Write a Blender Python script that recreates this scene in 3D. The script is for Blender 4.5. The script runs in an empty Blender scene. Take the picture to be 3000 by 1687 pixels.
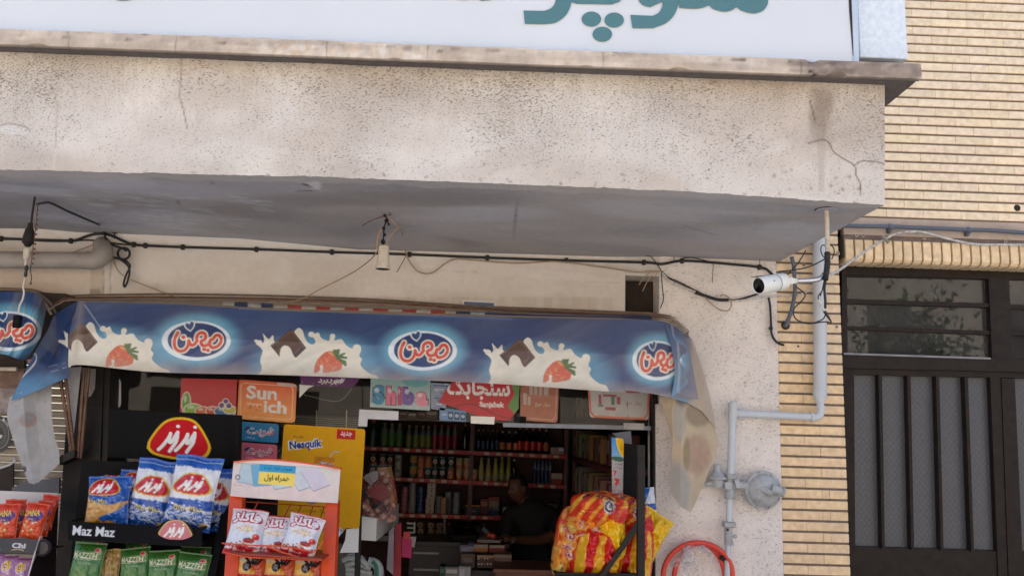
import bpy, bmesh, math, random, unicodedata
import numpy as np
from mathutils import Vector, Matrix, noise as mnoise
random.seed(7); np.random.seed(7)
SC = bpy.context.scene
COL = SC.collection
R_ = math.radians

# ------------------------------------------------------------------ camera
IW, IH, FPX = 3000.0, 1687.0, 2435.0          # photograph size and focal length in its pixels
PITCH, YAW, ROLL = R_(9.7), R_(1.0), 0.030
CAM = np.array([0.0, 0.0, 1.72])
_F = np.array([math.sin(YAW)*math.cos(PITCH), math.cos(YAW)*math.cos(PITCH), math.sin(PITCH)])
_R0 = np.array([math.cos(YAW), -math.sin(YAW), 0.0]); _U0 = np.cross(_R0, _F)
_R = math.cos(ROLL)*_R0 + math.sin(ROLL)*_U0
_U = -math.sin(ROLL)*_R0 + math.cos(ROLL)*_U0
cd = bpy.data.cameras.new('camera'); cam = bpy.data.objects.new('camera', cd); COL.objects.link(cam)
cd.sensor_width = 36.0; cd.lens = 36.0*FPX/IW; cd.clip_start = 0.05; cd.clip_end = 400
cam.matrix_world = Matrix(((_R[0], _U[0], -_F[0], CAM[0]), (_R[1], _U[1], -_F[1], CAM[1]), (_R[2], _U[2], -_F[2], CAM[2]), (0, 0, 0, 1)))
SC.camera = cam

# ------------------------------------------------------------------ sky, sun, exposure
SUN_ELEV, SKY_STRENGTH, SUN_STRENGTH = R_(67), 0.10, 4.5
w = bpy.data.worlds.new('World'); SC.world = w; w.use_nodes = True
nt = w.node_tree; nt.nodes.clear()
sky = nt.nodes.new('ShaderNodeTexSky'); sky.sky_type = 'NISHITA'; sky.sun_disc = False
sky.sun_elevation = SUN_ELEV; sky.sun_rotation = R_(8); sky.air_density = 1.0; sky.dust_density = 2.0; sky.ozone_density = 1.0
bg = nt.nodes.new('ShaderNodeBackground'); bg.inputs[1].default_value = SKY_STRENGTH
wo = nt.nodes.new('ShaderNodeOutputWorld')
nt.links.new(sky.outputs[0], bg.inputs[0]); nt.links.new(bg.outputs[0], wo.inputs[0])
sl = bpy.data.lights.new('sun', 'SUN'); sl.energy = SUN_STRENGTH; sl.angle = R_(0.6); sl.color = (1.0, 0.95, 0.88)
so = bpy.data.objects.new('sun', sl); COL.objects.link(so)
so.rotation_euler = (-(math.pi/2 - SUN_ELEV), 0, R_(-8)); so.location = (0, 12, 14)
SC.view_settings.view_transform = 'Standard'; SC.view_settings.look = 'None'; SC.view_settings.gamma = 1.0
SC.view_settings.exposure = 1.65
SC.cycles.use_denoising = True
SC.cycles.max_bounces = 8; SC.cycles.diffuse_bounces = 5; SC.cycles.transparent_max_bounces = 16

# ------------------------------------------------------------------ pixel <-> world
def P(px, py, Y):
    """point of the photograph at distance Y in front of the camera"""
    d = _F*FPX + _R*(px-IW/2) - _U*(py-IH/2)
    return CAM + d*((Y-CAM[1])/d[1])
def Parr(px, py, Y):
    px = np.asarray(px, float); py = np.asarray(py, float); Y = np.asarray(Y, float)
    d = _F[None]*FPX + _R[None]*(px-IW/2)[:, None] - _U[None]*(py-IH/2)[:, None]
    return CAM[None] + d*((Y-CAM[1])/d[:, 1])[:, None]
def Pz(px, py, z):
    d = _F*FPX + _R*(px-IW/2) - _U*(py-IH/2)
    return CAM + d*((z-CAM[2])/d[2])
def mpp(px, py, Y):
    return float(np.dot(P(px, py, Y)-CAM, _F))/FPX
def proj(p):
    v = np.asarray(p, float)-CAM[None]; d = v@_F
    return IW/2+FPX*(v@_R)/d, IH/2-FPX*(v@_U)/d
def crop(x0, y0, s): return lambda x, y: (x0+x/s, y0+y/s)
VW = crop(0, 0, 1/1.1646)
cA, cB, cC = crop(0, 0, 2.07), crop(1000, 0, 2.07), crop(2000, 0, 2.07)
cD, cE, cF, cG = crop(0, 550, 2.634), crop(0, 1050, 2.274), crop(600, 1050, 2.275), crop(1000, 1050, 2.274)
cH, cI, cJ, cK = crop(1500, 1050, 2.275), crop(1900, 1000, 2.11), crop(2400, 600, 1.333), crop(1800, 580, 2.787)
cL, cM, cN, cO = crop(600, 800, 2.8986), crop(1200, 800, 2.8986), crop(2300, 560, 3.293), crop(0, 1350, 4.3)
cQ, cRr, cS, cT = crop(0, 1000, 3.622), crop(200, 1500, 4.684), crop(650, 1450, 4.684), crop(1100, 1380, 4.684)
cV, cX, cY_, cZ = crop(1600, 1220, 3.1025), crop(0, 820, 4.83), crop(1000, 580, 4.83), crop(2020, 1320, 3.947)
cS1, cS2 = crop(1050, 1250, 4.674), crop(1350, 1250, 4.674)

# ------------------------------------------------------------------ colour and materials
def lin(c):
    c = np.asarray(c, float)/255.0
    return np.where(c <= 0.04045, c/12.92, ((c+0.055)/1.055)**2.4)
def rgb(r, g, b): return tuple(float(x) for x in lin((r, g, b)))
def new_mat(name):
    m = bpy.data.materials.new(name); m.use_nodes = True
    t = m.node_tree; b = t.nodes['Principled BSDF']
    return m, t, b
def mat(name, col, rough=0.6, metal=0.0, var=0.12, vscale=9.0, bump=0.0, bscale=60.0, spec=0.5, dirt=None, dscale=3.0, damt=0.5):
    """plain paint / plastic / metal with a little tone variation, optional dirt blotches and a bump"""
    m, t, b = new_mat(name); L = t.links.new; N = t.nodes.new
    ge = N('ShaderNodeNewGeometry')
    n1 = N('ShaderNodeTexNoise'); n1.inputs['Scale'].default_value = vscale; n1.inputs['Detail'].default_value = 5
    L(ge.outputs['Position'], n1.inputs['Vector'])
    mr = N('ShaderNodeMapRange'); mr.inputs[1].default_value = 0.3; mr.inputs[2].default_value = 0.7
    mr.inputs[3].default_value = 1-var; mr.inputs[4].default_value = 1+var
    L(n1.outputs[0], mr.inputs[0])
    mx = N('ShaderNodeMix'); mx.data_type = 'RGBA'; mx.blend_type = 'MULTIPLY'; mx.inputs[0].default_value = 1
    mx.inputs[6].default_value = (*col, 1); L(mr.outputs[0], mx.inputs[7])
    out = mx.outputs[2]
    if dirt is not None:
        n2 = N('ShaderNodeTexNoise'); n2.inputs['Scale'].default_value = dscale; n2.inputs['Detail'].default_value = 8; n2.inputs['Roughness'].default_value = 0.7
        L(ge.outputs['Position'], n2.inputs['Vector'])
        r2 = N('ShaderNodeMapRange'); r2.inputs[1].default_value = 0.48; r2.inputs[2].default_value = 0.7; r2.inputs[4].default_value = damt
        L(n2.outputs[0], r2.inputs[0])
        m2 = N('ShaderNodeMix'); m2.data_type = 'RGBA'; L(r2.outputs[0], m2.inputs[0]); L(out, m2.inputs[6]); m2.inputs[7].default_value = (*dirt, 1)
        out = m2.outputs[2]
    L(out, b.inputs['Base Color'])
    b.inputs['Roughness'].default_value = rough; b.inputs['Metallic'].default_value = metal; b.inputs['Specular IOR Level'].default_value = spec
    if bump:
        nb = N('ShaderNodeTexNoise'); nb.inputs['Scale'].default_value = bscale; nb.inputs['Detail'].default_value = 4
        L(ge.outputs['Position'], nb.inputs['Vector'])
        bp = N('ShaderNodeBump'); bp.inputs['Strength'].default_value = 0.6; bp.inputs['Distance'].default_value = bump
        L(nb.outputs[0], bp.inputs['Height']); L(bp.outputs[0], b.inputs['Normal'])
    return m
def print_mat(name, rough=0.45, bump=0.0, bscale=40.0, spec=0.5, var=0.06, back=None, transl=0.0):
    """printed surface: colour comes from the mesh's own colour attribute; 'back' is the colour of its reverse"""
    m, t, b = new_mat(name); L = t.links.new; N = t.nodes.new
    at = N('ShaderNodeAttribute'); at.attribute_name = 'print'
    ge = N('ShaderNodeNewGeometry')
    n1 = N('ShaderNodeTexNoise'); n1.inputs['Scale'].default_value = 25; n1.inputs['Detail'].default_value = 6
    L(ge.outputs['Position'], n1.inputs['Vector'])
    mr = N('ShaderNodeMapRange'); mr.inputs[1].default_value = 0.3; mr.inputs[2].default_value = 0.7; mr.inputs[3].default_value = 1-var; mr.inputs[4].default_value = 1+var
    L(n1.outputs[0], mr.inputs[0])
    mx = N('ShaderNodeMix'); mx.data_type = 'RGBA'; mx.blend_type = 'MULTIPLY'; mx.inputs[0].default_value = 1
    L(at.outputs['Color'], mx.inputs[6]); L(mr.outputs[0], mx.inputs[7])
    out = mx.outputs[2]
    if back is not None:
        m2 = N('ShaderNodeMix'); m2.data_type = 'RGBA'; L(ge.outputs['Backfacing'], m2.inputs[0]); L(out, m2.inputs[6]); m2.inputs[7].default_value = (*back, 1)
        out = m2.outputs[2]
    L(out, b.inputs['Base Color'])
    if transl:
        tl = N('ShaderNodeBsdfTranslucent'); ms = N('ShaderNodeMixShader'); ms.inputs[0].default_value = transl
        L(out, tl.inputs[0]); L(b.outputs[0], ms.inputs[1]); L(tl.outputs[0], ms.inputs[2]); L(ms.outputs[0], t.nodes['Material Output'].inputs[0])
    b.inputs['Roughness'].default_value = rough; b.inputs['Specular IOR Level'].default_value = spec
    if bump:
        nb = N('ShaderNodeTexNoise'); nb.inputs['Scale'].default_value = bscale; nb.inputs['Detail'].default_value = 5
        L(ge.outputs['Position'], nb.inputs['Vector'])
        bp = N('ShaderNodeBump'); bp.inputs['Strength'].default_value = 0.7; bp.inputs['Distance'].default_value = bump
        L(nb.outputs[0], bp.inputs['Height']); L(bp.outputs[0], b.inputs['Normal'])
    return m
def glass_mat(name, tint=(1, 1, 1), refl=1.0, rough=0.0, haze=0.0):
    m, t, b = new_mat(name); t.nodes.remove(b); L = t.links.new; N = t.nodes.new
    out = t.nodes['Material Output']
    tr = N('ShaderNodeBsdfTransparent'); tr.inputs[0].default_value = (*tint, 1)
    gl = N('ShaderNodeBsdfGlossy'); gl.inputs['Roughness'].default_value = rough
    fr = N('ShaderNodeFresnel'); fr.inputs[0].default_value = 1.5
    mu = N('ShaderNodeMath'); mu.operation = 'MULTIPLY'; mu.inputs[1].default_value = refl; mu.use_clamp = True
    L(fr.outputs[0], mu.inputs[0])
    mx = N('ShaderNodeMixShader'); L(mu.outputs[0], mx.inputs[0]); L(tr.outputs[0], mx.inputs[1]); L(gl.outputs[0], mx.inputs[2])
    last = mx.outputs[0]
    if haze:
        df = N('ShaderNodeBsdfDiffuse'); df.inputs[0].default_value = (0.5, 0.48, 0.45, 1)
        m2 = N('ShaderNodeMixShader')
        nz = N('ShaderNodeTexNoise'); nz.inputs['Scale'].default_value = 4; nz.inputs['Detail'].default_value = 7
        ge = N('ShaderNodeNewGeometry'); L(ge.outputs['Position'], nz.inputs['Vector'])
        mm = N('ShaderNodeMath'); mm.operation = 'MULTIPLY'; mm.inputs[1].default_value = haze*2; L(nz.outputs[0], mm.inputs[0])
        L(mm.outputs[0], m2.inputs[0]); L(last, m2.inputs[1]); L(df.outputs[0], m2.inputs[2]); last = m2.outputs[0]
    L(last, out.inputs[0])
    return m

# ------------------------------------------------------------------ objects
def tag(o, label=None, cat=None, group=None, kind=None):
    if label: o['label'] = label
    if cat: o['category'] = cat
    if group: o['group'] = group
    if kind: o['kind'] = kind
    return o
def empty(name, loc, label=None, cat=None, group=None):
    o = bpy.data.objects.new(name, None); COL.objects.link(o); o.location = tuple(float(x) for x in loc)
    o.empty_display_size = 0.05
    return tag(o, label, cat, group)
def wloc(o):
    p = Vector((0, 0, 0))
    while o is not None: p = p + o.location; o = o.parent
    return p
class MB:
    def __init__(s): s.v = []; s.f = []; s.m = []; s.mats = []; s.col = None
    def mi(s, m):
        if m not in s.mats: s.mats.append(m)
        return s.mats.index(m)
    def add(s, vs, fs, m):
        o = len(s.v); s.v.extend([tuple(float(c) for c in v) for v in vs]); k = s.mi(m)
        for f in fs: s.f.append(tuple(i+o for i in f)); s.m.append(k)
    def box(s, a, b, m, bev=0.0):
        x0, y0, z0 = [min(p, q) for p, q in zip(a, b)]; x1, y1, z1 = [max(p, q) for p, q in zip(a, b)]
        if bev > 0:
            bev = min(bev, (x1-x0)*.45, (y1-y0)*.45, (z1-z0)*.45)
            bm = bmesh.new(); bmesh.ops.create_cube(bm, size=1.0)
            for v in bm.verts: v.co = ((x0+x1)/2+v.co.x*(x1-x0), (y0+y1)/2+v.co.y*(y1-y0), (z0+z1)/2+v.co.z*(z1-z0))
            bmesh.ops.bevel(bm, geom=list(bm.edges), offset=bev, segments=1, affect='EDGES')
            bm.verts.index_update()
            s.add([v.co[:] for v in bm.verts], [[v.index for v in f.verts] for f in bm.faces], m); bm.free(); return
        vs = [(x0, y0, z0), (x1, y0, z0), (x1, y1, z0), (x0, y1, z0), (x0, y0, z1), (x1, y0, z1), (x1, y1, z1), (x0, y1, z1)]
        s.add(vs, [(0, 3, 2, 1), (4, 5, 6, 7), (0, 1, 5, 4), (1, 2, 6, 5), (2, 3, 7, 6), (3, 0, 4, 7)], m)
    def hexa(s, front, back, m):
        """solid between two quads given TL,TR,BR,BL (seen from the front)"""
        vs = list(front)+list(back)
        s.add(vs, [(3, 2, 1, 0), (4, 5, 6, 7), (0, 1, 5, 4), (1, 2, 6, 5), (2, 3, 7, 6), (3, 0, 4, 7)], m)
    def pxslab(s, pts, Y, d, m):
        """polygon given in picture points, standing at distance Y, d metres thick (clockwise as seen)"""
        a = [P(x, y, Y) for x, y in pts]; n = len(a)
        b = [p+np.array([0, d, 0]) for p in a]
        fs = [tuple(reversed(range(n))), tuple(range(n, 2*n))]+[(i, (i+1) % n, n+(i+1) % n, n+i) for i in range(n)]
        s.add(a+b, fs, m)
    def tube(s, path, r, m, n=10, cap=True):
        pts = [Vector(tuple(float(c) for c in p)) for p in path]; k = len(pts)
        rs = r if hasattr(r, '__len__') else [r]*k
        vs = []; fs = []
        up = None
        for i, p in enumerate(pts):
            t = (pts[min(i+1, k-1)]-pts[max(i-1, 0)]).normalized()
            if up is None:
                up = Vector((0, 0, 1)) if abs(t.z) < 0.9 else Vector((0, 1, 0))
            a = t.cross(up)
            if a.length < 1e-5: a = t.cross(Vector((1, 0, 0)))
            a.normalize(); b = a.cross(t).normalized(); up = b
            for j in range(n):
                q = 2*math.pi*j/n
                vs.append(tuple(p+(a*math.cos(q)+b*math.sin(q))*rs[i]))
        for i in range(k-1):
            for j in range(n):
                fs.append((i*n+j, i*n+(j+1) % n, (i+1)*n+(j+1) % n, (i+1)*n+j))
        if cap: fs.append(tuple(reversed(range(n)))); fs.append(tuple(range((k-1)*n, k*n)))
        s.add(vs, fs, m)
    def lathe(s, prof, base, m, n=16, axis=(0, 0, 1), mats=None):
        """profile [(r,h)] turned about axis from base; mats = a material for each segment"""
        ax = Vector(axis).normalized(); a = ax.orthogonal().normalized(); b = ax.cross(a)
        base = Vector(tuple(float(c) for c in base)); vs = []
        for r, h in prof:
            for j in range(n):
                q = 2*math.pi*j/n; vs.append(tuple(base+ax*h+(a*math.cos(q)+b*math.sin(q))*max(r, 1e-4)))
        for i in range(len(prof)-1):
            fs = [(i*n+j, i*n+(j+1) % n, (i+1)*n+(j+1) % n, (i+1)*n+j) for j in range(n)]
            used = vs[i*n:(i+2)*n]
            s.add(used, [(j, (j+1) % n, n+(j+1) % n, n+j) for j in range(n)], mats[i] if mats else m)
        s.add(vs[:n], [tuple(reversed(range(n)))], mats[0] if mats else m)
        s.add(vs[-n:], [tuple(range(n))], mats[-1] if mats else m)
    def build(s, name, parent=None, smooth=False, weld=True, base=None, auto=None):
        me = bpy.data.meshes.new(name)
        v = np.array(s.v, float)
        if parent is not None: o0 = np.array(wloc(parent))
        elif base is not None: o0 = np.array(base, float)
        else: o0 = np.array([(v[:, 0].min()+v[:, 0].max())/2, (v[:, 1].min()+v[:, 1].max())/2, v[:, 2].min()])
        me.from_pydata([tuple(x) for x in (v-o0)], [], s.f)
        for m in s.mats: me.materials.append(m)
        me.polygons.foreach_set('material_index', s.m)
        if s.col is not None: set_col(me, s.col)
        if weld:
            bm = bmesh.new(); bm.from_mesh(me)
            bmesh.ops.remove_doubles(bm, verts=bm.verts, dist=1e-5)
            bmesh.ops.recalc_face_normals(bm, faces=bm.faces); bm.to_mesh(me); bm.free()
        if smooth:
            me.polygons.foreach_set('use_smooth', [True]*len(me.polygons))
            me.set_sharp_from_angle(angle=R_(auto or 40))
        me.update()
        o = bpy.data.objects.new(name, me); COL.objects.link(o)
        if parent is not None: o.parent = parent
        else: o.location = tuple(o0)
        return o
def set_col(me, cols):
    a = me.color_attributes.new('print', 'FLOAT_COLOR', 'POINT')
    c = np.ones((len(me.vertices), 4), np.float32); c[:, :3] = cols
    a.data.foreach_set('color', c.ravel())
def copy_tree(o, parent=None):
    c = o.copy(); COL.objects.link(c)
    if parent is not None: c.parent = parent
    for ch in list(o.children): copy_tree(ch, c)
    return c
def smooth_path(pts, sub=6):
    """Catmull-Rom through the points"""
    p = [np.asarray(q, float) for q in pts]
    if len(p) < 3: return p
    e = [2*p[0]-p[1]]+p+[2*p[-1]-p[-2]]; out = []
    for i in range(1, len(e)-2):
        for k in range(sub):
            t = k/sub; a, b, c, d = e[i-1], e[i], e[i+1], e[i+2]
            out.append(0.5*((2*b)+(c-a)*t+(2*a-5*b+4*c-d)*t*t+(3*b-a-3*c+d)*t**3))
    out.append(p[-1]); return out
def wire_path(pts, sub=6): return smooth_path([P(*q) for q in pts], sub)

# ------------------------------------------------------------------ lettering
_forms = {}
for _c in list(range(0xFB50, 0xFE00))+list(range(0xFE70, 0xFF00)):
    _d = unicodedata.decomposition(chr(_c)).split()
    if len(_d) == 2 and _d[0] in ('<isolated>', '<initial>', '<medial>', '<final>'):
        _forms.setdefault((chr(int(_d[1], 16)), _d[0][1:-1]), chr(_c))
def fa(s):
    """Persian word -> joined letter shapes in left-to-right drawing order"""
    nj = set('اآدذرزژوأإ'); out = []; n = len(s)
    isl = lambda ch: (ch, 'isolated') in _forms
    for i, ch in enumerate(s):
        if not isl(ch): out.append(ch); continue
        prev = i > 0 and isl(s[i-1]) and s[i-1] not in nj
        nxt = i < n-1 and isl(s[i+1]) and ch not in nj
        f = 'medial' if prev and nxt else 'final' if prev else 'initial' if nxt else 'isolated'
        out.append(_forms.get((ch, f), _forms.get((ch, 'final' if prev else 'isolated'), ch)))
    return ''.join(reversed(out))
_tc = {}
def text_tris(s, bold=0.0, shear=0.0):
    k = (s, bold, shear)
    if k in _tc: return _tc[k]
    c = bpy.data.curves.new('lettering', 'FONT'); c.body = s; c.size = 1.0; c.offset = bold; c.shear = shear; c.resolution_u = 3
    o = bpy.data.objects.new('lettering', c); COL.objects.link(o)
    dg = bpy.context.evaluated_depsgraph_get(); ev = o.evaluated_get(dg); me = ev.to_mesh(); me.calc_loop_triangles()
    v = np.array([q.co[:2] for q in me.vertices]).reshape(-1, 2)
    t = np.array([q.vertices[:] for q in me.loop_triangles], int).reshape(-1, 3)
    ev.to_mesh_clear(); bpy.data.objects.remove(o); bpy.data.curves.remove(c)
    if len(v):
        lo, hi = v.min(0), v.max(0); v = (v-(lo+hi)/2)
        sz = np.maximum(hi-lo, 1e-6)
    else: sz = np.array([1., 1.])
    _tc[k] = (v, t, sz); return _tc[k]

# ------------------------------------------------------------------ printed artwork, drawn into an array
class Art:
    def __init__(s, x0, y0, x1, y1, res, col=(1, 1, 1)):
        s.x0, s.y0, s.x1, s.y1, s.r = x0, y0, x1, y1, res
        s.w = max(4, int((x1-x0)*res)); s.h = max(4, int((y1-y0)*res))
        s.a = np.empty((s.h, s.w, 3)); s.a[:] = col
        s.X = x0+(np.arange(s.w)+.5)/res; s.Y = y0+(np.arange(s.h)+.5)/res
    def win(s, x0, y0, x1, y1):
        i0 = max(0, int((x0-s.x0)*s.r)-1); i1 = min(s.w, int((x1-s.x0)*s.r)+2)
        j0 = max(0, int((y0-s.y0)*s.r)-1); j1 = min(s.h, int((y1-s.y0)*s.r)+2)
        if i1 <= i0 or j1 <= j0: return None
        X, Y = np.meshgrid(s.X[i0:i1], s.Y[j0:j1]); return (slice(j0, j1), slice(i0, i1)), X, Y
    def put(s, sl, a, c):
        a = a[..., None]; s.a[sl] = s.a[sl]*(1-a)+np.asarray(c)*a
    def poly(s, pts, c, alpha=1.0):
        p = np.asarray(pts, float); q = s.win(p[:, 0].min(), p[:, 1].min(), p[:, 0].max(), p[:, 1].max())
        if q is None: return
        sl, X, Y = q; acc = np.zeros(X.shape)
        for ox, oy in ((-.25, -.25), (.25, -.25), (-.25, .25), (.25, .25)):
            xx = X+ox/s.r; yy = Y+oy/s.r; ins = np.zeros(X.shape, bool)
            for i in range(len(p)):
                (xa, ya), (xb, yb) = p[i], p[i-1]
                if ya == yb: continue
                c1 = (ya > yy) != (yb > yy)
                ins ^= c1 & (xx < (xb-xa)*(yy-ya)/(yb-ya)+xa)
            acc += ins
        s.put(sl, acc/4*alpha, c)
    def rect(s, x0, y0, x1, y1, c, alpha=1.0): s.poly([(x0, y0), (x1, y0), (x1, y1), (x0, y1)], c, alpha)
    def ell(s, cx, cy, rx, ry, c, alpha=1.0, rot=0.0, soft=None):
        R = max(rx, ry)*(1.1+(soft or 0)); q = s.win(cx-R, cy-R, cx+R, cy+R)
        if q is None: return
        sl, X, Y = q; a = R_(rot); dx, dy = X-cx, Y-cy
        u = (dx*math.cos(a)+dy*math.sin(a))/rx; v = (-dx*math.sin(a)+dy*math.cos(a))/ry
        d = np.sqrt(u*u+v*v)
        if soft: k = np.clip((1+soft-d)/soft, 0, 1); k = k*k*(3-2*k)
        else: k = np.clip((1-d)*min(rx, ry)*s.r+.5, 0, 1)
        s.put(sl, k*alpha, c)
    def stroke(s, pts, w, c, alpha=1.0, smooth=True):
        p = [np.asarray(q, float) for q in pts]
        if smooth and len(p) > 2: p = smooth_path(p, 5)
        p = np.asarray(p); q = s.win(p[:, 0].min()-w, p[:, 1].min()-w, p[:, 0].max()+w, p[:, 1].max()+w)
        if q is None: return
        sl, X, Y = q; d2 = np.full(X.shape, 1e9)
        for i in range(len(p)-1):
            ax, ay = p[i]; bx, by = p[i+1]; ex, ey = bx-ax, by-ay; L = ex*ex+ey*ey
            t = np.clip(((X-ax)*ex+(Y-ay)*ey)/max(L, 1e-9), 0, 1)
            d2 = np.minimum(d2, (X-ax-t*ex)**2+(Y-ay-t*ey)**2)
        s.put(sl, np.clip((w/2-np.sqrt(d2))*s.r+.5, 0, 1)*alpha, c)
    def text(s, t, cx, cy, w, h, c, rot=0.0, bold=0.0, shear=0.0, grow=0.0, alpha=1.0):
        v, tr, sz = text_tris(t, bold+grow, shear)
        v0, _, sz0 = text_tris(t, bold, shear)
        if not len(v): return
        a = R_(rot); q = v*np.array([w/sz0[0], -h/sz0[1]])
        q = np.stack([q[:, 0]*math.cos(a)-q[:, 1]*math.sin(a), q[:, 0]*math.sin(a)+q[:, 1]*math.cos(a)], 1)+np.array([cx, cy])
        g = s.win(q[:, 0].min(), q[:, 1].min(), q[:, 0].max(), q[:, 1].max())
        if g is None: return
        sl, X, Y = g; acc = np.zeros(X.shape); i0 = sl[1].start; j0 = sl[0].start
        offs = ((-.25, -.25), (.25, -.25), (-.25, .25), (.25, .25))
        pix = (q-np.array([s.x0, s.y0]))*s.r-np.array([i0, j0])
        cov = np.zeros((4,)+X.shape, bool)
        for T in tr:
            A, B, C = pix[T]
            xa = max(0, int(min(A[0], B[0], C[0]))-1); xb = min(X.shape[1], int(max(A[0], B[0], C[0]))+2)
            ya = max(0, int(min(A[1], B[1], C[1]))-1); yb = min(X.shape[0], int(max(A[1], B[1], C[1]))+2)
            if xb <= xa or yb <= ya: continue
            xs = np.arange(xa, xb)[None]+.5; ys = np.arange(ya, yb)[:, None]+.5
            for k, (ox, oy) in enumerate(offs):
                x, y = xs+ox, ys+oy
                e = lambda U, V: (V[0]-U[0])*(y-U[1])-(V[1]-U[1])*(x-U[0])
                e0, e1, e2 = e(A, B), e(B, C), e(C, A)
                cov[k, ya:yb, xa:xb] |= ((e0 >= 0) & (e1 >= 0) & (e2 >= 0)) | ((e0 <= 0) & (e1 <= 0) & (e2 <= 0))
        s.put(sl, cov.mean(0)*alpha, c)
    def otext(s, t, cx, cy, w, h, c, oc, grow=0.06, **k):
        s.text(t, cx, cy, w, h, oc, grow=grow, **k); s.text(t, cx, cy, w, h, c, **k)
    def grad(s, fn):
        X, Y = np.meshgrid(s.X, s.Y); s.a[:] = fn(X, Y)
    def speck(s, n, c, smin, smax, box=None, alpha=.7, seed=1):
        r = random.Random(seed); x0, y0, x1, y1 = box or (s.x0, s.y0, s.x1, s.y1)
        for _ in range(n):
            z = r.uniform(smin, smax); s.ell(r.uniform(x0, x1), r.uniform(y0, y1), z, z*r.uniform(.3, .8), c, alpha*r.uniform(.5, 1), r.uniform(0, 180))
    def at(s, x, y):
        fx = np.clip((np.asarray(x)-s.x0)*s.r-.5, 0, s.w-1.001); fy = np.clip((np.asarray(y)-s.y0)*s.r-.5, 0, s.h-1.001)
        i = fx.astype(int); j = fy.astype(int); u = (fx-i)[:, None]; v = (fy-j)[:, None]
        return (s.a[j, i]*(1-u)*(1-v)+s.a[j, i+1]*u*(1-v)+s.a[j+1, i]*(1-u)*v+s.a[j+1, i+1]*u*v)

def grid_faces(nu, nv, off=0):
    return [(off+j*nu+i, off+(j+1)*nu+i, off+(j+1)*nu+i+1, off+j*nu+i+1) for j in range(nv-1) for i in range(nu-1)]
def panel(name, corners, Y, art, m, parent=None, thick=0.002, nu=60, nv=60, shape=None, edge=None, bulge=None):
    """flat printed board or sticker; corners TL,TR,BR,BL in picture points at distance Y (one or four values).
    shape(v)->(l,r) trims its outline; art covers the unit square 0..1 x 0..1 (v down)"""
    Ys = Y if hasattr(Y, '__len__') else [Y]*4
    c = np.array([P(x, y, q) for (x, y), q in zip(corners, Ys)])
    u, v = np.meshgrid(np.linspace(0, 1, nu), np.linspace(0, 1, nv)); u = u.ravel(); v = v.ravel()
    if shape is not None:
        lr = np.array([shape(float(q)) for q in np.linspace(0, 1, nv)]); l = np.repeat(lr[:, 0], nu); r = np.repeat(lr[:, 1], nu)
        u = l+(r-l)*u
    n = np.cross(c[1]-c[0], c[3]-c[0]); n = n/np.linalg.norm(n)
    if n[1] < 0: n = -n                       # n points away from the camera
    p = (c[0][None]*((1-u)*(1-v))[:, None]+c[1][None]*(u*(1-v))[:, None]+c[2][None]*(u*v)[:, None]+c[3][None]*((1-u)*v)[:, None])
    if bulge is not None: p = p-n[None]*bulge(u, v)[:, None]
    k = nu*nv; mb = MB(); vs = np.concatenate([p, p+n[None]*thick]); mb.add(vs, grid_faces(nu, nv), m)
    mb.f += [tuple(reversed([i+k for i in f])) for f in grid_faces(nu, nv)]; mb.m += [0]*((nu-1)*(nv-1))
    rim = list(range(nu))+[j*nu+nu-1 for j in range(1, nv)]+[(nv-1)*nu+i for i in range(nu-2, -1, -1)]+[j*nu for j in range(nv-2, 0, -1)]
    mb.f += [(rim[i], rim[(i+1) % len(rim)], rim[(i+1) % len(rim)]+k, rim[i]+k) for i in range(len(rim))]; mb.m += [0]*len(rim)
    cc = art.at(u*(art.x1-art.x0)+art.x0, v*(art.y1-art.y0)+art.y0) if isinstance(art, Art) else np.tile(np.asarray(art, float), (k, 1))
    mb.col = np.concatenate([cc, cc*0.8 if edge is None else np.tile(np.asarray(edge, float), (k, 1))])
    return mb.build(name, parent, smooth=bulge is not None, weld=False)
def rrect(rx, ry):
    def f(v):
        d = min(v, 1-v)
        if d >= ry: return 0.0, 1.0
        q = rx*(1-math.sqrt(max(0, 1-((ry-d)/ry)**2))); return q, 1-q
    return f
def oval(v):
    q = 0.5*math.sqrt(max(0, 1-(2*v-1)**2)); return 0.5-q, 0.5+q
def sheet(name, curves, art, m, parent=None, nu=120, nv=60, fold=None, thick=0.0015):
    """cloth through several picture curves [(px,py,Y)...]; art is looked up at each point's place in the drawing"""
    cs = []
    for cv in curves:
        q = np.array(smooth_path([np.array(a, float) for a in cv], 10)) if len(cv) > 2 else np.array(cv, float)
        d = np.r_[0, np.cumsum(np.linalg.norm(np.diff(q[:, :2], axis=0), axis=1)+1e-9)]; d /= d[-1]
        t = np.linspace(0, 1, nu); cs.append(np.stack([np.interp(t, d, q[:, k]) for k in range(3)], 1))
    cs = np.array(cs); kv = np.linspace(0, 1, len(cs)); g = []
    for v in np.linspace(0, 1, nv):
        i = min(int(v*(len(cs)-1)), len(cs)-2); f = v*(len(cs)-1)-i; g.append(cs[i]*(1-f)+cs[i+1]*f)
    g = np.array(g).reshape(-1, 3)
    uu, vv = np.meshgrid(np.linspace(0, 1, nu), np.linspace(0, 1, nv)); uu = uu.ravel(); vv = vv.ravel()
    Y = g[:, 2].copy()
    if fold is not None: Y = Y+fold(uu, vv)
    p = Parr(g[:, 0], g[:, 1], Y)
    mb = MB(); mb.add(p, grid_faces(nu, nv), m)
    if callable(art): mb.col = art(g[:, 0], g[:, 1], uu, vv)
    else: mb.col = art.at(g[:, 0], g[:, 1])
    o = mb.build(name, parent, smooth=True, weld=False, auto=180)
    return o
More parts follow.
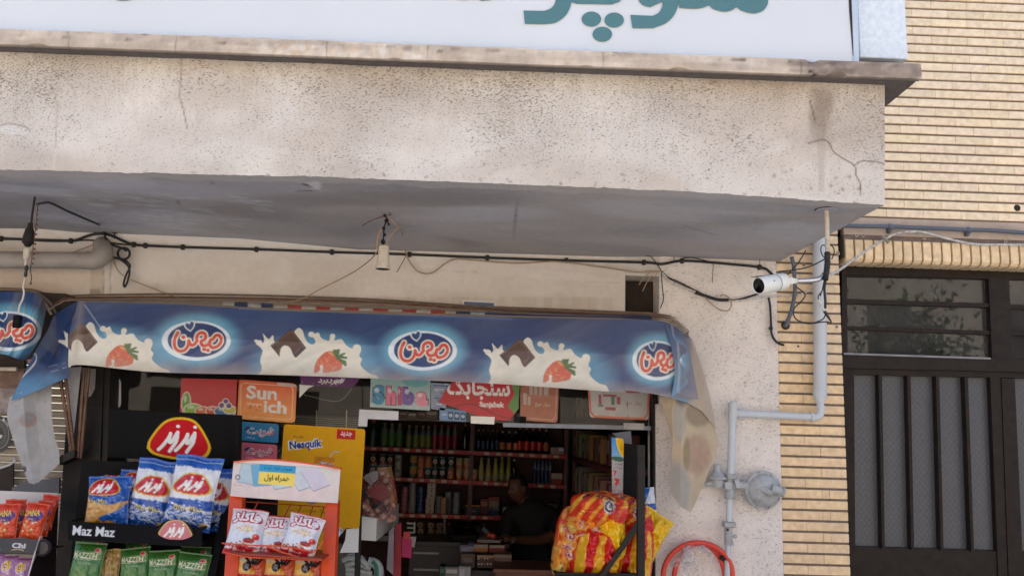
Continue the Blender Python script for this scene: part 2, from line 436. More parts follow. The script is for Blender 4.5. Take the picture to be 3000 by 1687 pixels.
# ================================================================== materials of the place
def stucco_mat(name, base, spk, attr=False, amount=0.5, bump=0.006, zdirt=None):
    m, t, b = new_mat(name); L = t.links.new; N = t.nodes.new
    ge = N('ShaderNodeNewGeometry'); mp = N('ShaderNodeMapping'); mp.inputs['Rotation'].default_value = (0, R_(-24), 0); mp.inputs['Scale'].default_value = (0.62, 1, 1.25)
    L(ge.outputs['Position'], mp.inputs['Vector'])
    n = N('ShaderNodeTexNoise'); n.inputs['Scale'].default_value = 140; n.inputs['Detail'].default_value = 3.5; n.inputs['Roughness'].default_value = 0.62
    L(mp.outputs[0], n.inputs['Vector'])
    lo = N('ShaderNodeTexNoise'); lo.inputs['Scale'].default_value = 2.6; lo.inputs['Detail'].default_value = 6; lo.inputs['Roughness'].default_value = 0.65
    L(ge.outputs['Position'], lo.inputs['Vector'])
    # threshold of the pits follows the large blotches
    th = N('ShaderNodeMapRange'); th.inputs[1].default_value = 0.25; th.inputs[2].default_value = 0.75; th.inputs[3].default_value = 0.66-0.06*amount; th.inputs[4].default_value = 0.56-0.05*amount
    L(lo.outputs[0], th.inputs[0]); thr = th.outputs[0]
    if zdirt:
        sx = N('ShaderNodeSeparateXYZ'); L(ge.outputs['Position'], sx.inputs[0])
        zr = N('ShaderNodeMapRange'); zr.inputs[1].default_value = zdirt[0]; zr.inputs[2].default_value = zdirt[1]; zr.inputs[3].default_value = -0.05; zr.inputs[4].default_value = 0.035
        L(sx.outputs[2], zr.inputs[0]); sb = N('ShaderNodeMath'); sb.operation = 'SUBTRACT'; L(thr, sb.inputs[0]); L(zr.outputs[0], sb.inputs[1]); thr = sb.outputs[0]
    df = N('ShaderNodeMath'); df.operation = 'SUBTRACT'; L(n.outputs[0], df.inputs[0]); L(thr, df.inputs[1])
    pr = N('ShaderNodeMapRange'); pr.inputs[1].default_value = -0.03; pr.inputs[2].default_value = 0.09; L(df.outputs[0], pr.inputs[0])
    mx = N('ShaderNodeMix'); mx.data_type = 'RGBA'; L(pr.outputs[0], mx.inputs[0]); mx.inputs[7].default_value = (*spk, 1)
    tone = N('ShaderNodeMix'); tone.data_type = 'RGBA'; tone.blend_type = 'MULTIPLY'; tone.inputs[0].default_value = 1
    if attr:
        at = N('ShaderNodeAttribute'); at.attribute_name = 'print'; L(at.outputs['Color'], tone.inputs[6])
    else: tone.inputs[6].default_value = (*base, 1)
    tr = N('ShaderNodeMapRange'); tr.inputs[1].default_value = 0.3; tr.inputs[2].default_value = 0.7; tr.inputs[3].default_value = 1.08; tr.inputs[4].default_value = 0.86
    L(lo.outputs[0], tr.inputs[0]); L(tr.outputs[0], tone.inputs[7]); L(tone.outputs[2], mx.inputs[6])
    L(mx.outputs[2], b.inputs['Base Color']); b.inputs['Roughness'].default_value = 0.92; b.inputs['Specular IOR Level'].default_value = 0.15
    fn = N('ShaderNodeTexNoise'); fn.inputs['Scale'].default_value = 150; fn.inputs['Detail'].default_value = 3; L(ge.outputs['Position'], fn.inputs['Vector'])
    ad = N('ShaderNodeMath'); ad.operation = 'SUBTRACT'; L(fn.outputs[0], ad.inputs[0]); L(pr.outputs[0], ad.inputs[1])
    bp = N('ShaderNodeBump'); bp.inputs['Strength'].default_value = 0.5; bp.inputs['Distance'].default_value = bump; L(ad.outputs[0], bp.inputs['Height']); L(bp.outputs[0], b.inputs['Normal'])
    return m
def brick_mat(name, rough=0.8):
    m = print_mat(name, rough=rough, bump=0.0015, bscale=180, spec=0.25, var=0.14); return m

M = {}
M['parapet'] = stucco_mat('parapet_stucco', (.6, .55, .5), rgb(150, 128, 108), attr=True, amount=0.55, zdirt=(2.80, 3.36))
M['stucco'] = stucco_mat('pillar_stucco', rgb(238, 228, 219), rgb(166, 152, 142), amount=0.05, bump=0.011)
M['cream'] = mat('cream_wall_paint', rgb(214, 206, 197), 0.85, var=0.05, vscale=3, bump=0.002, bscale=90, dirt=rgb(170, 154, 138), dscale=5, damt=0.35)
M['soffit'] = mat('grey_soffit_paint', rgb(166, 166, 172), 0.8, var=0.06, vscale=4, bump=0.003, bscale=14, dirt=rgb(186, 184, 184), dscale=7, damt=0.4)
M['stone'] = mat('cornice_stone', rgb(206, 188, 168), 0.85, var=0.18, vscale=16, bump=0.006, bscale=45, dirt=rgb(128, 114, 102), dscale=6, damt=0.75)
M['stone_print'] = print_mat('cornice_stone_print', .85, bump=.006, bscale=40, spec=.2, var=.14)
M['mortar'] = mat('dark_mortar', rgb(122, 108, 100), 0.95, var=0.2, vscale=40)
M['band'] = mat('cement_band', rgb(190, 170, 152), 0.9, var=0.12, vscale=14, bump=0.002, dirt=rgb(150, 132, 118), damt=0.5)
M['brick'] = brick_mat('glazed_brick')
M['brown_door'] = mat('brown_door_paint', rgb(40, 31, 26), 0.55, spec=.2, var=0.2, vscale=18, bump=0.001, bscale=120, dirt=rgb(64, 53, 46), dscale=14, damt=0.3)
M['black_steel'] = mat('black_painted_steel', rgb(34, 30, 27), 0.5, spec=.25, var=0.3, vscale=12, bump=0.002, bscale=70, dirt=rgb(48, 42, 38), dscale=8, damt=0.4)
M['black'] = mat('black_plastic', rgb(14, 13, 14), 0.6, spec=.12, var=0.2)
M['cable'] = mat('black_cable_rubber', rgb(32, 30, 30), 0.6, var=0.3, vscale=30)
M['grey_pipe'] = mat('grey_pipe_paint', rgb(198, 203, 208), 0.5, var=0.06, vscale=6, dirt=rgb(176, 172, 166), dscale=12, damt=0.3)
M['grey_cast'] = mat('grey_cast_metal', rgb(172, 174, 175), 0.5, var=0.1, vscale=30, dirt=rgb(120, 114, 108), dscale=16, damt=0.6, bump=0.002, bscale=140)
M['pvc'] = mat('dirty_grey_pvc', rgb(160, 152, 144), 0.55, var=0.12, vscale=6, dirt=rgb(110, 98, 88), dscale=7, damt=0.6)
M['white_plastic'] = mat('white_plastic', rgb(232, 230, 222), 0.4, var=0.04)
M['cream_plastic'] = mat('yellowed_plastic', rgb(206, 192, 172), 0.5, var=0.08, dirt=rgb(130, 112, 96), dscale=25, damt=0.6)
M['white_cable'] = mat('dirty_white_cable', rgb(206, 200, 190), 0.6, var=0.15, vscale=40, dirt=rgb(90, 82, 76), dscale=30, damt=0.8)
M['tan_wire'] = mat('tan_wire', rgb(168, 140, 112), 0.6, var=0.12, vscale=30)
M['conduit'] = mat('slate_conduit', rgb(92, 98, 108), 0.5, var=0.12)
M['chrome'] = mat('brushed_steel', rgb(205, 205, 208), 0.28, metal=0.9, var=0.05)
M['galv'] = mat('galvanised_sheet', rgb(232, 238, 242), 0.45, metal=0.1, var=0.08, vscale=45, dirt=rgb(196, 208, 216), dscale=30, damt=0.5)
M['vinyl'] = mat('sign_vinyl', rgb(224, 227, 229), 0.42, var=0.02, vscale=2)
M['teal'] = mat('teal_print', rgb(84, 128, 132), 0.45, var=0.03)
M['dark_hole'] = mat('dark_plaster_and_shade', rgb(60, 50, 44), 0.95, var=0.3)  # dark fill of holes, also the painted shade strips of the sign
M['red_hose'] = mat('red_rubber_hose', rgb(222, 72, 52), 0.5, var=0.08)
M['rust'] = mat('rusty_brown_bar', rgb(96, 62, 42), 0.45, var=0.35, vscale=20, dirt=rgb(140, 118, 98), dscale=16, damt=0.5)
M['glass'] = glass_mat('clear_glass', (.93, .95, .94), .35, haze=0.008)
M['asphalt'] = mat('asphalt', (.22, .212, .2), 0.9, var=0.25, vscale=30, bump=0.004)
M['paving'] = mat('paving', (.46, .44, .42), 0.85, var=0.15, vscale=5, bump=0.003)

# ================================================================== ground
def structure(mb, name): o = mb.build(name, weld=True); return tag(o, kind='structure')
mb = MB(); mb.box((-40, -40, -0.45), (40, 2.2, -0.14), M['asphalt']); structure(mb, 'road')
mb = MB(); mb.box((-40, 2.2, -0.45), (40, 9.4, 0.0), M['paving']); mb.box((-40, 2.02, -0.45), (40, 2.2, 0.006), M['band']); structure(mb, 'pavement')
mb = MB(); mb.box((-40, -60, -0.6), (40, -40, -0.15), M['paving']); structure(mb, 'far_pavement')

# ================================================================== shop building
YW = 5.0
zs = float(P(2300, 765, YW)[2])                      # underside of the balcony
YF = float(Pz(2594, 600, zs)[1])-0.09                # face of the balcony
YF = 3.60
xr = float(P(2594, 600, YF)[0]); ztop = float(P(1500, 205, YF)[2])
shop = empty('shop_building', (-1.0, 5.1, 0), 'cream plastered shop building with a rough speckled balcony over its shopfront', 'building')
def dn(px): return None
# balcony body
mb = MB(); mb.box((-4.2, YF+0.012, zs+0.09), (xr-0.002, YW-0.002, ztop), M['stucco']); mb.build('balcony', shop)
# its front face with stains and cracks of its own
A = Art(-60, 120, 2640, 640, 0.5, rgb(226, 217, 206))
rr = random.Random(3)
for _ in range(60):
    A.ell(rr.uniform(0, 2600), rr.uniform(160, 600), rr.uniform(40, 260), rr.uniform(20, 90), rgb(*rr.choice([(224, 216, 208), (200, 184, 168), (230, 222, 214), (192, 178, 165)])), 0.30, rr.uniform(-20, 20), soft=.8)
for x in range(-60, 2640, 14):
    hgt = rr.uniform(8, 60); A.rect(x, 140, x+16, 165+hgt+0.036*x, rgb(170, 152, 132), rr.uniform(.05, .24)); A.rect(x, 140, x+16, 230+hgt*2+0.036*x, rgb(202, 186, 166), rr.uniform(.05, .22))
for x, y, h_ in ((410, 560, 90), (700, 580, 70), (1720, 480, 200), (1785, 460, 190), (160, 470, 120), (2000, 540, 90)):
    A.stroke([(x, y-h_), (x+4, y-h_*.4), (x-3, y+20)], 5, rgb(228, 220, 212), .5)
q = [cC(*p) for p in ((760, 540), (900, 545), (905, 640), (880, 760), (860, 850), (790, 850), (765, 790), (800, 700), (780, 620))]
A.poly(q, rgb(160, 144, 130), .28)
for _ in range(26): x, y = cC(rr.uniform(775, 895), rr.uniform(545, 850)); A.ell(x, y, rr.uniform(8, 26), rr.uniform(10, 30), rgb(156, 140, 124), .22, soft=.7)
A.poly([cC(*p) for p in ((815, 860), (870, 880), (855, 1160), (822, 1160))], rgb(172, 156, 144), .35)
crk = rgb(70, 60, 54)
for pts in (((760, 870), (850, 850), (890, 870), (915, 920), (970, 960), (1040, 1005), (1050, 1060), (1075, 1110), (1082, 1185)), ((1040, 1005), (1080, 980), (1130, 978), (1190, 985), (1232, 1000)), ((770, 610), (790, 680), (800, 730))):
    A.stroke([cC(*p) for p in pts], 3.2, crk, .85)
A.stroke([cA(*p) for p in ((1068, 330), (1100, 370), (1100, 430), (1095, 490), (1090, 590), (1110, 660), (1135, 780))], 3, rgb(120, 106, 96), .8)
A.stroke([cA(*p) for p in ((345, 640), (345, 720), (335, 900))], 3, rgb(150, 138, 126), .6)
A.poly([cA(*p) for p in ((0, 765), (60, 750), (160, 775), (180, 800), (150, 820), (40, 815), (0, 800))], rgb(232, 226, 220))
A.stroke([cA(*p) for p in ((0, 765), (60, 750), (160, 775), (180, 800))], 3, rgb(120, 106, 96), .8)
A.speck(150, rgb(120, 100, 84), 2, 7, (0, 480, 2600, 600), .6, 5)
nu, nv = 640, 110
u, v = np.meshgrid(np.linspace(0, 1, nu), np.linspace(0, 1, nv)); u = u.ravel(); v = v.ravel()
topx = np.linspace(-260, 2592, nu); px = np.tile(topx, nv)
pyT = np.interp(px, [-260, 0, 1000, 2000, 2592], [146, 152, 176, 222, 250]); pyB = np.interp(px, [-260, 0, 1000, 1500, 2000, 2594], [490, 497, 520, 540, 560, 601])
rag = np.array([mnoise.noise((x*0.012, 3.1, 0))*4+mnoise.noise((x*.05, 1.1, 0))*2.2 for x in topx]); pyB = pyB+np.tile(rag, nv)*v
py = pyT*(1-v)+pyB*v
Yg = np.full_like(px, YF)+np.array([mnoise.noise((x*.006, y*.006, 2))*0.006 for x, y in zip(px, py)])
pts = Parr(px, py, Yg)
mb = MB(); mb.add(pts, grid_faces(nu, nv), M['parapet'])
# lip that turns under to the soffit, and the return at the right corner
mb.col = A.at(px, py)
base_n = len(mb.v); lipb = pts[-nu:].copy(); lip2 = lipb+np.array([0, 0.03, 0.012]); rc = pts[nu-1::nu].copy(); rc2 = rc.copy(); rc2[:, 0] = xr-0.002; rc2[:, 1] += 0.03
mb.add(np.concatenate([lipb, lip2]), grid_faces(nu, 2), M['parapet']); mb.col = np.concatenate([mb.col, np.tile(lin((205, 196, 186)), (2*nu, 1))])
mb.add(np.concatenate([rc2, rc]), [(j, j+1, nv+j+1, nv+j) for j in range(nv-1)], M['parapet']); mb.col = np.concatenate([mb.col, np.tile(lin((205, 196, 186)), (2*nv, 1))])
mb.build('parapet', shop, smooth=True, weld=False)
# soffit: painted plaster whose inner edge wanders along the wall
jx = [P(x, y, YW) for x, y in ((-400, 664), (0, 669.6), (114, 670.7), (228, 681), (342, 685), (700, 699), (1048, 731), (1500, 744), (1800, 753), (1943, 752), (2248, 765), (2330, 767))]
SA = Art(-500, 440, 2660, 800, .5); SA.grad(lambda X, Y: lin((178, 180, 190))*(1-np.clip((X+200)/1900, 0, 1)[..., None])+lin((176, 170, 166))*np.clip((X+200)/1900, 0, 1)[..., None])
rr = random.Random(21)
for _ in range(70): SA.ell(rr.uniform(-300, 2500), rr.uniform(480, 760), rr.uniform(60, 260), rr.uniform(8, 34), rgb(*rr.choice([(200, 200, 204), (146, 140, 136), (190, 184, 180), (154, 154, 160)])), .45, rr.uniform(-2, 8), soft=.8)
for _ in range(60): x, y = rr.uniform(180, 760), rr.uniform(560, 670); SA.stroke([(x, y), (x+rr.uniform(20, 70), y+rr.uniform(1, 6))], rr.uniform(1.8, 2.6), rgb(212, 212, 214), rr.uniform(.3, .7))
for _ in range(50): x, y = rr.uniform(-100, 2400), rr.uniform(520, 740); SA.stroke([(x, y), (x+rr.uniform(30, 140), y+rr.uniform(0, 10))], 2, rgb(150, 148, 150), rr.uniform(.2, .5))
for x in range(-300, 2600, 18): y = np.interp(x, [-300, 0, 1000, 1500, 2000, 2594], [490, 499, 522, 542, 562, 600]); SA.rect(x, y-8, x+20, y+16+10*mnoise.noise((x*.01, 0, 3)), rgb(196, 190, 186), .5)
SA.poly([cA(*p) for p in ((1835, 1115), (1930, 1098), (1950, 1110), (1940, 1150), (1900, 1155), (1885, 1135))], rgb(206, 204, 204)); SA.stroke([cA(*p) for p in ((1832, 1117), (1862, 1122), (1890, 1138))], 4, rgb(50, 48, 50)); SA.stroke([cA(*p) for p in ((1800, 1162), (1850, 1158), (1920, 1155))], 2.5, rgb(110, 106, 106))
SA.stroke([cA(*p) for p in ((1078, 1216), (1084, 1236))], 4, rgb(60, 56, 58)); SA.stroke([cA(*p) for p in ((1284, 1098), (1288, 1110))], 3, rgb(70, 66, 66)); SA.stroke([cA(*p) for p in ((1060, 1255), (1200, 1285), (1300, 1310))], 2, rgb(140, 140, 146), .7)
SA.stroke([cB(*p) for p in ((1085, 1150), (1068, 1240), (1045, 1400), (1040, 1449))], 2.4, rgb(120, 114, 112), .8)
for pts in (((2000, 660), (2100, 690)), ((2360, 720), (2440, 690), (2500, 650)), ((2300, 745), (2340, 735))): SA.stroke(pts, 2.5, rgb(130, 124, 120), .6)
mb = MB(); nx, ny = 420, 90; X_, T_ = np.meshgrid(np.linspace(-4.2, xr, nx), np.linspace(0, 1, ny)); X_, T_ = X_.ravel(), T_.ravel()
zin = np.interp(X_, [q[0] for q in jx], [q[2] for q in jx]); Y_ = YF+.004+(YW-YF-.004)*T_
zfr = np.interp(X_, lipb[:, 0], lipb[:, 2])+.004
Z_ = zfr*(1-T_)+zin*T_-.006*np.abs(np.array([mnoise.noise((x*.8, y*.9, 4)) for x, y in zip(X_, Y_)]))*np.minimum(1, 3*(1-np.abs(2*T_-1)))
sp_ = np.stack([X_, Y_, Z_], 1); M['soffit_print'] = print_mat('soffit_paint', .8, bump=.003, bscale=16, spec=.2, var=.05)
mb.add(sp_, grid_faces(nx, ny), M['soffit_print']); mb.col = SA.at(*proj(sp_)); mb.build('soffit', shop, smooth=True, weld=False)
# cornice: stone slabs with open joints and chipped lower edges
YC = 3.50; zc0 = float(P(1500, 186, YC)[2]); zc1 = float(P(1500, 142, YC)[2])
xs = [-3.4]+[float(P(x, 150, YC)[0]) for x in (198, 513, 957, 1253, 1767, 2345, 2696)]
mb = MB()
for k in range(len(xs)-1):
    x0, x1 = xs[k]+0.0005, xs[k+1]-0.0005; n = max(6, int((x1-x0)/0.009)); vs = []; fs = []
    for i in range(n+1):
        x = x0+(x1-x0)*i/n; c = max(0, mnoise.noise((x*7, 9, 0))-.25)*0.05; c2 = max(0, mnoise.noise((x*9, 2, 0))-.3)*0.04; w_ = mnoise.noise((x*3, 5, 0))*.003
        pr = [(YC+w_, zc0+c), (YC+w_-.001, zc0*.8+zc1*.2+c*.6), (YC+w_-.002, zc0*.6+zc1*.4), (YC+w_-.002, zc0*.4+zc1*.6), (YC+w_, zc0*.2+zc1*.8-c2*.5), (YC+w_+c2*.5, zc1-c2), (YC+.02+c2, zc1), (YW-.06, zc1), (YW-.06, zc0+.012), (YC+.10, zc0+.008), (YC+.055, zc0+.008), (YC+.05, zc0+.018), (YC+.035, zc0+.018), (YC+.03, zc0)]
        vs += [(x, y, z) for y, z in pr]
    m_ = len(pr)
    for i in range(n):
        for j in range(m_): fs.append((i*m_+j, i*m_+(j+1) % m_, (i+1)*m_+(j+1) % m_, (i+1)*m_+j))
    fs += [tuple(range(m_)), tuple(reversed(range(n*m_, (n+1)*m_)))]
    mb.add(vs, fs, M['stone_print'])
CA = Art(-700, 60, 2760, 330, .5, rgb(216, 200, 181)); rr = random.Random(8)
for _ in range(150): x = rr.uniform(-600, 2700); CA.ell(x, np.interp(x, [0, 2690], [118, 212])+rr.uniform(-30, 30), rr.uniform(20, 110), rr.uniform(4, 18), rgb(*rr.choice([(212, 196, 178), (192, 174, 156), (204, 186, 166), (176, 160, 146), (222, 208, 192)])), .5, rr.uniform(-5, 8), soft=.6)
for _ in range(90): x = rr.uniform(760, 1250); CA.ell(x, np.interp(x, [0, 2690], [122, 208])+rr.uniform(-16, 16), rr.uniform(4, 18), rr.uniform(3, 12), rgb(*rr.choice([(232, 222, 208), (228, 214, 198), (212, 184, 152)])), .45)
for _ in range(70): x = rr.uniform(2340, 2700); CA.ell(x, np.interp(x, [0, 2690], [112, 205])+rr.uniform(-22, 22), rr.uniform(10, 50), rr.uniform(4, 14), rgb(*rr.choice([(140, 126, 116), (120, 108, 100), (170, 154, 140)])), .5, soft=.5)
for x in (198, 513, 957, 1253, 1767, 2345): CA.stroke([(x, 60), (x+4, 330)], 3, rgb(120, 106, 94), .5, smooth=False)
for _ in range(40): x = rr.uniform(-300, 2700); y = np.interp(x, [0, 2690], [104, 194])+rr.uniform(-4, 5); CA.stroke([(x, y), (x+rr.uniform(10, 50), y+rr.uniform(-3, 5))], rr.uniform(1.5, 4), rgb(84, 72, 64), .7)
x = 2385; CA.stroke([(2372, 208), (2390, 222), (2402, 232)], 9, rgb(50, 42, 40), .9)
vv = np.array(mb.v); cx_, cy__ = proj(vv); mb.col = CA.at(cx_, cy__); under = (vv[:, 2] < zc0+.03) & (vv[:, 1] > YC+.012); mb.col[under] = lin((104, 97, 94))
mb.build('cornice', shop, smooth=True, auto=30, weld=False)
# walls of the shopfront
xh0, xh1 = float(P(*cK(88, 790), YW)[0]), float(P(*cK(365, 790), YW)[0])
zh0, zh1 = float(P(1880, 940, YW)[2]), float(P(1880, 808, YW)[2])
xp0, xp1 = float(P(1921, 1400, YW)[0]), float(P(2288, 1400, YW)[0])
zl = 2.03
mb = MB(); mb.box((-5.5, YW, zl), (xh0, YW+.2, zs+.1), M['cream']); mb.box((xh0, YW, zh1), (xh1, YW+.2, zs+.1), M['cream']); mb.box((xh0, YW, zl), (xh1, YW+.2, zh0), M['cream'])
mb.build('upper_wall', shop)
WA = Art(-700, 640, 1860, 960, .5, rgb(222, 213, 203)); rr = random.Random(31)
for _ in range(110): WA.ell(rr.uniform(-300, 1850), rr.uniform(680, 900), rr.uniform(20, 160), rr.uniform(8, 50), rgb(*rr.choice([(228, 221, 213), (208, 196, 184), (216, 206, 196), (198, 186, 174)])), .3, rr.uniform(-10, 10), soft=.8)
WA.poly([cD(*p) for p in ((700, 620), (790, 600), (800, 830), (690, 830))], rgb(190, 178, 164), .7); WA.poly([cD(*p) for p in ((690, 780), (775, 775), (778, 830), (690, 830))], rgb(160, 146, 130), .8); WA.stroke([cD(*p) for p in ((790, 600), (800, 700), (795, 830))], 3, rgb(140, 126, 114), .8); WA.stroke([cD(*p) for p in ((860, 560), (850, 690), (855, 830))], 3, rgb(150, 136, 122), .7)
WA.ell(*cD(330, 690), 130, 34, rgb(200, 176, 152), .5, soft=.7); WA.speck(60, rgb(150, 134, 118), 1.2, 3, alpha=.6, seed=4)
for x in range(-300, 1850, 22): WA.rect(x, 870, x+24, 960, rgb(176, 158, 142), rr.uniform(.05, .35)); y = np.interp(x, [0, 342, 1048, 1800], [672, 687, 733, 755]); WA.rect(x, y-12, x+24, y+rr.uniform(6, 26), rgb(232, 226, 218), .5)
WA.stroke([cY_(*p) for p in ((1400, 1020), (1932, 1050))], 1.6, rgb(190, 176, 164), .7); WA.stroke([(1480, 820), (1600, 824), (1820, 830)], 1.6, rgb(150, 136, 124), .6)
nx, nz_ = 420, 70; X_, Zt = np.meshgrid(np.linspace(-3.6, xh0-.002, nx), np.linspace(zl, zs+.09, nz_)); fp = np.stack([X_.ravel(), np.full(nx*nz_, YW-.003), Zt.ravel()], 1); fp[:, 1] += np.array([mnoise.noise((x*2, z*3, 1))*.002 for x, z in fp[:, [0, 2]]])
mb = MB(); mb.add(fp, [tuple(reversed(f)) for f in grid_faces(nx, nz_)], print_mat('wall_paint', .85, bump=.002, bscale=80, spec=.2, var=.04)); mb.col = WA.at(*proj(fp)); mb.build('wall_face', shop, smooth=True, weld=False)
mb = MB(); mb.box((xh1, YW-.004, 1.9), (xp1, YW+.25, zs+.1), M['stucco']); mb.box((xp0, YW-.004, 0), (xp1, YW+.25, 1.9), M['stucco'])
mb.build('corner_pillar', shop)
mb = MB()
for k in range(3):
    z = zh0-.01+k*.030; mb.box((xh0, YW+.05+.01*k, z), (xh1, YW+.10, z+.016), M['pvc'] if k < 2 else M['rust'])
mb.box((xh0, YW+.19, zh0), (xh1, YW+.21, zh1), M['dark_hole']); mb.build('vent', shop)
mb = MB(); mb.box((-16, YW+.2, zs+.1), (xp1, YW+4, 7.6), M['cream']); mb.box((-16, YW+.2, 0), (-5.6, YW+4, zs+.1), M['cream']); mb.build('unseen_upper_storey', shop)
# black steel post left of the window
mb = MB(); a = [P(*cE(*p), YW-.03) for p in ((470, 40), (735, 40), (688, 1460), (366, 1460))]; b_ = [p+np.array([0, .3, 0]) for p in a]; mb.hexa(a, b_, M['black_steel'])
a = [P(*cE(*p), YW-.045) for p in ((640, 40), (690, 40), (640, 1460), (590, 1460))]; b_ = [p+np.array([0, .012, 0]) for p in a]; mb.hexa(a, b_, M['black_steel'])
a = [P(*cE(*p), YW-.036) for p in ((545, 60), (640, 70), (630, 235), (585, 255), (545, 230))]
mb.pxslab([cE(*p) for p in ((545, 60), (640, 70), (632, 200), (605, 250), (575, 262), (545, 235))], YW-.034, .003, M['pvc'])
mb.build('door_post', shop)
# window: glazing left of the doorway, transom glass over it
YG = YW+.10
win = empty('shop_window', P(1100, 1300, YG)); win.parent = shop; win.location = Vector(tuple(P(1100, 1300, YG)))-shop.location
mb = MB(); mb.pxslab([cE(650, 20), cG(140, 60), cG(120, 1500), cE(650, 1500)], YG, .006, M['glass']); mb.build('window_pane', win)
mb = MB(); mb.pxslab([cG(142, 60), cH(940, 120), cH(940, 452), cG(142, 405)], YG, .006, M['glass']); mb.build('transom_pane', win)
alu = mat('dull_aluminium', rgb(132, 136, 146), 0.5, metal=0.3, var=0.12, vscale=20)
mb = MB(); mb.pxslab([cH(-60, 428), cH(940, 450), cH(940, 478), cH(-60, 455)], YG-.02, .04, alu); mb.build('transom_rail', win)
mb = MB(); mb.pxslab([cH(935, 80), cH(968, 80), cH(985, 1480), cH(945, 1480)], YG-.08, .10, M['brown_door']); mb.build('door_jamb', win)
mb = MB(); mb.pxslab([cG(108, 455), cG(150, 455), cG(120, 1480), cG(86, 1480)], YG-.015, .03, M['black_steel']); mb.build('window_mullion', win)
# interior shell
mb = MB(); ix0, ix1, iy1 = -2.42, 1.62, 8.95
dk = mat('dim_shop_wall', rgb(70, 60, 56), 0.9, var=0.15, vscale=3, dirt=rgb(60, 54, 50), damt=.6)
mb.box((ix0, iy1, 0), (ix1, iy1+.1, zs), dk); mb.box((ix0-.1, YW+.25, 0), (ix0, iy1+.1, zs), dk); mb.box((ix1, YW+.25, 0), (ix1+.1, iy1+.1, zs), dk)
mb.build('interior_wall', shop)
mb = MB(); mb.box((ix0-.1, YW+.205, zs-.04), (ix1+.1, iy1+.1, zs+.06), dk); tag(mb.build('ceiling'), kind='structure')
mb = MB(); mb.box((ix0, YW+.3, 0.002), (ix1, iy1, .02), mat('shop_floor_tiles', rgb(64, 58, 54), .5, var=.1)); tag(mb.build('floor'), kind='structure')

# neighbouring unit on the far left: shutter behind glass
mb = MB(); z0 = 0.9
shm = mat('beige_shutter', rgb(176, 158, 138), .6, var=.1, vscale=7, dirt=rgb(120, 106, 94), damt=.5)
for k in range(34): z = .5+k*.045; mb.box((-5.2, YW+.16-(k % 2)*.004, z), (-2.45, YW+.19, z+.038), shm, bev=.008)
tag(mb.build('roller_shutter'), 'beige slatted roller shutter closing the shop at far left', 'shutter')

# ================================================================== brick house on the right
house = empty('brick_building', (2.6, 5.1, 0), 'cream brick house with dark joints and a brown metal door', 'building')
zb = float(P(*cN(1600, 268), YW)[2]); SP = 0.0617; BH = 0.0488; BL = 0.236
rb = random.Random(11)
def brick(mb, cols, x0, x1, z0, z1, y0=YW, pal=None, dep=.03, bev=.0025):
    n0 = len(mb.v); mb.box((x0, y0-.0, z0), (x1, y0+dep, z1), M['brick'], bev=bev)
    c = lin(pal or (214, 194, 160))*rb.uniform(.93, 1.05)*np.array([1, rb.uniform(.985, 1.01), rb.uniform(.95, 1.03)])
    cols.append(np.tile(c, (len(mb.v)-n0, 1)))
mb = MB(); cols = []; x1w = 4.6
for k in range(-1, 42):
    z = zb+k*SP; off = (0.5*BL if k % 2 else 0)+rb.uniform(-.006, .006); x = xp1-BL+off
    while x < x1w:
        a, b_ = max(x, xp1-.02), min(x+BL-.0014, x1w)
        if b_-a > .012: brick(mb, cols, a, b_, z, z+BH, pal=(250, 226, 192), y0=YW+rb.uniform(0, .0012))
        x += BL
mb.col = np.concatenate(cols); mb.build('wall', house, weld=False)
mb = MB(); mb.box((xp1-.02, YW+.014, zb-.09), (x1w, YW+.25, zb+42*SP), M['mortar']); mb.build('mortar_bed', house)
# pilaster
zbt = float(P(*cN(900, 385), YW)[2])
xq0, xq1 = xp1+.002, float(P(2478, 1300, YW)[0])
mb = MB(); cols = []
for k in range(1, 50):
    z = zb-SP*k-.0
    if z < .05: break
    cut = xq0+(.142 if k % 2 else .236)*(xq1-xq0)/.385
    tan = (234, 204, 163) if z < 2.15 else (232, 206, 170)
    segs = [xq0, cut, xq1] if rb.random() > .3 else [xq0, cut, cut+.045, xq1] if k % 2 == 0 else [xq0, cut, xq1]
    for a, b_ in zip(segs, segs[1:]): brick(mb, cols, a, b_-.0012, z, z+BH, pal=tan, y0=YW+rb.uniform(-.001, .001))
mb.col = np.concatenate(cols); mb.build('pilaster', house, weld=False)
mb = MB(); mb.box((xq0, YW+.012, 0), (xq1, YW+.12, zb), M['mortar']); mb.box((xq0, YW+.12, 0), (xq1-.004, YW+.25, zb-.1), M['mortar']); mb.build('mortar_bed', house)
# drill marks left in the bricks
for x, y in ((510, 600), (180, 708), (497, 1308), (690, 425), (748, 428), (1343, 452), (2127, 486)):
    p = P(*cN(x, y), YW); mb = MB(); mb.lathe([(.010, 0), (.012, .0015)], p-np.array([0, .003, 0]), M['band'], 10, (0, 1, 0)); mb.lathe([(.0045, 0), (.005, .003)], p-np.array([0, .005, 0]), M['dark_hole'], 8, (0, 1, 0)); mb.build('drill_hole', house)
p = P(*cN(2240, 162), YW); mb = MB(); mb.lathe([(.018, 0), (.022, .004)], p-np.array([0, .004, 0]), M['dark_hole'], 9, (0, 1, 0)); mb.build('wall_hole', house)
p = P(*cK(1500, 1210), YW); mb = MB(); mb.lathe([(.006, 0), (.006, .003)], p-np.array([0, .004, 0]), M['dark_hole'], 8, (0, 1, 0))
mb.build('drill_hole', house)
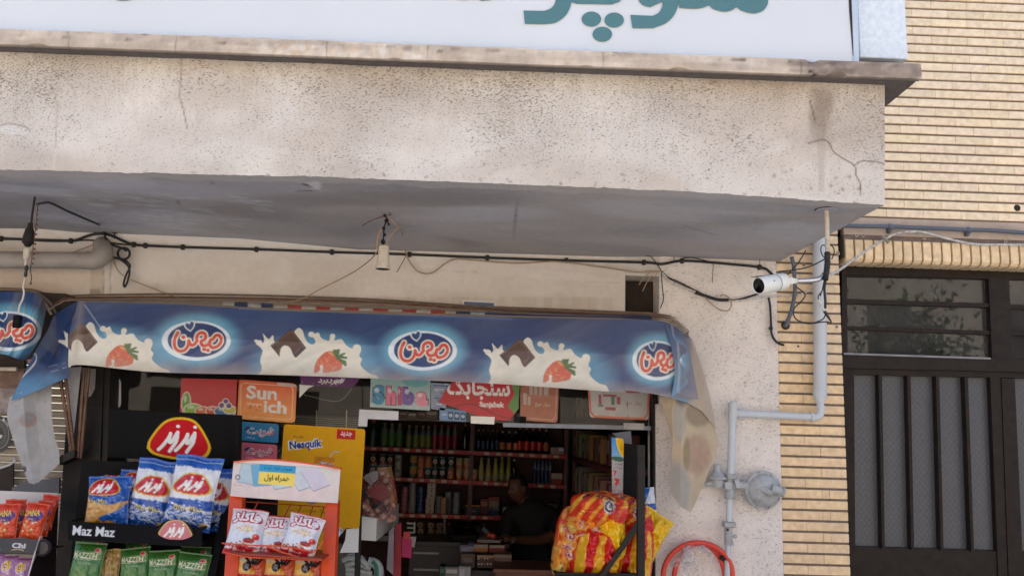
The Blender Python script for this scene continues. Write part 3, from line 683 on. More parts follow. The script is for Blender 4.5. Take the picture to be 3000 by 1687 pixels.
# soldier course over the door and the render band above it
zt = float(P(*cN(1600, 452), YW)[2]); zbo = float(P(*cN(1600, 715), YW)[2]); xl = float(P(*cN(572, 500), YW)[0])
mb = MB(); mb.box((xl, YW-.002, zt), (x1w, YW+.05, zb-SP+.05), M['band']); mb.build('render_band', house)
mb = MB(); cols = []; x = xl+.002; st = 0.0608
zA = float(P(*cN(1600, 498), YW)[2])
while x < x1w:
    n0 = len(mb.v); x0, x1 = x, x+st-.0125; vs = []
    prof = [(0, zA), (-.012, zA-.006), (-.014, zbo+.05), (-.010, zbo+.022), (.006, zbo+.006), (.03, zbo), (.16, zbo), (.16, zA)]
    for xx in (x0, x1): vs += [(xx, YW+a, b_) for a, b_ in prof]
    k = len(prof); mb.add(vs, [tuple(range(k)), tuple(reversed(range(k, 2*k)))]+[(i, k+i, k+(i+1) % k, (i+1) % k) for i in range(k)], M['brick'])
    c = lin((240, 212, 170))*rb.uniform(.9, 1.06); cols.append(np.tile(c, (len(mb.v)-n0, 1))); x += st
mb.col = np.concatenate(cols); mb.build('lintel', house, weld=False)
mb = MB(); mb.box((xl, YW+.006, zbo+.03), (x1w, YW+.155, zt), M['mortar']); mb.build('mortar_bed', house)

# door of the brick house
YD = YW+.13
door = empty('door', P(2700, 1400, YD)); door.parent = house; door.location = Vector(tuple(P(2700, 1400, YD)))-house.location
BD = M['brown_door']
def rail(name, pts, Y=YD, d=.05, f=cJ, parent=None, m=None):
    mb = MB(); mb.pxslab([f(*p) for p in pts], Y, d, m or BD); return mb.build(name, parent or door)
rail('head_rail', ((60, 222), (1500, 268), (1500, 306), (60, 278)))
rail('stop_rail', ((96, 262), (660, 280), (660, 289), (96, 271)), Y=YD-.012)
for k, (y0, y1) in enumerate((((366, 384), (386, 402)), ((473, 491), (487, 508)))):
    rail('glazing_bar', ((96, y0[0]), (668, y0[1]), (668, y1[1]-2), (96, y1[0]-2)), Y=YD-.008+.001*k, d=.04)
    rail('glazing_bar', ((745, y0[0]+22), (1400, y0[1]+20), (1400, y1[1]+18), (745, y1[0]+20)), Y=YD-.008+.001*k, d=.04)
rail('mullion', ((662, 284), (742, 288), (754, 604), (676, 600)), Y=YD-.018)
rail('jamb', ((88, 250), (108, 250), (118, 1500), (88, 1500)), Y=YD-.02)
rail('transom_rail', ((90, 580), (1500, 624), (1500, 668), (90, 636)), Y=YD-.03)
rail('highlight_bead', ((96, 577), (670, 596), (670, 603), (96, 584)), Y=YD-.036, d=.012, m=mat('bead_highlight', rgb(130, 128, 130), .4, var=.2))  # pale grey puts the highlight along the transom sill into the colour
rail('top_stile', ((100, 637), (1500, 669), (1500, 690), (100, 662)), Y=YD-.006)
rail('stile', ((112, 655), (136, 658), (141, 1336), (116, 1336)), Y=YD-.012)
rail('stile', ((668, 672), (708, 674), (738, 1500), (702, 1500)), Y=YD-.012)
rail('stile', ((712, 676), (764, 680), (800, 1500), (742, 1500)), Y=YD-.016)
rail('bottom_panel', ((112, 1332), (704, 1350), (704, 1520), (112, 1520)), Y=YD-.002)
rail('bottom_panel', ((790, 1352), (1500, 1372), (1500, 1540), (790, 1540)), Y=YD-.002)
for k, (a, b_) in enumerate(((233, 247), (345, 361), (457, 476), (569, 595))):
    rail('door_bar', ((a-1, 664+k*3), (a+12, 664+k*3), (b_+10, 1342+k*4), (b_-1, 1342+k*4)), Y=YD-.02)
for k in range(5): rail('door_bar', ((875+k*112, 690+k*3), (887+k*112, 690+k*3), (912+k*117, 1362), (900+k*117, 1362)), Y=YD-.02)
# wired obscure glass
m, t, b = new_mat('wired_glass'); L = t.links.new; N = t.nodes.new
ge = N('ShaderNodeNewGeometry'); sx = N('ShaderNodeSeparateXYZ'); L(ge.outputs['Position'], sx.inputs[0])
lines = []
for op in ('ADD', 'SUBTRACT'):
    zz = N('ShaderNodeMath'); zz.operation = 'MULTIPLY'; zz.inputs[1].default_value = .8; L(sx.outputs[2], zz.inputs[0])
    a = N('ShaderNodeMath'); a.operation = op; L(sx.outputs[0], a.inputs[0]); L(zz.outputs[0], a.inputs[1])
    s2 = N('ShaderNodeMath'); s2.operation = 'MULTIPLY'; s2.inputs[1].default_value = 30; L(a.outputs[0], s2.inputs[0])
    f2 = N('ShaderNodeMath'); f2.operation = 'FRACT'; L(s2.outputs[0], f2.inputs[0])
    l2 = N('ShaderNodeMath'); l2.operation = 'LESS_THAN'; l2.inputs[1].default_value = .12; L(f2.outputs[0], l2.inputs[0]); lines.append(l2)
mx = N('ShaderNodeMath'); mx.operation = 'MAXIMUM'; L(lines[0].outputs[0], mx.inputs[0]); L(lines[1].outputs[0], mx.inputs[1])
nz = N('ShaderNodeTexNoise'); nz.inputs['Scale'].default_value = 110; L(ge.outputs['Position'], nz.inputs['Vector'])
c1 = N('ShaderNodeMix'); c1.data_type = 'RGBA'; c1.inputs[6].default_value = (*rgb(92, 94, 99), 1); c1.inputs[7].default_value = (*rgb(80, 80, 82), 1); L(mx.outputs[0], c1.inputs[0])
c2 = N('ShaderNodeMix'); c2.data_type = 'RGBA'; c2.blend_type = 'MULTIPLY'; c2.inputs[0].default_value = .5; L(c1.outputs[2], c2.inputs[6]); L(nz.outputs[0], c2.inputs[7])
L(c2.outputs[2], b.inputs['Base Color']); b.inputs['Roughness'].default_value = .35
ad = N('ShaderNodeMath'); ad.operation = 'ADD'; L(mx.outputs[0], ad.inputs[0]); L(nz.outputs[0], ad.inputs[1])
bp = N('ShaderNodeBump'); bp.inputs['Strength'].default_value = .5; bp.inputs['Distance'].default_value = .003; L(ad.outputs[0], bp.inputs['Height']); L(bp.outputs[0], b.inputs['Normal'])
M['wired'] = m
rail('door_pane', ((132, 655), (690, 668), (705, 1352), (132, 1336)), Y=YD+.03, d=.006, m=M['wired'])
rail('door_pane', ((760, 676), (1500, 700), (1500, 1380), (785, 1356)), Y=YD+.03, d=.006, m=M['wired'])
M['dark_glass'] = glass_mat('dim_hall_glass', (.5, .52, .52), .8, haze=.07)
rail('transom_pane', ((98, 262), (668, 282), (678, 600), (100, 582)), Y=YD+.02, d=.005, m=M['dark_glass'])
rail('transom_pane', ((740, 286), (1500, 310), (1500, 640), (750, 604)), Y=YD+.02, d=.005, m=M['dark_glass'])
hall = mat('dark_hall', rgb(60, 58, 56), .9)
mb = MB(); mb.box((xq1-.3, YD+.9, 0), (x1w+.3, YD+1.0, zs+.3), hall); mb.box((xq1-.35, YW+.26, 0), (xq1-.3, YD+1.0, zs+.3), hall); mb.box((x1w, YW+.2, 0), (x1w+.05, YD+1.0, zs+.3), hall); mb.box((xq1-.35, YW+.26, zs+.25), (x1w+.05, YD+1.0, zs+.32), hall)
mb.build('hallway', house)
mb = MB(); mb.box((xp1, YW+.25, zs+.35), (14, YD+4, 7.6), M['band']); mb.box((x1w+.05, YW, 0), (14, YD+4, zs+.35), M['band']); mb.build('unseen_upper_storey', house)  # unseen upper body of the house, added tall and deep to block the sun

# ================================================================== signboard on the balcony
YS = 3.555
sign = empty('signboard', P(1300, 130, YS), 'long white vinyl signboard with teal Persian lettering above the balcony ledge', 'sign')
zsT = 4.75
mb = MB(); nx = 160; vs = []; px = np.linspace(-700, 2503, nx); pb = np.interp(px, [-700, 0, 500, 1000, 1500, 2000, 2503], [66, 84, 98, 117, 138, 157, 184])
bot = Parr(px, pb, np.full(nx, YS)); rows = 14; pr = []
for j in range(rows):
    f = j/(rows-1); q = bot.copy(); q[:, 2] = bot[:, 2]*(1-f)+zsT*f; q[:, 1] += np.array([mnoise.noise((a*.7, c*1.1, 7))*.003*min(1, f*6) for a, c in zip(q[:, 0], q[:, 2])]); pr.append(q)
mb.add(np.concatenate(pr), grid_faces(nx, rows), M['vinyl']); mb.build('sign_face', sign, smooth=True, weld=False)
mb = MB(); pth = []
for i in range(260):
    x = -700+i/259*3203; y = np.interp(x, [-700, 0, 500, 1000, 1500, 2000, 2503], [66, 84, 98, 117, 138, 157, 184])
    ph = ((x+85) % 171)/171; pth.append(P(x, y+2.0+4.0*math.sin(math.pi*ph)**.6, YS-.008))
mb.tube(pth, [.007+.003*abs(math.sin(i*.9)) for i in range(260)], M['vinyl'], 8); mb.build('rolled_hem', sign, smooth=True)
xs_ = np.linspace(-700, 2503, 60); ys_ = np.interp(xs_, [-700, 0, 500, 1000, 1500, 2000, 2503], [66, 84, 98, 117, 138, 157, 184]); mb = MB(); mb.add(np.concatenate([Parr(xs_, ys_+3, np.full(60, 3.575)), Parr(xs_, ys_+40, np.full(60, 3.575))]), grid_faces(60, 2), M['dark_hole']); mb.build('gap_shade_strip', sign, weld=False)  # dark strip painted as the shade in the open gap under the hem
# letters: the lower part of the word shows, the rest goes on above
def lerp_pts(ps, f): return [f(*p) for p in ps]
LT = []
bz = lambda ps: smooth_path([np.array(p, float) for p in ps], 6)
LT.append([cB(*p) for p in [(1105, 66), (1230, 68)]+[tuple(q) for q in bz([(1230, 68), (1270, 52), (1296, 18), (1304, -60), (1300, -160)])]+[(1392, -170)]+[tuple(q) for q in bz([(1392, -170), (1396, -40), (1392, 30), (1360, 95), (1300, 138), (1230, 148)])]+[(1113, 146)]])
LT.append([cB(*p) for p in [(1396, -70)]+[(1396, 14), (1430, 24), (1640, 28), (1690, 10), (1712, -30), (1716, -170), (1630, -170), (1626, -70)]])
LT.append([cB(*p) for p in [(1754, 92), (1890, 98)]+[tuple(q) for q in bz([(1890, 98), (1925, 78), (1945, 45), (1950, 10)])]+[tuple(q) for q in bz([(1870, 45), (1820, 25), (1800, -20), (1810, -90), (1870, -140), (1960, -140), (2030, -90), (2050, -20), (2045, 30)])]+[tuple(q) for q in bz([(2045, 30), (2020, 90), (1970, 140), (1890, 172)])]+[(1766, 172)]])
LT.append([cC(*p) for p in [(-20, -50), (-20, 48)]+[tuple(q) for q in bz([(-20, 48), (70, 54), (130, 46), (160, 34), (190, 56), (250, 72), (300, 62), (328, 45), (360, 66), (425, 82), (480, 70), (510, 38), (520, -10), (520, -160)])]+[(432, -160), (428, -40), (405, -4), (372, -2), (360, -30), (356, -120), (270, -120), (266, -30), (250, -6), (215, -10), (206, -40), (200, -120), (116, -120), (112, -60)]])
for cx, cy in ((1517, 117), (1655, 123), (1583, 209)): LT.append([cB(cx+59*math.cos(a), cy+45*math.sin(a)) for a in np.linspace(0, 2*math.pi, 30)[:-1]])
LT.append([cA(745+66*math.cos(a), -22+28*math.sin(a)) for a in np.linspace(0, 2*math.pi, 24)[:-1]])
LT.append([cB(*p) for p in [(690, -60), (700, -2), (760, 0), (800, -16), (850, 6), (900, 2), (930, -20), (930, -60)]])
for pg in LT: mb = MB(); mb.pxslab(pg, YS-.0055, .0012, M['teal']); mb.build('letter', sign)
mb = MB()
x0, x1 = float(P(2516, 100, 3.6)[0]), float(P(2657, 100, 3.6)[0]); zb0 = float(P(2590, 171, 3.6)[2])
mb.box((x0, 3.60, zb0), (x1, 3.86, zsT), M['galv'], bev=.004); mb.box((x0+.01, 3.64, zb0-.02), (x1-.03, 3.84, zb0), M['dark_hole']); mb.build('end_box', sign)
mb = MB(); mb.pxslab([cC(1018, -200), cC(1058, -200), cC(1070, 380), cC(1040, 372)], 3.545, .03, mat('pale_edge_strip', rgb(205, 216, 226), .4, metal=.2, var=.05)); mb.pxslab([cC(1004, -200), cC(1019, -200), cC(1043, 372), cC(1034, 330), cC(1012, 60)], 3.55, .01, M['dark_hole']); mb.build('edge_strip', sign)  # the dark slab is a painted shadow line beside the pale strip
mb = MB(); mb.box((-4.0, 3.6, zc1+.03), (x0-.03, 3.75, zsT), M['galv']); mb.build('sign_frame', sign)

# ================================================================== across the street (seen only mirrored in the glass)
opp = empty('facing_building', (2, -12, 0), 'plain brick block across the street mirrored in the door glass', 'building')
mb = MB(); bmk = mat('far_brick', rgb(222, 206, 186), .9, var=.2, vscale=2); mb.box((-18, -14, -.15), (18, -10, 6.6), bmk); mb.build('wall', opp)
mb = MB()
for i in range(10):
    for z in (1.2, 3.8): mb.box((-14+i*2.9, -10.02, z), (-12.9+i*2.9, -9.98, z+1.3), M['dark_hole'])
mb.build('window', opp)
tree = empty('street_tree', (7.6, -5.2, 0), 'leafy street tree across the road mirrored in the door glass', 'tree')
mb = MB(); mb.tube([(7.6, -5.2, -.15), (7.65, -5.2, 1.2), (7.5, -5.1, 2.4), (7.6, -5.2, 3.2)], [.13, .11, .09, .05], mat('bark', (.1, .08, .06), .9, var=.3), 8); mb.build('trunk', tree, smooth=True)
mb = MB(); lf = mat('leaf', (.06, .10, .03), .6, var=.4, vscale=3); rt = random.Random(4)
for _ in range(1500):
    c = np.array([7.9, -5.2, 3.3])+np.array([rt.gauss(0, .55), rt.gauss(0, .6), rt.gauss(0, .6)]); a = np.array([rt.gauss(0, 1) for _ in range(3)]); a /= np.linalg.norm(a); b_ = np.cross(a, [rt.gauss(0, 1) for _ in range(3)]); b_ /= np.linalg.norm(b_); s_ = rt.uniform(.05, .1)
    mb.add([c-a*s_, c+b_*s_*.5, c+a*s_, c-b_*s_*.5], [(0, 1, 2, 3)], lf)
mb.build('crown', tree, weld=False)
# ================================================================== awnings
NAVY, BLUE, CYAN, MILK = lin((44, 66, 112)), lin((60, 92, 138)), lin((112, 176, 202)), lin((228, 222, 206))
DUST = lin((164, 148, 132))
M['vinyl_print'] = print_mat('awning_vinyl', rough=.36, bump=.003, bscale=11, spec=.5, var=.05)
def L2(dx, dy): return lambda p: (p[0]/2.8986+600+dx, p[1]/2.8986+800+dy)
SPL = [(430, 960), (440, 880), (485, 820), (470, 740), (490, 660), (452, 610), (420, 575), (440, 562), (480, 598), (506, 572), (492, 512), (515, 535), (545, 560), (580, 525), (590, 580), (650, 560), (740, 520), (772, 482), (800, 465), (830, 488), (850, 550), (880, 592), (915, 606), (940, 585), (920, 545), (882, 532), (888, 506), (930, 516), (965, 503), (985, 545), (1020, 566), (1058, 572), (1062, 530), (1085, 517), (1106, 540), (1100, 572), (1160, 560), (1200, 612), (1258, 640), (1275, 613), (1312, 613), (1328, 650), (1312, 700), (1336, 730), (1322, 782), (1400, 852), (1455, 868), (1480, 900), (1500, 960)]
def draw_awning(A, shifts, ovals):
    def base(X, Y):
        c = np.zeros(X.shape+(3,)); c[:] = NAVY
        b = np.clip(.5+.5*np.sin(X*.011+Y*.02)+.25*np.sin(X*.031), 0, 1)[..., None]*.35
        return c*(1-b)+BLUE*b
    A.grad(base)
    for dx, dy in shifts:
        f = L2(dx, dy); cx, cy = f((960, 780)); A.ell(cx, cy+14, 150, 84, CYAN, .6, soft=.55)
    for cx, cy, k in ovals:
        A.ell(cx, cy, 92*k, 58, CYAN, .9, soft=.62)
    for dx, dy in shifts:
        f = L2(dx, dy); pp = [np.array(f(p)) for p in SPL]; A.poly(smooth_path(pp, 3), MILK)
        for _ in range(14):
            r = random.Random(_); x, y = f((r.uniform(500, 1380), r.uniform(650, 900))); A.ell(x, y, r.uniform(15, 50), r.uniform(6, 18), rgb(214, 214, 200), .35, r.uniform(-30, 30), soft=.6)
        for q in ((460, 590, 9), (905, 520, 9), (1085, 535, 8), (1292, 635, 12)): x, y = f(q[:2]); A.ell(x, y, q[2], q[2]*.9, MILK)
        A.poly([f(p) for p in ((735, 470), (862, 635), (778, 715), (640, 715), (556, 615))], rgb(72, 50, 42))
        A.poly([f(p) for p in ((740, 505), (828, 628), (770, 690), (650, 690), (600, 612))], rgb(88, 62, 52))
        A.stroke([f(p) for p in ((575, 610), (735, 492), (845, 635))], 3, rgb(126, 96, 80), smooth=False); A.stroke([f(p) for p in ((745, 700), (815, 630))], 3, rgb(110, 82, 70))
        A.poly(smooth_path([np.array(f(p)) for p in ((636, 730), (640, 660), (660, 622), (692, 614), (728, 640), (748, 690), (775, 725))], 4), MILK)
        body = [np.array(f(p)) for p in ((925, 850), (935, 780), (970, 715), (1035, 664), (1095, 668), (1145, 730), (1168, 775), (1150, 822), (1080, 838), (1010, 845), (1000, 812), (1006, 790), (985, 776), (978, 800), (980, 822), (950, 846))]
        A.poly(smooth_path(body, 3), rgb(206, 92, 66))
        for i in range(34):
            r = random.Random(i*3); x, y = f((r.uniform(945, 1140), r.uniform(690, 830))); A.ell(x, y, 2.2, 1.6, rgb(226, 168, 96), .7)
        A.poly([f(p) for p in ((1040, 668), (1100, 668), (1100, 700), (1060, 690))], rgb(222, 180, 110), .6)
        for q in (((1070, 660), (1100, 690), (1120, 740), (1150, 720), (1130, 680)), ((1085, 650), (1150, 645), (1140, 690), (1100, 690)), ((1120, 690), (1212, 712), (1205, 728), (1130, 720)), ((1130, 715), (1200, 745), (1205, 785), (1190, 790), (1140, 745)), ((1140, 690), (1190, 672), (1196, 684), (1150, 712))): A.poly([f(p) for p in q], rgb(82, 112, 62))
    for cx, cy, k in ovals:
        g = lambda p: (cx+((p[0]-1855)/2.8986)*k, cy+(p[1]-652)/2.8986)
        A.ell(cx-2, cy+2, 101*k, 58, rgb(226, 236, 240)); A.ell(cx, cy, 86*k, 50, rgb(38, 62, 112))
        H = [g(p) for p in ((1800, 582), (1760, 555), (1742, 520), (1758, 500), (1790, 512), (1806, 486), (1832, 488), (1840, 520), (1825, 555))]
        A.poly(smooth_path([np.array(p) for p in H], 3), rgb(214, 226, 226)); hx, hy = g((1795, 530)); H2 = [(hx+(x-hx)*.74, hy+(y-hy)*.74) for x, y in H]; A.poly(smooth_path([np.array(p) for p in H2], 3), rgb(44, 74, 124))
        S = [((1693, 588), (1668, 640), (1664, 695), (1690, 738), (1738, 742), (1775, 708), (1786, 655)), ((1786, 655), (1802, 692), (1830, 690), (1858, 655)), ((1852, 640), (1862, 605), (1895, 588), (1925, 602), (1926, 640), (1890, 664), (1905, 698), (1950, 690), (1972, 648)), ((1972, 648), (1964, 690), (1988, 716), (2035, 700), (2062, 655), (2046, 615), (2016, 612), (1990, 645))]
        D = ((1740, 628), (1916, 730), (1948, 738))
        for w_, c in ((17, rgb(236, 226, 206)), (9.5, rgb(212, 80, 62))):
            for s_ in S: A.stroke([g(p) for p in s_], w_, c)
            for d in D: x, y = g(d); A.ell(x, y, w_*.62, w_*.58, c)
A = Art(150, 820, 2140, 1480, 1.0)
draw_awning(A, ((0, 0), (-611, -17), (671, 28)), ((577, 996, 1.0), (1240, 1025, 1.0), (1927, 1054, .72)))
# dust along the lower hem and grime at the two ends
X, Y = np.meshgrid(A.X, A.Y)
hem = np.interp(A.X, [150, 465, 1106, 1456, 1793, 2140], [1069, 1089, 1106, 1124, 1147, 1170])
k = np.clip((Y-(hem[None]-50))/50, 0, 1)**1.1*.75
nz = .5+.5*np.sin(X*.05+3*np.sin(Y*.03))*np.sin(X*.013+1); k = k*(.6+.4*nz)
k = np.maximum(k, np.clip((230-X)/90, 0, 1)*.55); k = np.maximum(k, np.clip((X-1960)/90, 0, 1)*.6)
k = np.maximum(k, np.clip(((890+.02*X)-Y)/26, 0, 1)*.5)
k = np.maximum(k, .06+.09*(.5+.5*np.sin(X*.006+2*np.sin(Y*.011)))*(.5+.5*np.sin(X*.021+Y*.03))+.10*np.clip((X-1300)/700, 0, 1)); k = np.maximum(k, (np.abs((Y-900)-(X-1640)*.9) < 26)*.16); k = np.maximum(k, np.clip(1-np.abs(X-236-(Y-900)*-.1)/22, 0, 1)*.5)
A.a = A.a*(1-k[..., None])+DUST*k[..., None]
A.stroke([(248, 893), (300, 968), (330, 1020)], 3, rgb(190, 206, 220), .5); A.stroke([(700, 905), (1000, 915), (1500, 935)], 4, rgb(120, 146, 186), .35)
A.stroke([(1960, 900), (1975, 1000), (1990, 1150)], 6, rgb(170, 176, 182), .4)
awn = empty('awning', (-.7, 4.9, 1.9), 'wide blue dairy awning with white ovals and milk splashes over the doorway', 'awning', None)
top = [(*VW(196, 758), 4.70), (*VW(420, 764), 4.70), (*VW(700, 781), 4.70), (*VW(1000, 791), 4.70), (*VW(1250, 797), 4.70), (*VW(1600, 805), 4.70), (*VW(1680, 812), 4.72), (*VW(1722, 840), 4.74)]
mid = [(*VW(175, 838), 4.61), (*VW(420, 846), 4.61), (*VW(700, 858), 4.61), (*VW(1000, 870), 4.61), (*VW(1250, 880), 4.61), (*VW(1600, 892), 4.61), (*VW(1690, 900), 4.63), (*VW(1742, 920), 4.68)]
bot = [(*VW(171, 922), 4.58), (*VW(215, 918), 4.60), (*VW(400, 936), 4.59), (*VW(700, 943), 4.58), (*VW(950, 952), 4.58), (*VW(1250, 965), 4.58), (*VW(1540, 985), 4.58), (*VW(1575, 982), 4.59), (*VW(1640, 990), 4.59), (*VW(1690, 999), 4.62), (*VW(1757, 1004), 4.68)]
def fold1(u, v):
    return np.array([.016*mnoise.noise((a*11, b*1.4, 1))*(.25+b)+.006*abs(mnoise.noise((a*22+b*5, b*2-a*8, 6)))+.004*mnoise.noise((a*30, b*4, 2))+.006*math.sin(a*40+b*3)*max(0, b-.55) for a, b in zip(u, v)])
sheet('valance', [top, mid, bot], A, M['vinyl_print'], awn, 860, 110, fold1)
# top of the fabric, running back to the wall
SA = Art(150, 760, 2140, 960, .5, DUST*.85)
back = [(*VW(150, 750), 4.97), (*VW(420, 746), 4.97), (*VW(900, 752), 4.97), (*VW(1180, 770), 4.97), (*VW(1650, 792), 4.97), (*VW(1700, 806), 4.96), (*VW(1735, 832), 4.94)]
top2 = [(x, y, Y) for x, y, Y in top]
sheet('top_fabric', [back, top2], SA, M['vinyl_print'], awn, 200, 10, lambda u, v: np.array([.01*mnoise.noise((a*20, b*3, 5)) for a, b in zip(u, v)]))
fm = mat('dusty_slat', rgb(120, 104, 92), .7, var=.25, vscale=18, dirt=rgb(80, 70, 64), damt=.5)
for k, (dy, Yk) in enumerate(((-5, 4.95), (1, 4.86), (6.5, 4.78))):
    pth = smooth_path([P(*VW(*p), Yk) for p in ((128-k*4, 775+dy), (150, 757+dy), (200, 748+dy), (500, 745+dy+k*2), (900, 756+dy+k*2), (1180, 774+dy+k), (1400, 783+dy+k), (1650, 795+dy+k), (1700, 812+dy), (1732, 842+dy))], 8)
    mb = MB(); mb.tube(pth, .0062-.001*k, fm if k != 1 else M['rust'], 6); mb.build('fabric_hem', awn, smooth=True)
# striped edge of an older cloth lying folded on top
sp = [VW(*p) for p in ((560, 763), (700, 771), (900, 778), (1060, 783), (1150, 787), (1300, 791), (1640, 801))]
d = np.interp(np.linspace(0, 1, 300), np.linspace(0, 1, 7), [q[0] for q in sp]); e = np.interp(d, [q[0] for q in sp], [q[1] for q in sp])
mb = MB(); pts = []
for f, Yk in ((-8, 4.85), (-1, 4.765), (6, 4.745)): pts.append(Parr(d, e+f, np.full(300, Yk)))
mb.add(np.concatenate(pts), grid_faces(300, 3), print_mat('striped_cloth', .6, var=.2))
cl = []
for x in d:
    if x < 800: c = [rgb(176, 172, 164), rgb(46, 62, 100)][int((x-650)/38) % 2]
    elif x < 1335: c = [rgb(186, 178, 168), rgb(176, 58, 52)][int((x-800)/42) % 2]
    elif x < 1460: c = [rgb(40, 58, 100), rgb(170, 186, 190)][int((x-1335)/42) % 2]
    else: c = rgb(38, 54, 96)
    cl.append(c)
mb.col = np.tile(np.array(cl), (3, 1)); mb.build('striped_fold', awn, weld=False)
# left side flap
def left_col(px, py, u, v):
    B = Art(-20, 860, 300, 1240, 1.0, lin((36, 56, 98)))
    B.ell(130, 1150, 60, 40, lin((74, 118, 156)), .8, soft=.8); B.ell(60, 1190, 60, 60, lin((84, 134, 172)), .8, soft=.7)
    f = cX
    B.poly([f(*p) for p in ((700, 520), (760, 760), (850, 900), (850, 1120), (640, 980), (560, 860), (600, 720))], lin((66, 70, 92)), .8)
    B.poly(smooth_path([np.array(f(*p)) for p in ((440, 1000), (500, 1040), (525, 1110), (490, 1200), (400, 1300), (260, 1430), (180, 1470), (330, 1250), (420, 1150))], 4), rgb(206, 202, 200)); B.poly(smooth_path([np.array(f(*p)) for p in ((440, 1005), (490, 1050), (510, 1110), (470, 1190), (380, 1290), (270, 1410), (340, 1260), (410, 1180), (435, 1100))], 4), rgb(44, 58, 108))
    B.stroke([f(*p) for p in ((420, 1050), (425, 1120), (370, 1195))], 9, rgb(196, 74, 62))
    B.poly([f(*p) for p in ((690, 520), (600, 720), (500, 900), (400, 1080), (290, 1320), (240, 1480), (180, 1500), (230, 1250), (330, 900), (430, 640))], rgb(124, 112, 106), .8)
    for q in ((750, 1210, 130), (900, 1180, 70), (770, 1285, 120), (910, 1240, 60)):
        x, y = f(*q[:2]); B.text('......', x, y, q[2]/4.83, 3, rgb(160, 170, 184), rot=-12)
    B.poly([f(*p) for p in ((900, 720), (960, 760), (960, 960), (930, 930), (820, 870), (830, 850), (930, 850))], MILK)
    return B.at(px, py)
sheet('side_flap', [[(*VW(195, 757), 4.74), (*VW(140, 790), 4.80), (*VW(120, 830), 4.84), (*VW(85, 890), 4.83), (*VW(55, 950), 4.80), (*VW(27, 1008), 4.78)],
    [(*VW(196, 775), 4.70), (*VW(165, 820), 4.72), (*VW(150, 860), 4.74), (*VW(125, 910), 4.74), (*VW(95, 955), 4.74), (*VW(50, 1000), 4.76)],
    [(*VW(184, 790), 4.66), (*VW(176, 830), 4.63), (*VW(172, 865), 4.62), (*VW(172, 900), 4.62), (*VW(173, 925), 4.63), (*VW(174, 948), 4.64)]], left_col, M['vinyl_print'], awn, 90, 60)
WHT = print_mat('cloth_underside', .6, bump=.002, bscale=30, var=.08, transl=.3)
def under_col(px, py, u, v):
    B = Art(-20, 1100, 260, 1440, .6, rgb(196, 194, 194)); B.ell(*VW(70, 1055), 26, 22, rgb(190, 160, 150), .8); B.ell(*VW(68, 1050), 18, 14, rgb(180, 176, 176)); B.ell(*VW(60, 1180), 8, 10, rgb(70, 64, 60), .9)
    B.speck(30, rgb(120, 112, 108), 1, 3, alpha=.6); return B.at(px, py)
sheet('hanging_cloth', [[(*VW(24, 1000), 4.80), (*VW(18, 1050), 4.81), (*VW(35, 1110), 4.81), (*VW(55, 1170), 4.81), (*VW(72, 1214), 4.80)], [(*VW(55, 985), 4.76), (*VW(62, 1050), 4.77), (*VW(66, 1110), 4.78), (*VW(75, 1165), 4.79), (*VW(85, 1217), 4.79)], [(*VW(90, 970), 4.82), (*VW(92, 1050), 4.83), (*VW(100, 1110), 4.83), (*VW(105, 1150), 4.82), (*VW(98, 1212), 4.80)], [(*VW(130, 955), 4.80), (*VW(130, 1040), 4.82), (*VW(138, 1100), 4.82), (*VW(148, 1130), 4.82), (*VW(150, 1166), 4.82)]], under_col, WHT, awn, 60, 60, lambda u, v: .012*np.sin(u*18)*(1-v*.3))
sheet('hanging_cloth', [[(*VW(165, 925), 4.84), (*VW(170, 1000), 4.86), (*VW(172, 1090), 4.87), (*VW(173, 1140), 4.87)], [(*VW(205, 922), 4.85), (*VW(196, 1000), 4.87), (*VW(186, 1090), 4.88), (*VW(178, 1142), 4.88)]], under_col, WHT, awn, 20, 40)
# folding arms that meet on the post
for a, b_, Ya, Yb in ((VW(150, 940), VW(182, 1152), 4.80, 4.86), (VW(163, 935), VW(188, 1150), 4.80, 4.86), (VW(212, 925), VW(196, 1150), 4.84, 4.87), (VW(224, 925), VW(203, 1152), 4.84, 4.87)):
    mb = MB(); mb.tube([P(*a, Ya), P(*b_, Yb)], .0095, M['rust'], 8); mb.build('arm', awn, smooth=True)
mb = MB(); mb.pxslab([cE(365, 682), (cE(395, 650)), cE(480, 610), cE(500, 622), cE(495, 655), cE(420, 690), cE(385, 708)], 4.83, .10, M['black_steel']); mb.build('arm_bracket', awn)
# right side flap and the corner hanging behind it
def right_col(px, py, u, v):
    B = Art(1900, 900, 2130, 1520, .8, rgb(150, 150, 150)); B.ell(1990, 960, 75, 170, lin((74, 100, 142)), .9, soft=.7); B.ell(2010, 1130, 50, 60, lin((112, 152, 180)), .7, soft=.7)
    B.ell(2070, 1110, 40, 170, rgb(180, 160, 136), .9, soft=.6); B.ell(2000, 1020, 20, 90, rgb(120, 104, 92), .5, soft=.6); B.ell(2080, 1300, 60, 120, rgb(186, 168, 146), .9, soft=.7)
    B.stroke([(1975, 920), (1990, 1060), (1985, 1160)], 7, rgb(180, 190, 200), .45); return B.at(px, py)
def corner_col(px, py, u, v):
    B = Art(1900, 1100, 2130, 1520, .8, rgb(232, 212, 180)); B.ell(1970, 1440, 40, 70, rgb(176, 180, 182), .7, soft=.7); B.ell(2040, 1330, 34, 46, rgb(196, 150, 134), .55, soft=.5); B.ell(2012, 1330, 8, 40, rgb(150, 150, 96), .5, soft=.5)
    B.ell(1990, 1230, 14, 50, rgb(190, 196, 196), .6, soft=.6); B.ell(2046, 1210, 30, 30, rgb(130, 112, 98), .55, soft=.6); B.ell(2000, 1150, 20, 30, rgb(96, 104, 120), .7, soft=.6); return B.at(px, py)
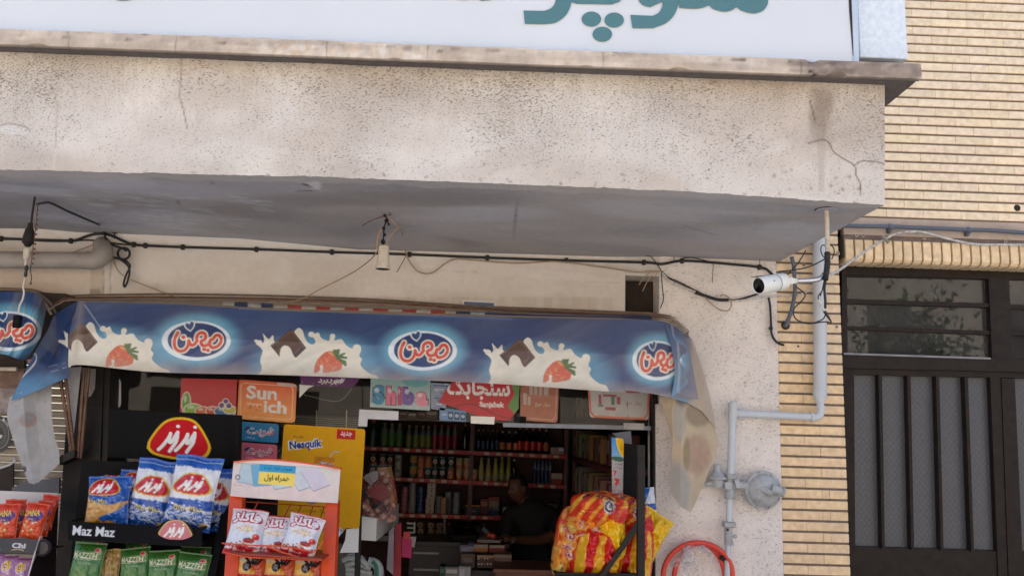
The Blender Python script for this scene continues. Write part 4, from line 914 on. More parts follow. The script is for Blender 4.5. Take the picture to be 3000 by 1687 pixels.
sheet('side_flap', [[(*VW(1672, 812), 4.715), (*VW(1690, 880), 4.63), (*VW(1698, 940), 4.61), (*VW(1688, 1000), 4.62)], [(*VW(1706, 822), 4.76), (*VW(1732, 890), 4.70), (*VW(1740, 950), 4.68), (*VW(1728, 1012), 4.68)], [(*VW(1728, 838), 4.84), (*VW(1760, 905), 4.80), (*VW(1772, 965), 4.79), (*VW(1766, 1034), 4.78)], [(*VW(1742, 855), 4.93), (*VW(1772, 945), 4.92), (*VW(1786, 1000), 4.91), (*VW(1802, 1080), 4.91)]], right_col, M['vinyl_print'], awn, 60, 50)
sheet('hanging_corner', [[(*VW(1688, 985), 4.72), (*VW(1692, 1100), 4.74), (*VW(1688, 1180), 4.75), (*VW(1684, 1236), 4.76)], [(*VW(1725, 1000), 4.68), (*VW(1716, 1100), 4.70), (*VW(1712, 1200), 4.72), (*VW(1712, 1272), 4.74)], [(*VW(1768, 1030), 4.80), (*VW(1756, 1100), 4.78), (*VW(1748, 1200), 4.77), (*VW(1736, 1289), 4.76)], [(*VW(1801, 1080), 4.92), (*VW(1806, 1120), 4.91), (*VW(1785, 1180), 4.88), (*VW(1745, 1275), 4.80)]], corner_col, print_mat('faded_vinyl', .5, bump=.004, bscale=14, transl=.45), awn, 60, 60)
sheet('hanging_corner', [[(*VW(1660, 998), 4.78), (*VW(1672, 1040), 4.80), (*VW(1690, 1100), 4.80)], [(*VW(1690, 1000), 4.70), (*VW(1692, 1050), 4.74), (*VW(1694, 1110), 4.75)]], corner_col, WHT, awn, 30, 20)

# neighbouring awning at far left
A2 = Art(-120, 820, 260, 1150, 1.0)
draw_awning(A2, ((-1260, -30),), ((28, 968, .95),))
X, Y = np.meshgrid(A2.X, A2.Y); k = np.clip((X-90)/60, 0, 1)*.6; k = np.maximum(k, np.clip(1-np.abs(X-40+(Y-900)*.3)/16, 0, 1)*.35); A2.a = A2.a*(1-k[..., None])+DUST*.8*k[..., None]
awl = empty('awning', (-2.9, 4.9, 1.9), 'neighbouring blue dairy awning cut off at the left edge', 'awning')
sheet('valance', [[(-110, 846, 4.72), (*VW(0, 733), 4.72), (*VW(70, 735), 4.72), (*VW(100, 742), 4.75), (*VW(118, 768), 4.80)], [(-110, 940, 4.64), (*VW(0, 820), 4.64), (*VW(65, 825), 4.66), (*VW(90, 830), 4.70), (*VW(102, 850), 4.78)], [(-110, 1035, 4.62), (*VW(0, 890), 4.62), (*VW(30, 897), 4.64), (*VW(52, 905), 4.70), (*VW(70, 900), 4.78)]], A2, M['vinyl_print'], awl, 200, 90, fold1)
for k in range(3):
    mb = MB(); mb.tube(smooth_path([P(*VW(*p), 4.80+.07*k) for p in ((-80, 727-k), (40, 729-k), (80+k*9, 735-k), (112+k*12, 762-k*2), (130+k*12, 792-k*4))], 8), .008, fm, 6); mb.build('fabric_hem', awl, smooth=True)
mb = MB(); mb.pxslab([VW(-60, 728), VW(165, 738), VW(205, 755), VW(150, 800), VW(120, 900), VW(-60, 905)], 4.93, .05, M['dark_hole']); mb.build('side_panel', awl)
mb = MB(); mb.tube([P(*VW(-60, 928), 4.9), P(*VW(42, 928), 4.9)], .012, M['cream_plastic'], 8); mb.build('front_bar', awl, smooth=True)
mb = MB(); mb.pxslab([VW(-60, 932), VW(60, 932), VW(60, 975), VW(-60, 975)], 4.93, .03, M['rust']); mb.pxslab([VW(-60, 900), VW(60, 905), VW(60, 925), VW(-60, 925)], 4.96, .03, M['dark_hole']); mb.build('front_board', awl)

# ================================================================== pipes, cables and fittings on the wall
def wire(name, pts, r, m, label=None, cat=None, parent=None, n=7, sub=7, group=None):
    mb = MB(); mb.tube(wire_path(pts, sub), r*1.2, m, n); o = mb.build(name, parent, smooth=True)
    if label: tag(o, label, cat, group)
    return o
Yc = 4.985
def onsoff(px, py, dz=.012):
    q = Pz(px, py, zs-dz); return (px, py, float(q[1]))
mc = empty('power_cable', P(*VW(1000, 638), 4.98), 'thick black power cable clipped along the wall under the balcony', 'cable')
wire('cable_run', [(-60, 700, Yc), (*cD(0, 393), Yc), (*cD(180, 398), Yc), (*cD(530, 409), Yc), (*cD(600, 400), Yc), (*cD(680, 370), Yc-.01), (*cD(760, 356), Yc-.015), (*cD(850, 366), Yc-.01), (*cD(950, 410), Yc), (*cD(1025, 437), Yc), (*cD(1120, 446), Yc), (*cD(1410, 458), Yc), (*VW(645, 627), Yc), (*VW(835, 634), Yc), (*VW(1030, 640), Yc), (*VW(1225, 648), Yc), (*VW(1425, 655), Yc), (*VW(1620, 660), Yc), (*VW(1665, 664), Yc), (*VW(1716, 656), Yc), (*VW(1800, 661), Yc), (*VW(1910, 672), Yc), (*VW(1935, 683), Yc), (*VW(1950, 700), Yc)], .0068, M['cable'], parent=mc)
wire('cable_run', [(*cD(530, 412), Yc), (*cD(700, 405), Yc), (*cD(850, 425), Yc), (*cD(1025, 442), Yc), (*cD(1410, 463), Yc)], .0040, M['cable'], parent=mc)
wire('cable_run', [(*cD(170, 402), Yc), (*cD(350, 414), Yc), (*cD(530, 416), Yc)], .0030, M['cable'], parent=mc)
for q in (cD(5, 393), cD(545, 410), cD(1030, 438), cD(1120, 446), cD(1410, 458), VW(645, 627), VW(835, 634), VW(1030, 640), VW(1226, 648), VW(1425, 655), VW(1620, 660), VW(1716, 656), VW(1911, 672)):
    p = P(*q, Yc); mb = MB(); mb.lathe([(.008, -.016), (.014, -.006), (.016, 0.004), (.012, .012), (.004, .014)], p, M['cable'], 9, (0, -1, 0)); mb.box((p[0]-.011, Yc-.008, p[2]-.016), (p[0]+.011, YW, p[2]+.016), M['cable'], bev=.004); mb.build('cable_clip', mc, smooth=True)
# cable coil at the left
co = empty('cable_coil', P(*cD(955, 510), 4.96), 'black cable looped and knotted beside the elbow of the grey pipe', 'cable')
wire('loop', [(*cD(955+46*math.cos(a), 508+44*math.sin(a)), 4.95+.01*math.sin(a*2)) for a in np.linspace(0, 4*math.pi, 30)], .0058, M['cable'], parent=co, sub=3)
wire('loop', [(*cD(*p), 4.95) for p in ((880, 540), (930, 555), (985, 600), (1000, 650), (985, 720), (962, 764), (955, 735), (975, 670), (1003, 610), (985, 575), (930, 545), (880, 538))], .0050, M['cable'], parent=co)
wire('lead', [(*cD(*p), 4.95) for p in ((780, 290), (800, 350), (830, 415), (880, 445), (960, 475), (975, 490))], .0058, M['cable'], parent=co)
wire('lead', [(*cD(*p), 4.955) for p in ((848, 440), (862, 500), (880, 560), (885, 590))], .0050, M['tan_wire'], parent=co)
for q in ((730, 330), (885, 355)):
    p = P(*cD(*q), 4.97); mb = MB(); mb.lathe([(.004, 0), (.004, .03), (.018, .035), (.012, .05)], p-np.array([0, 0, .03]), M['cable'], 8); mb.build('hook', co, smooth=True)
wire('thin_wire', [(*cD(*p), 4.93) for p in ((-30, 612), (150, 604), (330, 580), (480, 530), (620, 478), (750, 432), (830, 426), (862, 480))], .0033, M['tan_wire'], 'thin tan wire drooping across the grey pipe at far left', 'wire')
wire('thin_wire', [(*cD(*p), 4.95-.0004*p[1]*0) for p in ((885, 590), (920, 650), (1000, 705), (1150, 765), (1290, 820), (1345, 840))], .0030, M['tan_wire'], 'thin tan wire running from the cable coil down to the awning top', 'wire')
# grey pvc pipe and elbow
pv = empty('waste_pipe', P(*cD(300, 560), 4.9), 'dirty grey plastic waste pipe with an elbow turning into the wall', 'pipe')
mb = MB(); ra = 66/2.634*mpp(*cD(400, 560), 4.88); mb.tube([P(-150, 766, 4.88), P(*cD(0, 556), 4.88), P(*cD(690, 562), 4.88)], ra, M['pvc'], 20); mb.build('pipe', pv, smooth=True)
mb = MB(); mb.tube(smooth_path([P(*cD(672, 562), 4.88), P(*cD(740, 560), 4.88), P(*cD(790, 520), 4.90), P(*cD(795, 470), 4.95), P(*cD(790, 440), 5.02)], 6), ra*1.07, M['pvc'], 20); mb.build('elbow', pv, smooth=True)
# left lamp lead with plug and socket
q0 = onsoff(*cD(270, 82)); Yl = q0[2]
hl = empty('hanging_lamp_lead', P(q0[0], q0[1], Yl), 'rusty chain with black adapter, bulb socket and dangling plug at far left', 'lamp holder')
wire('lead', [(q0[0], q0[1]-4, Yl), (*cD(262, 120), Yl), (*cD(250, 200), Yl), (*cD(238, 300), Yl)], .0045, M['cable'], parent=hl)
wire('lead', [onsoff(*cD(285, 128)), onsoff(*cD(340, 118)), onsoff(*cD(395, 120)), onsoff(*cD(520, 180)), onsoff(*cD(640, 232)), onsoff(*cD(740, 275), .02), (*cD(780, 292), 4.93)], .0050, M['cable'], parent=hl)
mb = MB(); mb.lathe([(.012, -.0), (.020, .012), (.028, .02), (.026, .05), (.02, .085), (.012, .10), (.012, .12)], P(*cD(212, 455), Yl), M['black_steel'], 14); mb.build('adapter', hl, smooth=True)
mb = MB(); mb.lathe([(.004, 0), (.006, .03), (.013, .034), (.017, .075), (.016, .082)], P(*cD(195, 600), Yl), M['cream_plastic'], 14); mb.build('socket', hl, smooth=True)
mb = MB()
for i in range(13):
    z = i/12; x, y = 288-60*z*z*.6, 135+z*450; p = P(*cD(x, y), Yl); mb.lathe([(.003, -.004), (.0062, 0), (.003, .004)], p, M['rust'], 6, (0, 1, 0) if i % 2 else (1, 0, 0))
mb.tube([P(*cD(290, 135), Yl), P(*cD(275, 300), Yl), P(*cD(240, 585), Yl)], .0026, M['rust'], 6); mb.build('chain', hl, smooth=True)
mb = MB(); mb.lathe([(.004, 0), (.009, .01), (.006, .03), (.01, .045), (.004, .06)], P(*cD(195, 690), Yl), M['cable'], 8); mb.tube(wire_path([(*cD(195, 690), Yl), (*cD(180, 760), Yl), (*cD(185, 810), Yl), (*cD(175, 860), Yl), (*cD(152, 910), Yl), (*cD(140, 975), Yl)]), .0045, M['cream_plastic'], 7); mb.build('cord', hl, smooth=True)
p = P(*cD(135, 1030), Yl); mb = MB(); mb.box((p[0]-.019, Yl-.014, p[2]-.032), (p[0]+.019, Yl+.014, p[2]+.028), M['black'], bev=.006); mb.build('plug', hl, smooth=True)
wire('wire_end', [(*cD(*p), Yl) for p in ((238, 590), (236, 640), (243, 690), (240, 720), (232, 735), (238, 745), (246, 730))], .0018, M['cable'], parent=hl)
# centre bulb socket
q1 = onsoff(*cY_(612, 240)); Yl = q1[2]
hc = empty('hanging_lamp_holder', P(q1[0], q1[1], Yl), 'cream bulb socket without a bulb hanging from wires under the balcony centre', 'lamp holder')
mb = MB(); bz_ = P(*cY_(585, 1008), Yl); kk = mpp(*cY_(585, 900), Yl)/4.83
mb.lathe([(60*kk, 30*kk), (92*kk, 3*kk), (108*kk, 0), (104*kk, 30*kk), (90*kk, 100*kk), (78*kk, 190*kk), (75*kk, 300*kk), (70*kk, 330*kk), (30*kk, 345*kk)], bz_, M['cream_plastic'], 20, mats=[M['dark_hole']]+[M['cream_plastic']]*7); mb.build('socket', hc, smooth=True)
mb = MB()
for x, y, r in ((590, 620, 36), (612, 520, 24), (600, 430, 26), (640, 320, 34), (612, 250, 22), (670, 370, 20)):
    mb.lathe([(r*.4*kk, -r*kk), (r*kk, -r*.4*kk), (r*.8*kk, r*.5*kk), (r*.4*kk, r*kk)], P(*cY_(x, y), Yl), M['black_steel'], 7)
mb.tube(wire_path([(*cY_(590, 660), Yl), (*cY_(598, 540), Yl), (*cY_(604, 420), Yl), (*cY_(640, 300), Yl), (*cY_(612, 235), Yl)]), 12*kk, M['cable'], 7); mb.build('terminal_strip', hc)
wire('stiff_wire', [(*cY_(610, 255), Yl), (*cY_(450, 312), Yl-.05), (*cY_(300, 388), Yl-.1)], .0022, M['rust'], parent=hc)
wire('hook', [(*cY_(612, 240), Yl), (*cY_(690, 240), Yl), (*cY_(680, 200), Yl), (*cY_(640, 172), Yl)], .0022, M['rust'], parent=hc)
wire('feed_wire', [(*cY_(640, 250), Yl), (*cY_(720, 330), Yl+.02), (*cY_(800, 395), Yl+.04), (*cY_(850, 470), Yl+.2), (*cY_(880, 620), 4.93), (*cY_(920, 790), 4.95), (*cY_(960, 890), 4.96), (*cY_(1060, 1020), 4.96), (*cY_(1190, 1070), 4.96), (*cY_(1320, 1040), 4.96), (*cY_(1480, 920), 4.96), (*cY_(1620, 865), 4.97), (*cY_(1800, 872), 4.97), (*VW(1300, 662), 4.975), (*VW(1400, 658), 4.975), (*VW(1520, 672), 4.97), (*VW(1600, 684), 4.97), (*VW(1652, 683), 4.97)], .0036, M['tan_wire'], parent=hc)
wire('feed_wire', [(*cY_(800, 420), Yl+.03), (*cY_(720, 510), Yl+.02), (*cY_(660, 590), Yl), (*cY_(665, 690), Yl)], .0024, M['tan_wire'], parent=hc)
wire('stiff_wire', [(*cY_(925, 800), 4.95), (*cY_(860, 920), 4.95), (*cY_(785, 1050), 4.95)], .0022, M['rust'], parent=hc)
wire('feed_wire', [(*cY_(560, 440), Yl), (*cY_(515, 580), Yl), (*cY_(505, 690), Yl), (*cY_(515, 740), Yl), (*cY_(470, 810), Yl+.1), (*cY_(380, 900), Yl+.2), (*cY_(200, 1030), 4.9), (*cY_(0, 1140), 4.9), (*VW(800, 730), 4.88), (*VW(760, 752), 4.86), (*VW(715, 762), 4.85)], .0030, M['tan_wire'], parent=hc)
# blue plaque showing over the awning
PA = Art(0, 0, 1, 1, 60, rgb(214, 214, 210)); PA.rect(.03, .10, .97, 1, rgb(50, 74, 122))
tag(panel('wall_plaque', [VW(1164, 755), VW(1246, 759), VW(1246, 784), VW(1164, 780)], 4.985, PA, print_mat('enamel', .3), nu=40, nv=14, thick=.012), 'small blue enamel plaque with white rim just above the awning', 'plaque')
# wires hanging at the vent and along the pillar
bw = empty('wire_bundle', P(*cK(700, 780), 4.97), 'taped bundle of old wires swagging across the pillar behind the camera', 'wires')
wire('strand', [(*cK(*p), 4.975) for p in ((385, 600), (440, 650), (520, 685), (620, 735), (720, 785), (820, 825), (900, 830), (1000, 830), (1100, 805), (1200, 770), (1290, 720))], .0050, M['cable'], parent=bw)
wire('strand', [(*cK(*p), 4.97) for p in ((390, 610), (470, 690), (600, 740), (760, 800), (880, 835), (1010, 838), (1160, 815), (1340, 800), (1480, 795), (1560, 770), (1660, 720))], .0045, M['white_cable'], parent=bw)
wire('strand', [(*cK(*p), 4.965) for p in ((720, 785), (780, 850), (850, 905), (920, 920), (955, 880), (940, 820), (890, 788), (865, 800))], .0030, M['tan_wire'], parent=bw)
mb = MB(); mb.tube(wire_path([(*cK(660, 770), 4.968), (*cK(760, 805), 4.968), (*cK(850, 830), 4.968), (*cK(930, 832), 4.968)]), .010, M['cable'], 8); mb.build('tape_wrap', bw, smooth=True)
wire('strand', [(*cK(*p), 4.97) for p in ((250, 470), (300, 480), (340, 530), (385, 600), (385, 650), (395, 760), (400, 830), (375, 900))], .0026, M['cable'], parent=bw)
for a in (((300, 600), (240, 650), (200, 710)), ((330, 605), (270, 680), (230, 760)), ((345, 610), (320, 690), (330, 790))): wire('strand', [(*cK(*p), 4.965) for p in a], .0022, M['tan_wire'], parent=bw)
wire('strand', [(*VW(1640, 684), 4.97), (*cK(250, 600), 4.97), (*cK(400, 598), 4.97)], .0036, M['tan_wire'], parent=bw)
for a in (((490, 420), (486, 530)), ((808, 520), (800, 690)), ((1150, 440), (1180, 490), (1190, 560))): wire('stiff_wire', [(*cK(*p), 4.97) for p in a], .0016, M['cable'], parent=bw)
wire('strand', [(*cK(*p), 4.96) for p in ((560, 490), (640, 488), (760, 515))], .0026, M['cable'], parent=bw)
# black lead going into the brickwork
dl = empty('black_lead', P(*cK(1280, 1060), 4.97), 'black lead dropping down the pillar edge into a hole in the bricks', 'cable')
wire('lead', [(*cK(*p), 4.975) for p in ((1255, 800), (1270, 870), (1276, 960), (1280, 1060), (1285, 1110), (1310, 1160), (1350, 1190), (1385, 1200))], .0058, M['cable'], parent=dl)
p = P(*cK(1278, 1063), 4.965); mb = MB(); mb.lathe([(.004, 0), (.013, .004), (.013, .010), (.004, .014)], p+np.array([0, .01, 0]), M['cable'], 10, (0, -1, 0)); mb.build('grommet', dl, smooth=True)
# thick slate tube hanging beside the pilaster
wire('flexible_tube', [(*cK(*p), 4.95) for p in ((1448, 480), (1465, 560), (1470, 650), (1475, 760), (1455, 880), (1425, 980), (1395, 1050))], .0105, M['conduit'], 'slate grey flexible tube hanging between the pillar and the pilaster', 'tube', n=10)
mb = MB(); mb.lathe([(.028, 0), (.024, .003), (.008, .003)], P(*cK(1395, 1040), YW)-np.array([0, .004, 0]), M['dark_hole'], 9, (0, 1, 0)); tag(mb.build('wall_hole', smooth=True), 'dark broken hole in the bricks where the slate tube enters', 'hole')
# conduit on the brick house
cu = empty('conduit', P(*cN(1700, 370), 4.97), 'slate grey conduit clipped across the brick house above its door', 'conduit')
wire('tube', [(*cN(*p), 4.965) for p in ((560, 328), (620, 335), (1010, 342), (1400, 358), (1720, 372), (2000, 380), (2305, 402), (2700, 425))], .0108, M['conduit'], parent=cu, n=10)
for q in ((1015, 350), (1770, 380)):
    p = P(*cN(*q), 4.96); mb = MB(); mb.lathe([(.008, -.012), (.017, -.004), (.0175, .010), (.008, .016)], p, M['conduit'], 12, (1, 0, .03)); mb.box((p[0]-.009, 4.962, p[2]-.030), (p[0]+.012, YW, p[2]+.026), M['conduit'], bev=.004); mb.build('cable_clip', cu, smooth=True)
# white cable from the camera pole to the right
wc = empty('white_cable', P(*cN(1000, 450), 4.96), 'dirty white cable rising from the camera pole and looping along the conduit', 'cable')
wire('cable_run', [(*cN(*p), y) for p, y in (((340, 850), 3.78), ((450, 800), 4.0), ((560, 735), 4.3), ((660, 660), 4.6), ((760, 590), 4.8), ((860, 525), 4.93), ((950, 470), 4.96), ((1060, 415), 4.965), ((1200, 392), 4.95), ((1340, 398), 4.96), ((1500, 440), 4.965), ((1700, 490), 4.965), ((1860, 514), 4.965), ((2080, 516), 4.965), ((2305, 518), 4.965), ((2600, 525), 4.965))], .0062, M['white_cable'], parent=wc, n=8)
p = P(*cN(972, 466), 4.95); mb = MB(); mb.tube([P(*cN(942, 432), 4.95), P(*cN(1000, 500), 4.95)], .010, M['pvc'], 8); mb.build('cable_clip', wc, smooth=True)
# ceiling pole with plate, and camera
q2 = onsoff(*cK(1735, 88)); Yp = q2[2]
cp = empty('ceiling_pole', P(q2[0], q2[1], Yp), 'thin white pole under a round plate in the balcony underside, taped black', 'pole')
mb = MB(); rr_ = 92/2.787*mpp(2420, 610, Yp); mb.lathe([(rr_*.97, 0), (rr_, .002), (rr_*1.05, .008)], P(q2[0], q2[1], Yp)-np.array([0, 0, .010]), M['soffit'], 28, mats=[M['soffit'], M['dark_hole']]); mb.build('plate', cp, smooth=True)
mb = MB(); mb.tube([P(*cK(1733, 100), Yp), P(*cK(1737, 250), Yp), P(*cK(1740, 450), Yp)], .0105, M['cream_plastic'], 12); mb.build('rod', cp, smooth=True)
mb = MB(); mb.tube(smooth_path([P(*cK(*p), Yp) for p in ((1738, 440), (1740, 520), (1735, 580), (1725, 640), (1722, 670))], 6), [.011+.004*abs(math.sin(i*1.3)) for i in range(25)], M['cable'], 9); mb.build('tape_wrap', cp, smooth=True)
for pts, r in ((((1740, 400), (1700, 385), (1685, 420), (1700, 470), (1735, 500)), .0022), (((1735, 375), (1780, 395), (1795, 440), (1775, 500)), .0022), (((1715, 500), (1640, 540), (1560, 570), (1450, 590), (1340, 600)), .0026), (((1725, 670), (1715, 740), (1722, 830), (1722, 900)), .0050), (((1720, 640), (1700, 740), (1690, 770), (1680, 800)), .0024), (((1480, 720), (1555, 785), (1530, 840), (1470, 900), (1465, 960), (1510, 1005), (1600, 1025), (1700, 990), (1730, 940), (1745, 970), (1770, 1015), (1720, 1010), (1620, 1022)), .0026), (((1665, 830), (1690, 880), (1715, 930)), .0045), (((1560, 430), (1500, 530), (1400, 640)), .0024), (((1690, 770), (1665, 800), (1668, 840)), .0022)):
    wire('lead', [(*cK(*p), Yp+.01) for p in pts], r, M['cable'] if r != .0045 else M['white_cable'], parent=cp)
mb = MB(); mb.tube([P(*cK(1715, 925), Yp), P(*cK(1768, 1005), Yp)], [.008, .004], M['cable'], 8); mb.build('connector', cp, smooth=True)
cm = empty('security_camera', P(*cK(1280, 700), Yp), 'white bullet security camera on a bent arm under the balcony corner', 'camera')
a0 = P(*cK(1178, 716), Yp-.045); a1 = P(*cK(1388, 680), Yp+.03); ax = a1-a0; Lc = np.linalg.norm(ax); rc_ = 72/2.787*mpp(2250, 830, Yp)
mb = MB(); mb.lathe([(rc_*.82, .012), (rc_*.84, 0), (rc_*.93, -.004), (rc_, .004), (rc_, Lc*.62), (rc_*.985, Lc*.63), (rc_*.985, Lc*.66), (rc_, Lc*.67), (rc_*.98, Lc*.96), (rc_*.8, Lc), (rc_*.3, Lc+.003)], a0, M['white_plastic'], 28, ax, mats=[M['black']]+[M['white_plastic']]*4+[M['conduit']]+[M['white_plastic']]*4); mb.build('body', cm, smooth=True)
mb = MB(); mb.lathe([(rc_*.80, .008), (rc_*.79, .004), (rc_*.2, .003)], a0, glass_mat('lens_glass', (.1, .1, .1), 1.5), 24, ax); mb.lathe([(rc_*.35, .010), (rc_*.25, .004), (.001, .004)], a0, M['black'], 16, ax); mb.build('lens', cm, smooth=True)
mb = MB(); u_ = np.array([0, 0, 1.]); mb.hexa([a0+u_*rc_*1.02-ax/Lc*.02+np.array([-.02, 0, 0]), a0+u_*rc_*1.06-ax/Lc*.02+np.array([.02, 0, 0]), a0+u_*rc_*1.04+ax*.5, a0+u_*rc_*1.0+ax*.5], [q+np.array([0, .014, .004]) for q in (a0+u_*rc_*1.02-ax/Lc*.02+np.array([-.02, 0, 0]), a0+u_*rc_*1.06-ax/Lc*.02+np.array([.02, 0, 0]), a0+u_*rc_*1.04+ax*.5, a0+u_*rc_*1.0+ax*.5)], M['black']); mb.build('sun_hood', cm)
p = a0+ax*.42; mb = MB(); mb.box((p[0]-.011, p[1]-rc_*1.02, p[2]-.001+.006), (p[0]+.011, p[1]-rc_*.8, p[2]+.004+.006), M['black']); mb.build('logo', cm)
mb = MB(); mb.tube(smooth_path([P(*cK(*p), Yp+.03) for p in ((1385, 680), (1440, 678), (1500, 676))], 4), .013, M['white_plastic'], 12); mb.lathe([(.016, -.012), (.016, .012)], P(*cK(1440, 678), Yp+.03), M['white_plastic'], 12, (0, 1, 0)); mb.build('joint', cm, smooth=True)
mb = MB(); mb.tube(smooth_path([P(*cK(*p), Yp+.02) for p in ((1495, 676), (1560, 674), (1640, 668), (1690, 650), (1712, 620))], 5), .0115, M['chrome'], 12); mb.build('arm', cm, smooth=True)

# gas pipe
gp = empty('gas_pipe', P(*cI(520, 700), 4.94), 'grey painted gas pipe stepping down the wall from the balcony', 'pipe')
Yq = 4.93; k1 = mpp(2400, 1100, Yq)
mb = MB(); mb.tube([P(*cK(1668, 320), Yq)+np.array([0, 0, .3]), P(*cK(1672, 420), Yq), P(*cI(1061, 60), Yq), P(*cI(1061, 312), Yq)], 40/2.11*k1, M['grey_pipe'], 24); mb.build('wide_pipe', gp, smooth=True)
mb = MB(); b0 = P(*cI(1063, 425), Yq); hh = 115/2.11*k1; mb.lathe([(20/2.11*k1, 0), (21/2.11*k1, hh*.3), (40/2.11*k1, hh*.72), (42/2.11*k1, hh*.9), (42/2.11*k1, hh), (40/2.11*k1, hh*1.02)], b0, M['grey_pipe'], 24); mb.build('reducer', gp, smooth=True)
mb = MB(); mb.tube(smooth_path([P(*cI(*p), Yq) for p in ((1063, 395), (1064, 425), (1060, 450), (1045, 464), (1015, 468))], 5), 23/2.11*k1, M['grey_pipe'], 16); mb.lathe([(29/2.11*k1, -.006), (29/2.11*k1, .006)], P(*cI(1008, 467), Yq), M['grey_pipe'], 16, (1, 0, 0)); mb.lathe([(28/2.11*k1, -.006), (28/2.11*k1, .006)], P(*cI(1063, 402), Yq), M['grey_pipe'], 16); mb.build('elbow', gp, smooth=True)
mb = MB(); mb.tube([P(*cI(1010, 466), Yq), P(*cI(545, 444), Yq)], 22/2.11*k1, M['grey_pipe'], 16); mb.build('cross_pipe', gp, smooth=True)
mb = MB(); mb.tube([P(*cI(518, 492), Yq), P(*cI(521, 378), Yq)], 26/2.11*k1, M['grey_pipe'], 16); mb.tube([P(*cI(520, 442), Yq), P(*cI(562, 444), Yq)], 26/2.11*k1, M['grey_pipe'], 16)
for q in ((519, 488), (521, 392)): mb.lathe([(29/2.11*k1, -.007), (29/2.11*k1, .007)], P(*cI(*q), Yq), M['grey_pipe'], 16)
mb.lathe([(29/2.11*k1, -.007), (29/2.11*k1, .007)], P(*cI(564, 444), Yq), M['grey_pipe'], 16, (1, 0, 0)); mb.lathe([(14/2.11*k1, 0), (14/2.11*k1, .012), (8/2.11*k1, .013)], P(*cI(521, 380), Yq), M['grey_pipe'], 6); mb.build('tee', gp, smooth=True)
mb = MB(); mb.tube([P(*cI(518, 480), Yq), P(*cI(508, 830), Yq)], 23/2.11*k1, M['grey_pipe'], 16); mb.build('riser', gp, smooth=True)
mb = MB(); mb.tube([P(*cI(502, 960), Yq), P(*cI(497, 1110), Yq)], 19/2.11*k1, M['grey_pipe'], 16); mb.build('riser', gp, smooth=True)
mb = MB(); mb.tube([P(*cI(492, 1240), Yq), P(*cI(486, 1460), Yq)], 18/2.11*k1, M['grey_pipe'], 16); mb.tube([P(*cI(486, 1460), Yq), P(*cI(486, 1460), Yq)*np.array([1, 1, 0])], 18/2.11*k1, M['grey_pipe'], 12); mb.build('riser', gp, smooth=True)
k4 = mpp(2130, 1450, Yq)/3.947
mb = MB(); mb.lathe([(68*k4, 0), (80*k4, 8*k4), (80*k4, 55*k4), (66*k4, 62*k4)], P(*cZ(455, 882), Yq), M['grey_cast'], 6); mb.build('union_nut', gp)
mb = MB(); mb.lathe([(42*k4, 0), (46*k4, 30*k4), (46*k4, 190*k4), (40*k4, 210*k4)], P(*cZ(450, 1090), Yq), M['grey_cast'], 12); p = P(*cZ(440, 912), Yq-.03); mb.lathe([(16*k4, 0), (16*k4, 6*k4)], p, M['dark_hole'], 10, (0, -1, 0)); mb.lathe([(30*k4, 0), (30*k4, 30*k4)], P(*cZ(438, 985), Yq-.01), M['grey_cast'], 8, (0, -1, 0)); mb.lathe([(22*k4, 0), (26*k4, 20*k4), (10*k4, 30*k4)], P(*cZ(520, 985), Yq-.008), M['grey_cast'], 8, (.4, -1, 0)); mb.lathe([(50*k4, 0), (50*k4, 40*k4)], P(*cZ(458, 1090), Yq), M['grey_cast'], 6); mb.build('valve', gp)
# regulator
rg = empty('gas_regulator', P(*cZ(850, 450), 4.90), 'round grey gas regulator with bolted disc beside the pilaster', 'regulator')
mb = MB(); mb.lathe([(72*k4, 0), (74*k4, 46*k4), (60*k4, 52*k4)], P(*cZ(480, 318), Yq), M['grey_cast'], 6); mb.lathe([(58*k4, 0), (64*k4, 20*k4), (62*k4, 60*k4), (50*k4, 90*k4), (50*k4, 210*k4), (58*k4, 225*k4)], P(*cZ(468, 552), Yq), M['grey_cast'], 14); mb.lathe([(66*k4, 0), (66*k4, 38*k4)], P(*cZ(468, 555), Yq), M['grey_cast'], 6)
p = P(*cZ(445, 400), Yq-.012); mb.box((p[0]-46*k4, p[1]-.02, p[2]-46*k4), (p[0]+46*k4, p[1]+.02, p[2]+44*k4), M['grey_cast'], bev=.004); mb.build('body', rg, smooth=True)
mb = MB(); mb.tube([P(*cZ(500, 400), Yq), P(*cZ(620, 400), 4.92), P(*cZ(760, 430), 4.94)], [44*k4, 52*k4, 60*k4], M['grey_cast'], 10); mb.pxslab([cZ(520, 335), cZ(560, 335), cZ(635, 400), cZ(630, 425), cZ(545, 430)], 4.885, .05, M['grey_cast']); mb.build('neck', rg, smooth=True)
dc = P(*cZ(850, 455), 4.925); dax = np.array([.10, -1, -.06])
mb = MB(); mb.lathe([(215*k4, -20*k4), (222*k4, -14*k4), (222*k4, 14*k4), (214*k4, 22*k4), (190*k4, 24*k4), (176*k4, 60*k4), (130*k4, 96*k4), (70*k4, 118*k4), (20*k4, 122*k4)], dc, M['grey_cast'], 40, dax); mb.build('disc', rg, smooth=True)
dv = Vector(dax).normalized(); ea = Vector((1, 0, 0))-dv*dv.x; ea.normalize(); eb = dv.cross(ea)
for i in range(8):
    q = 2*math.pi*(i+.4)/8; p = Vector(tuple(dc))+(ea*math.cos(q)+eb*math.sin(q))*202*k4; mb = MB(); mb.lathe([(14*k4, 0), (14*k4, 40*k4), (8*k4, 44*k4)], p, M['grey_cast'], 6, dax); mb.build('bolt', rg)
mb = MB(); mb.tube([P(*cZ(840, 440), 4.88), P(*cZ(900, 470), 4.86), P(*cZ(955, 500), 4.845)], [50*k4, 44*k4, 34*k4], M['grey_cast'], 12); mb.build('vent_stub', rg, smooth=True)
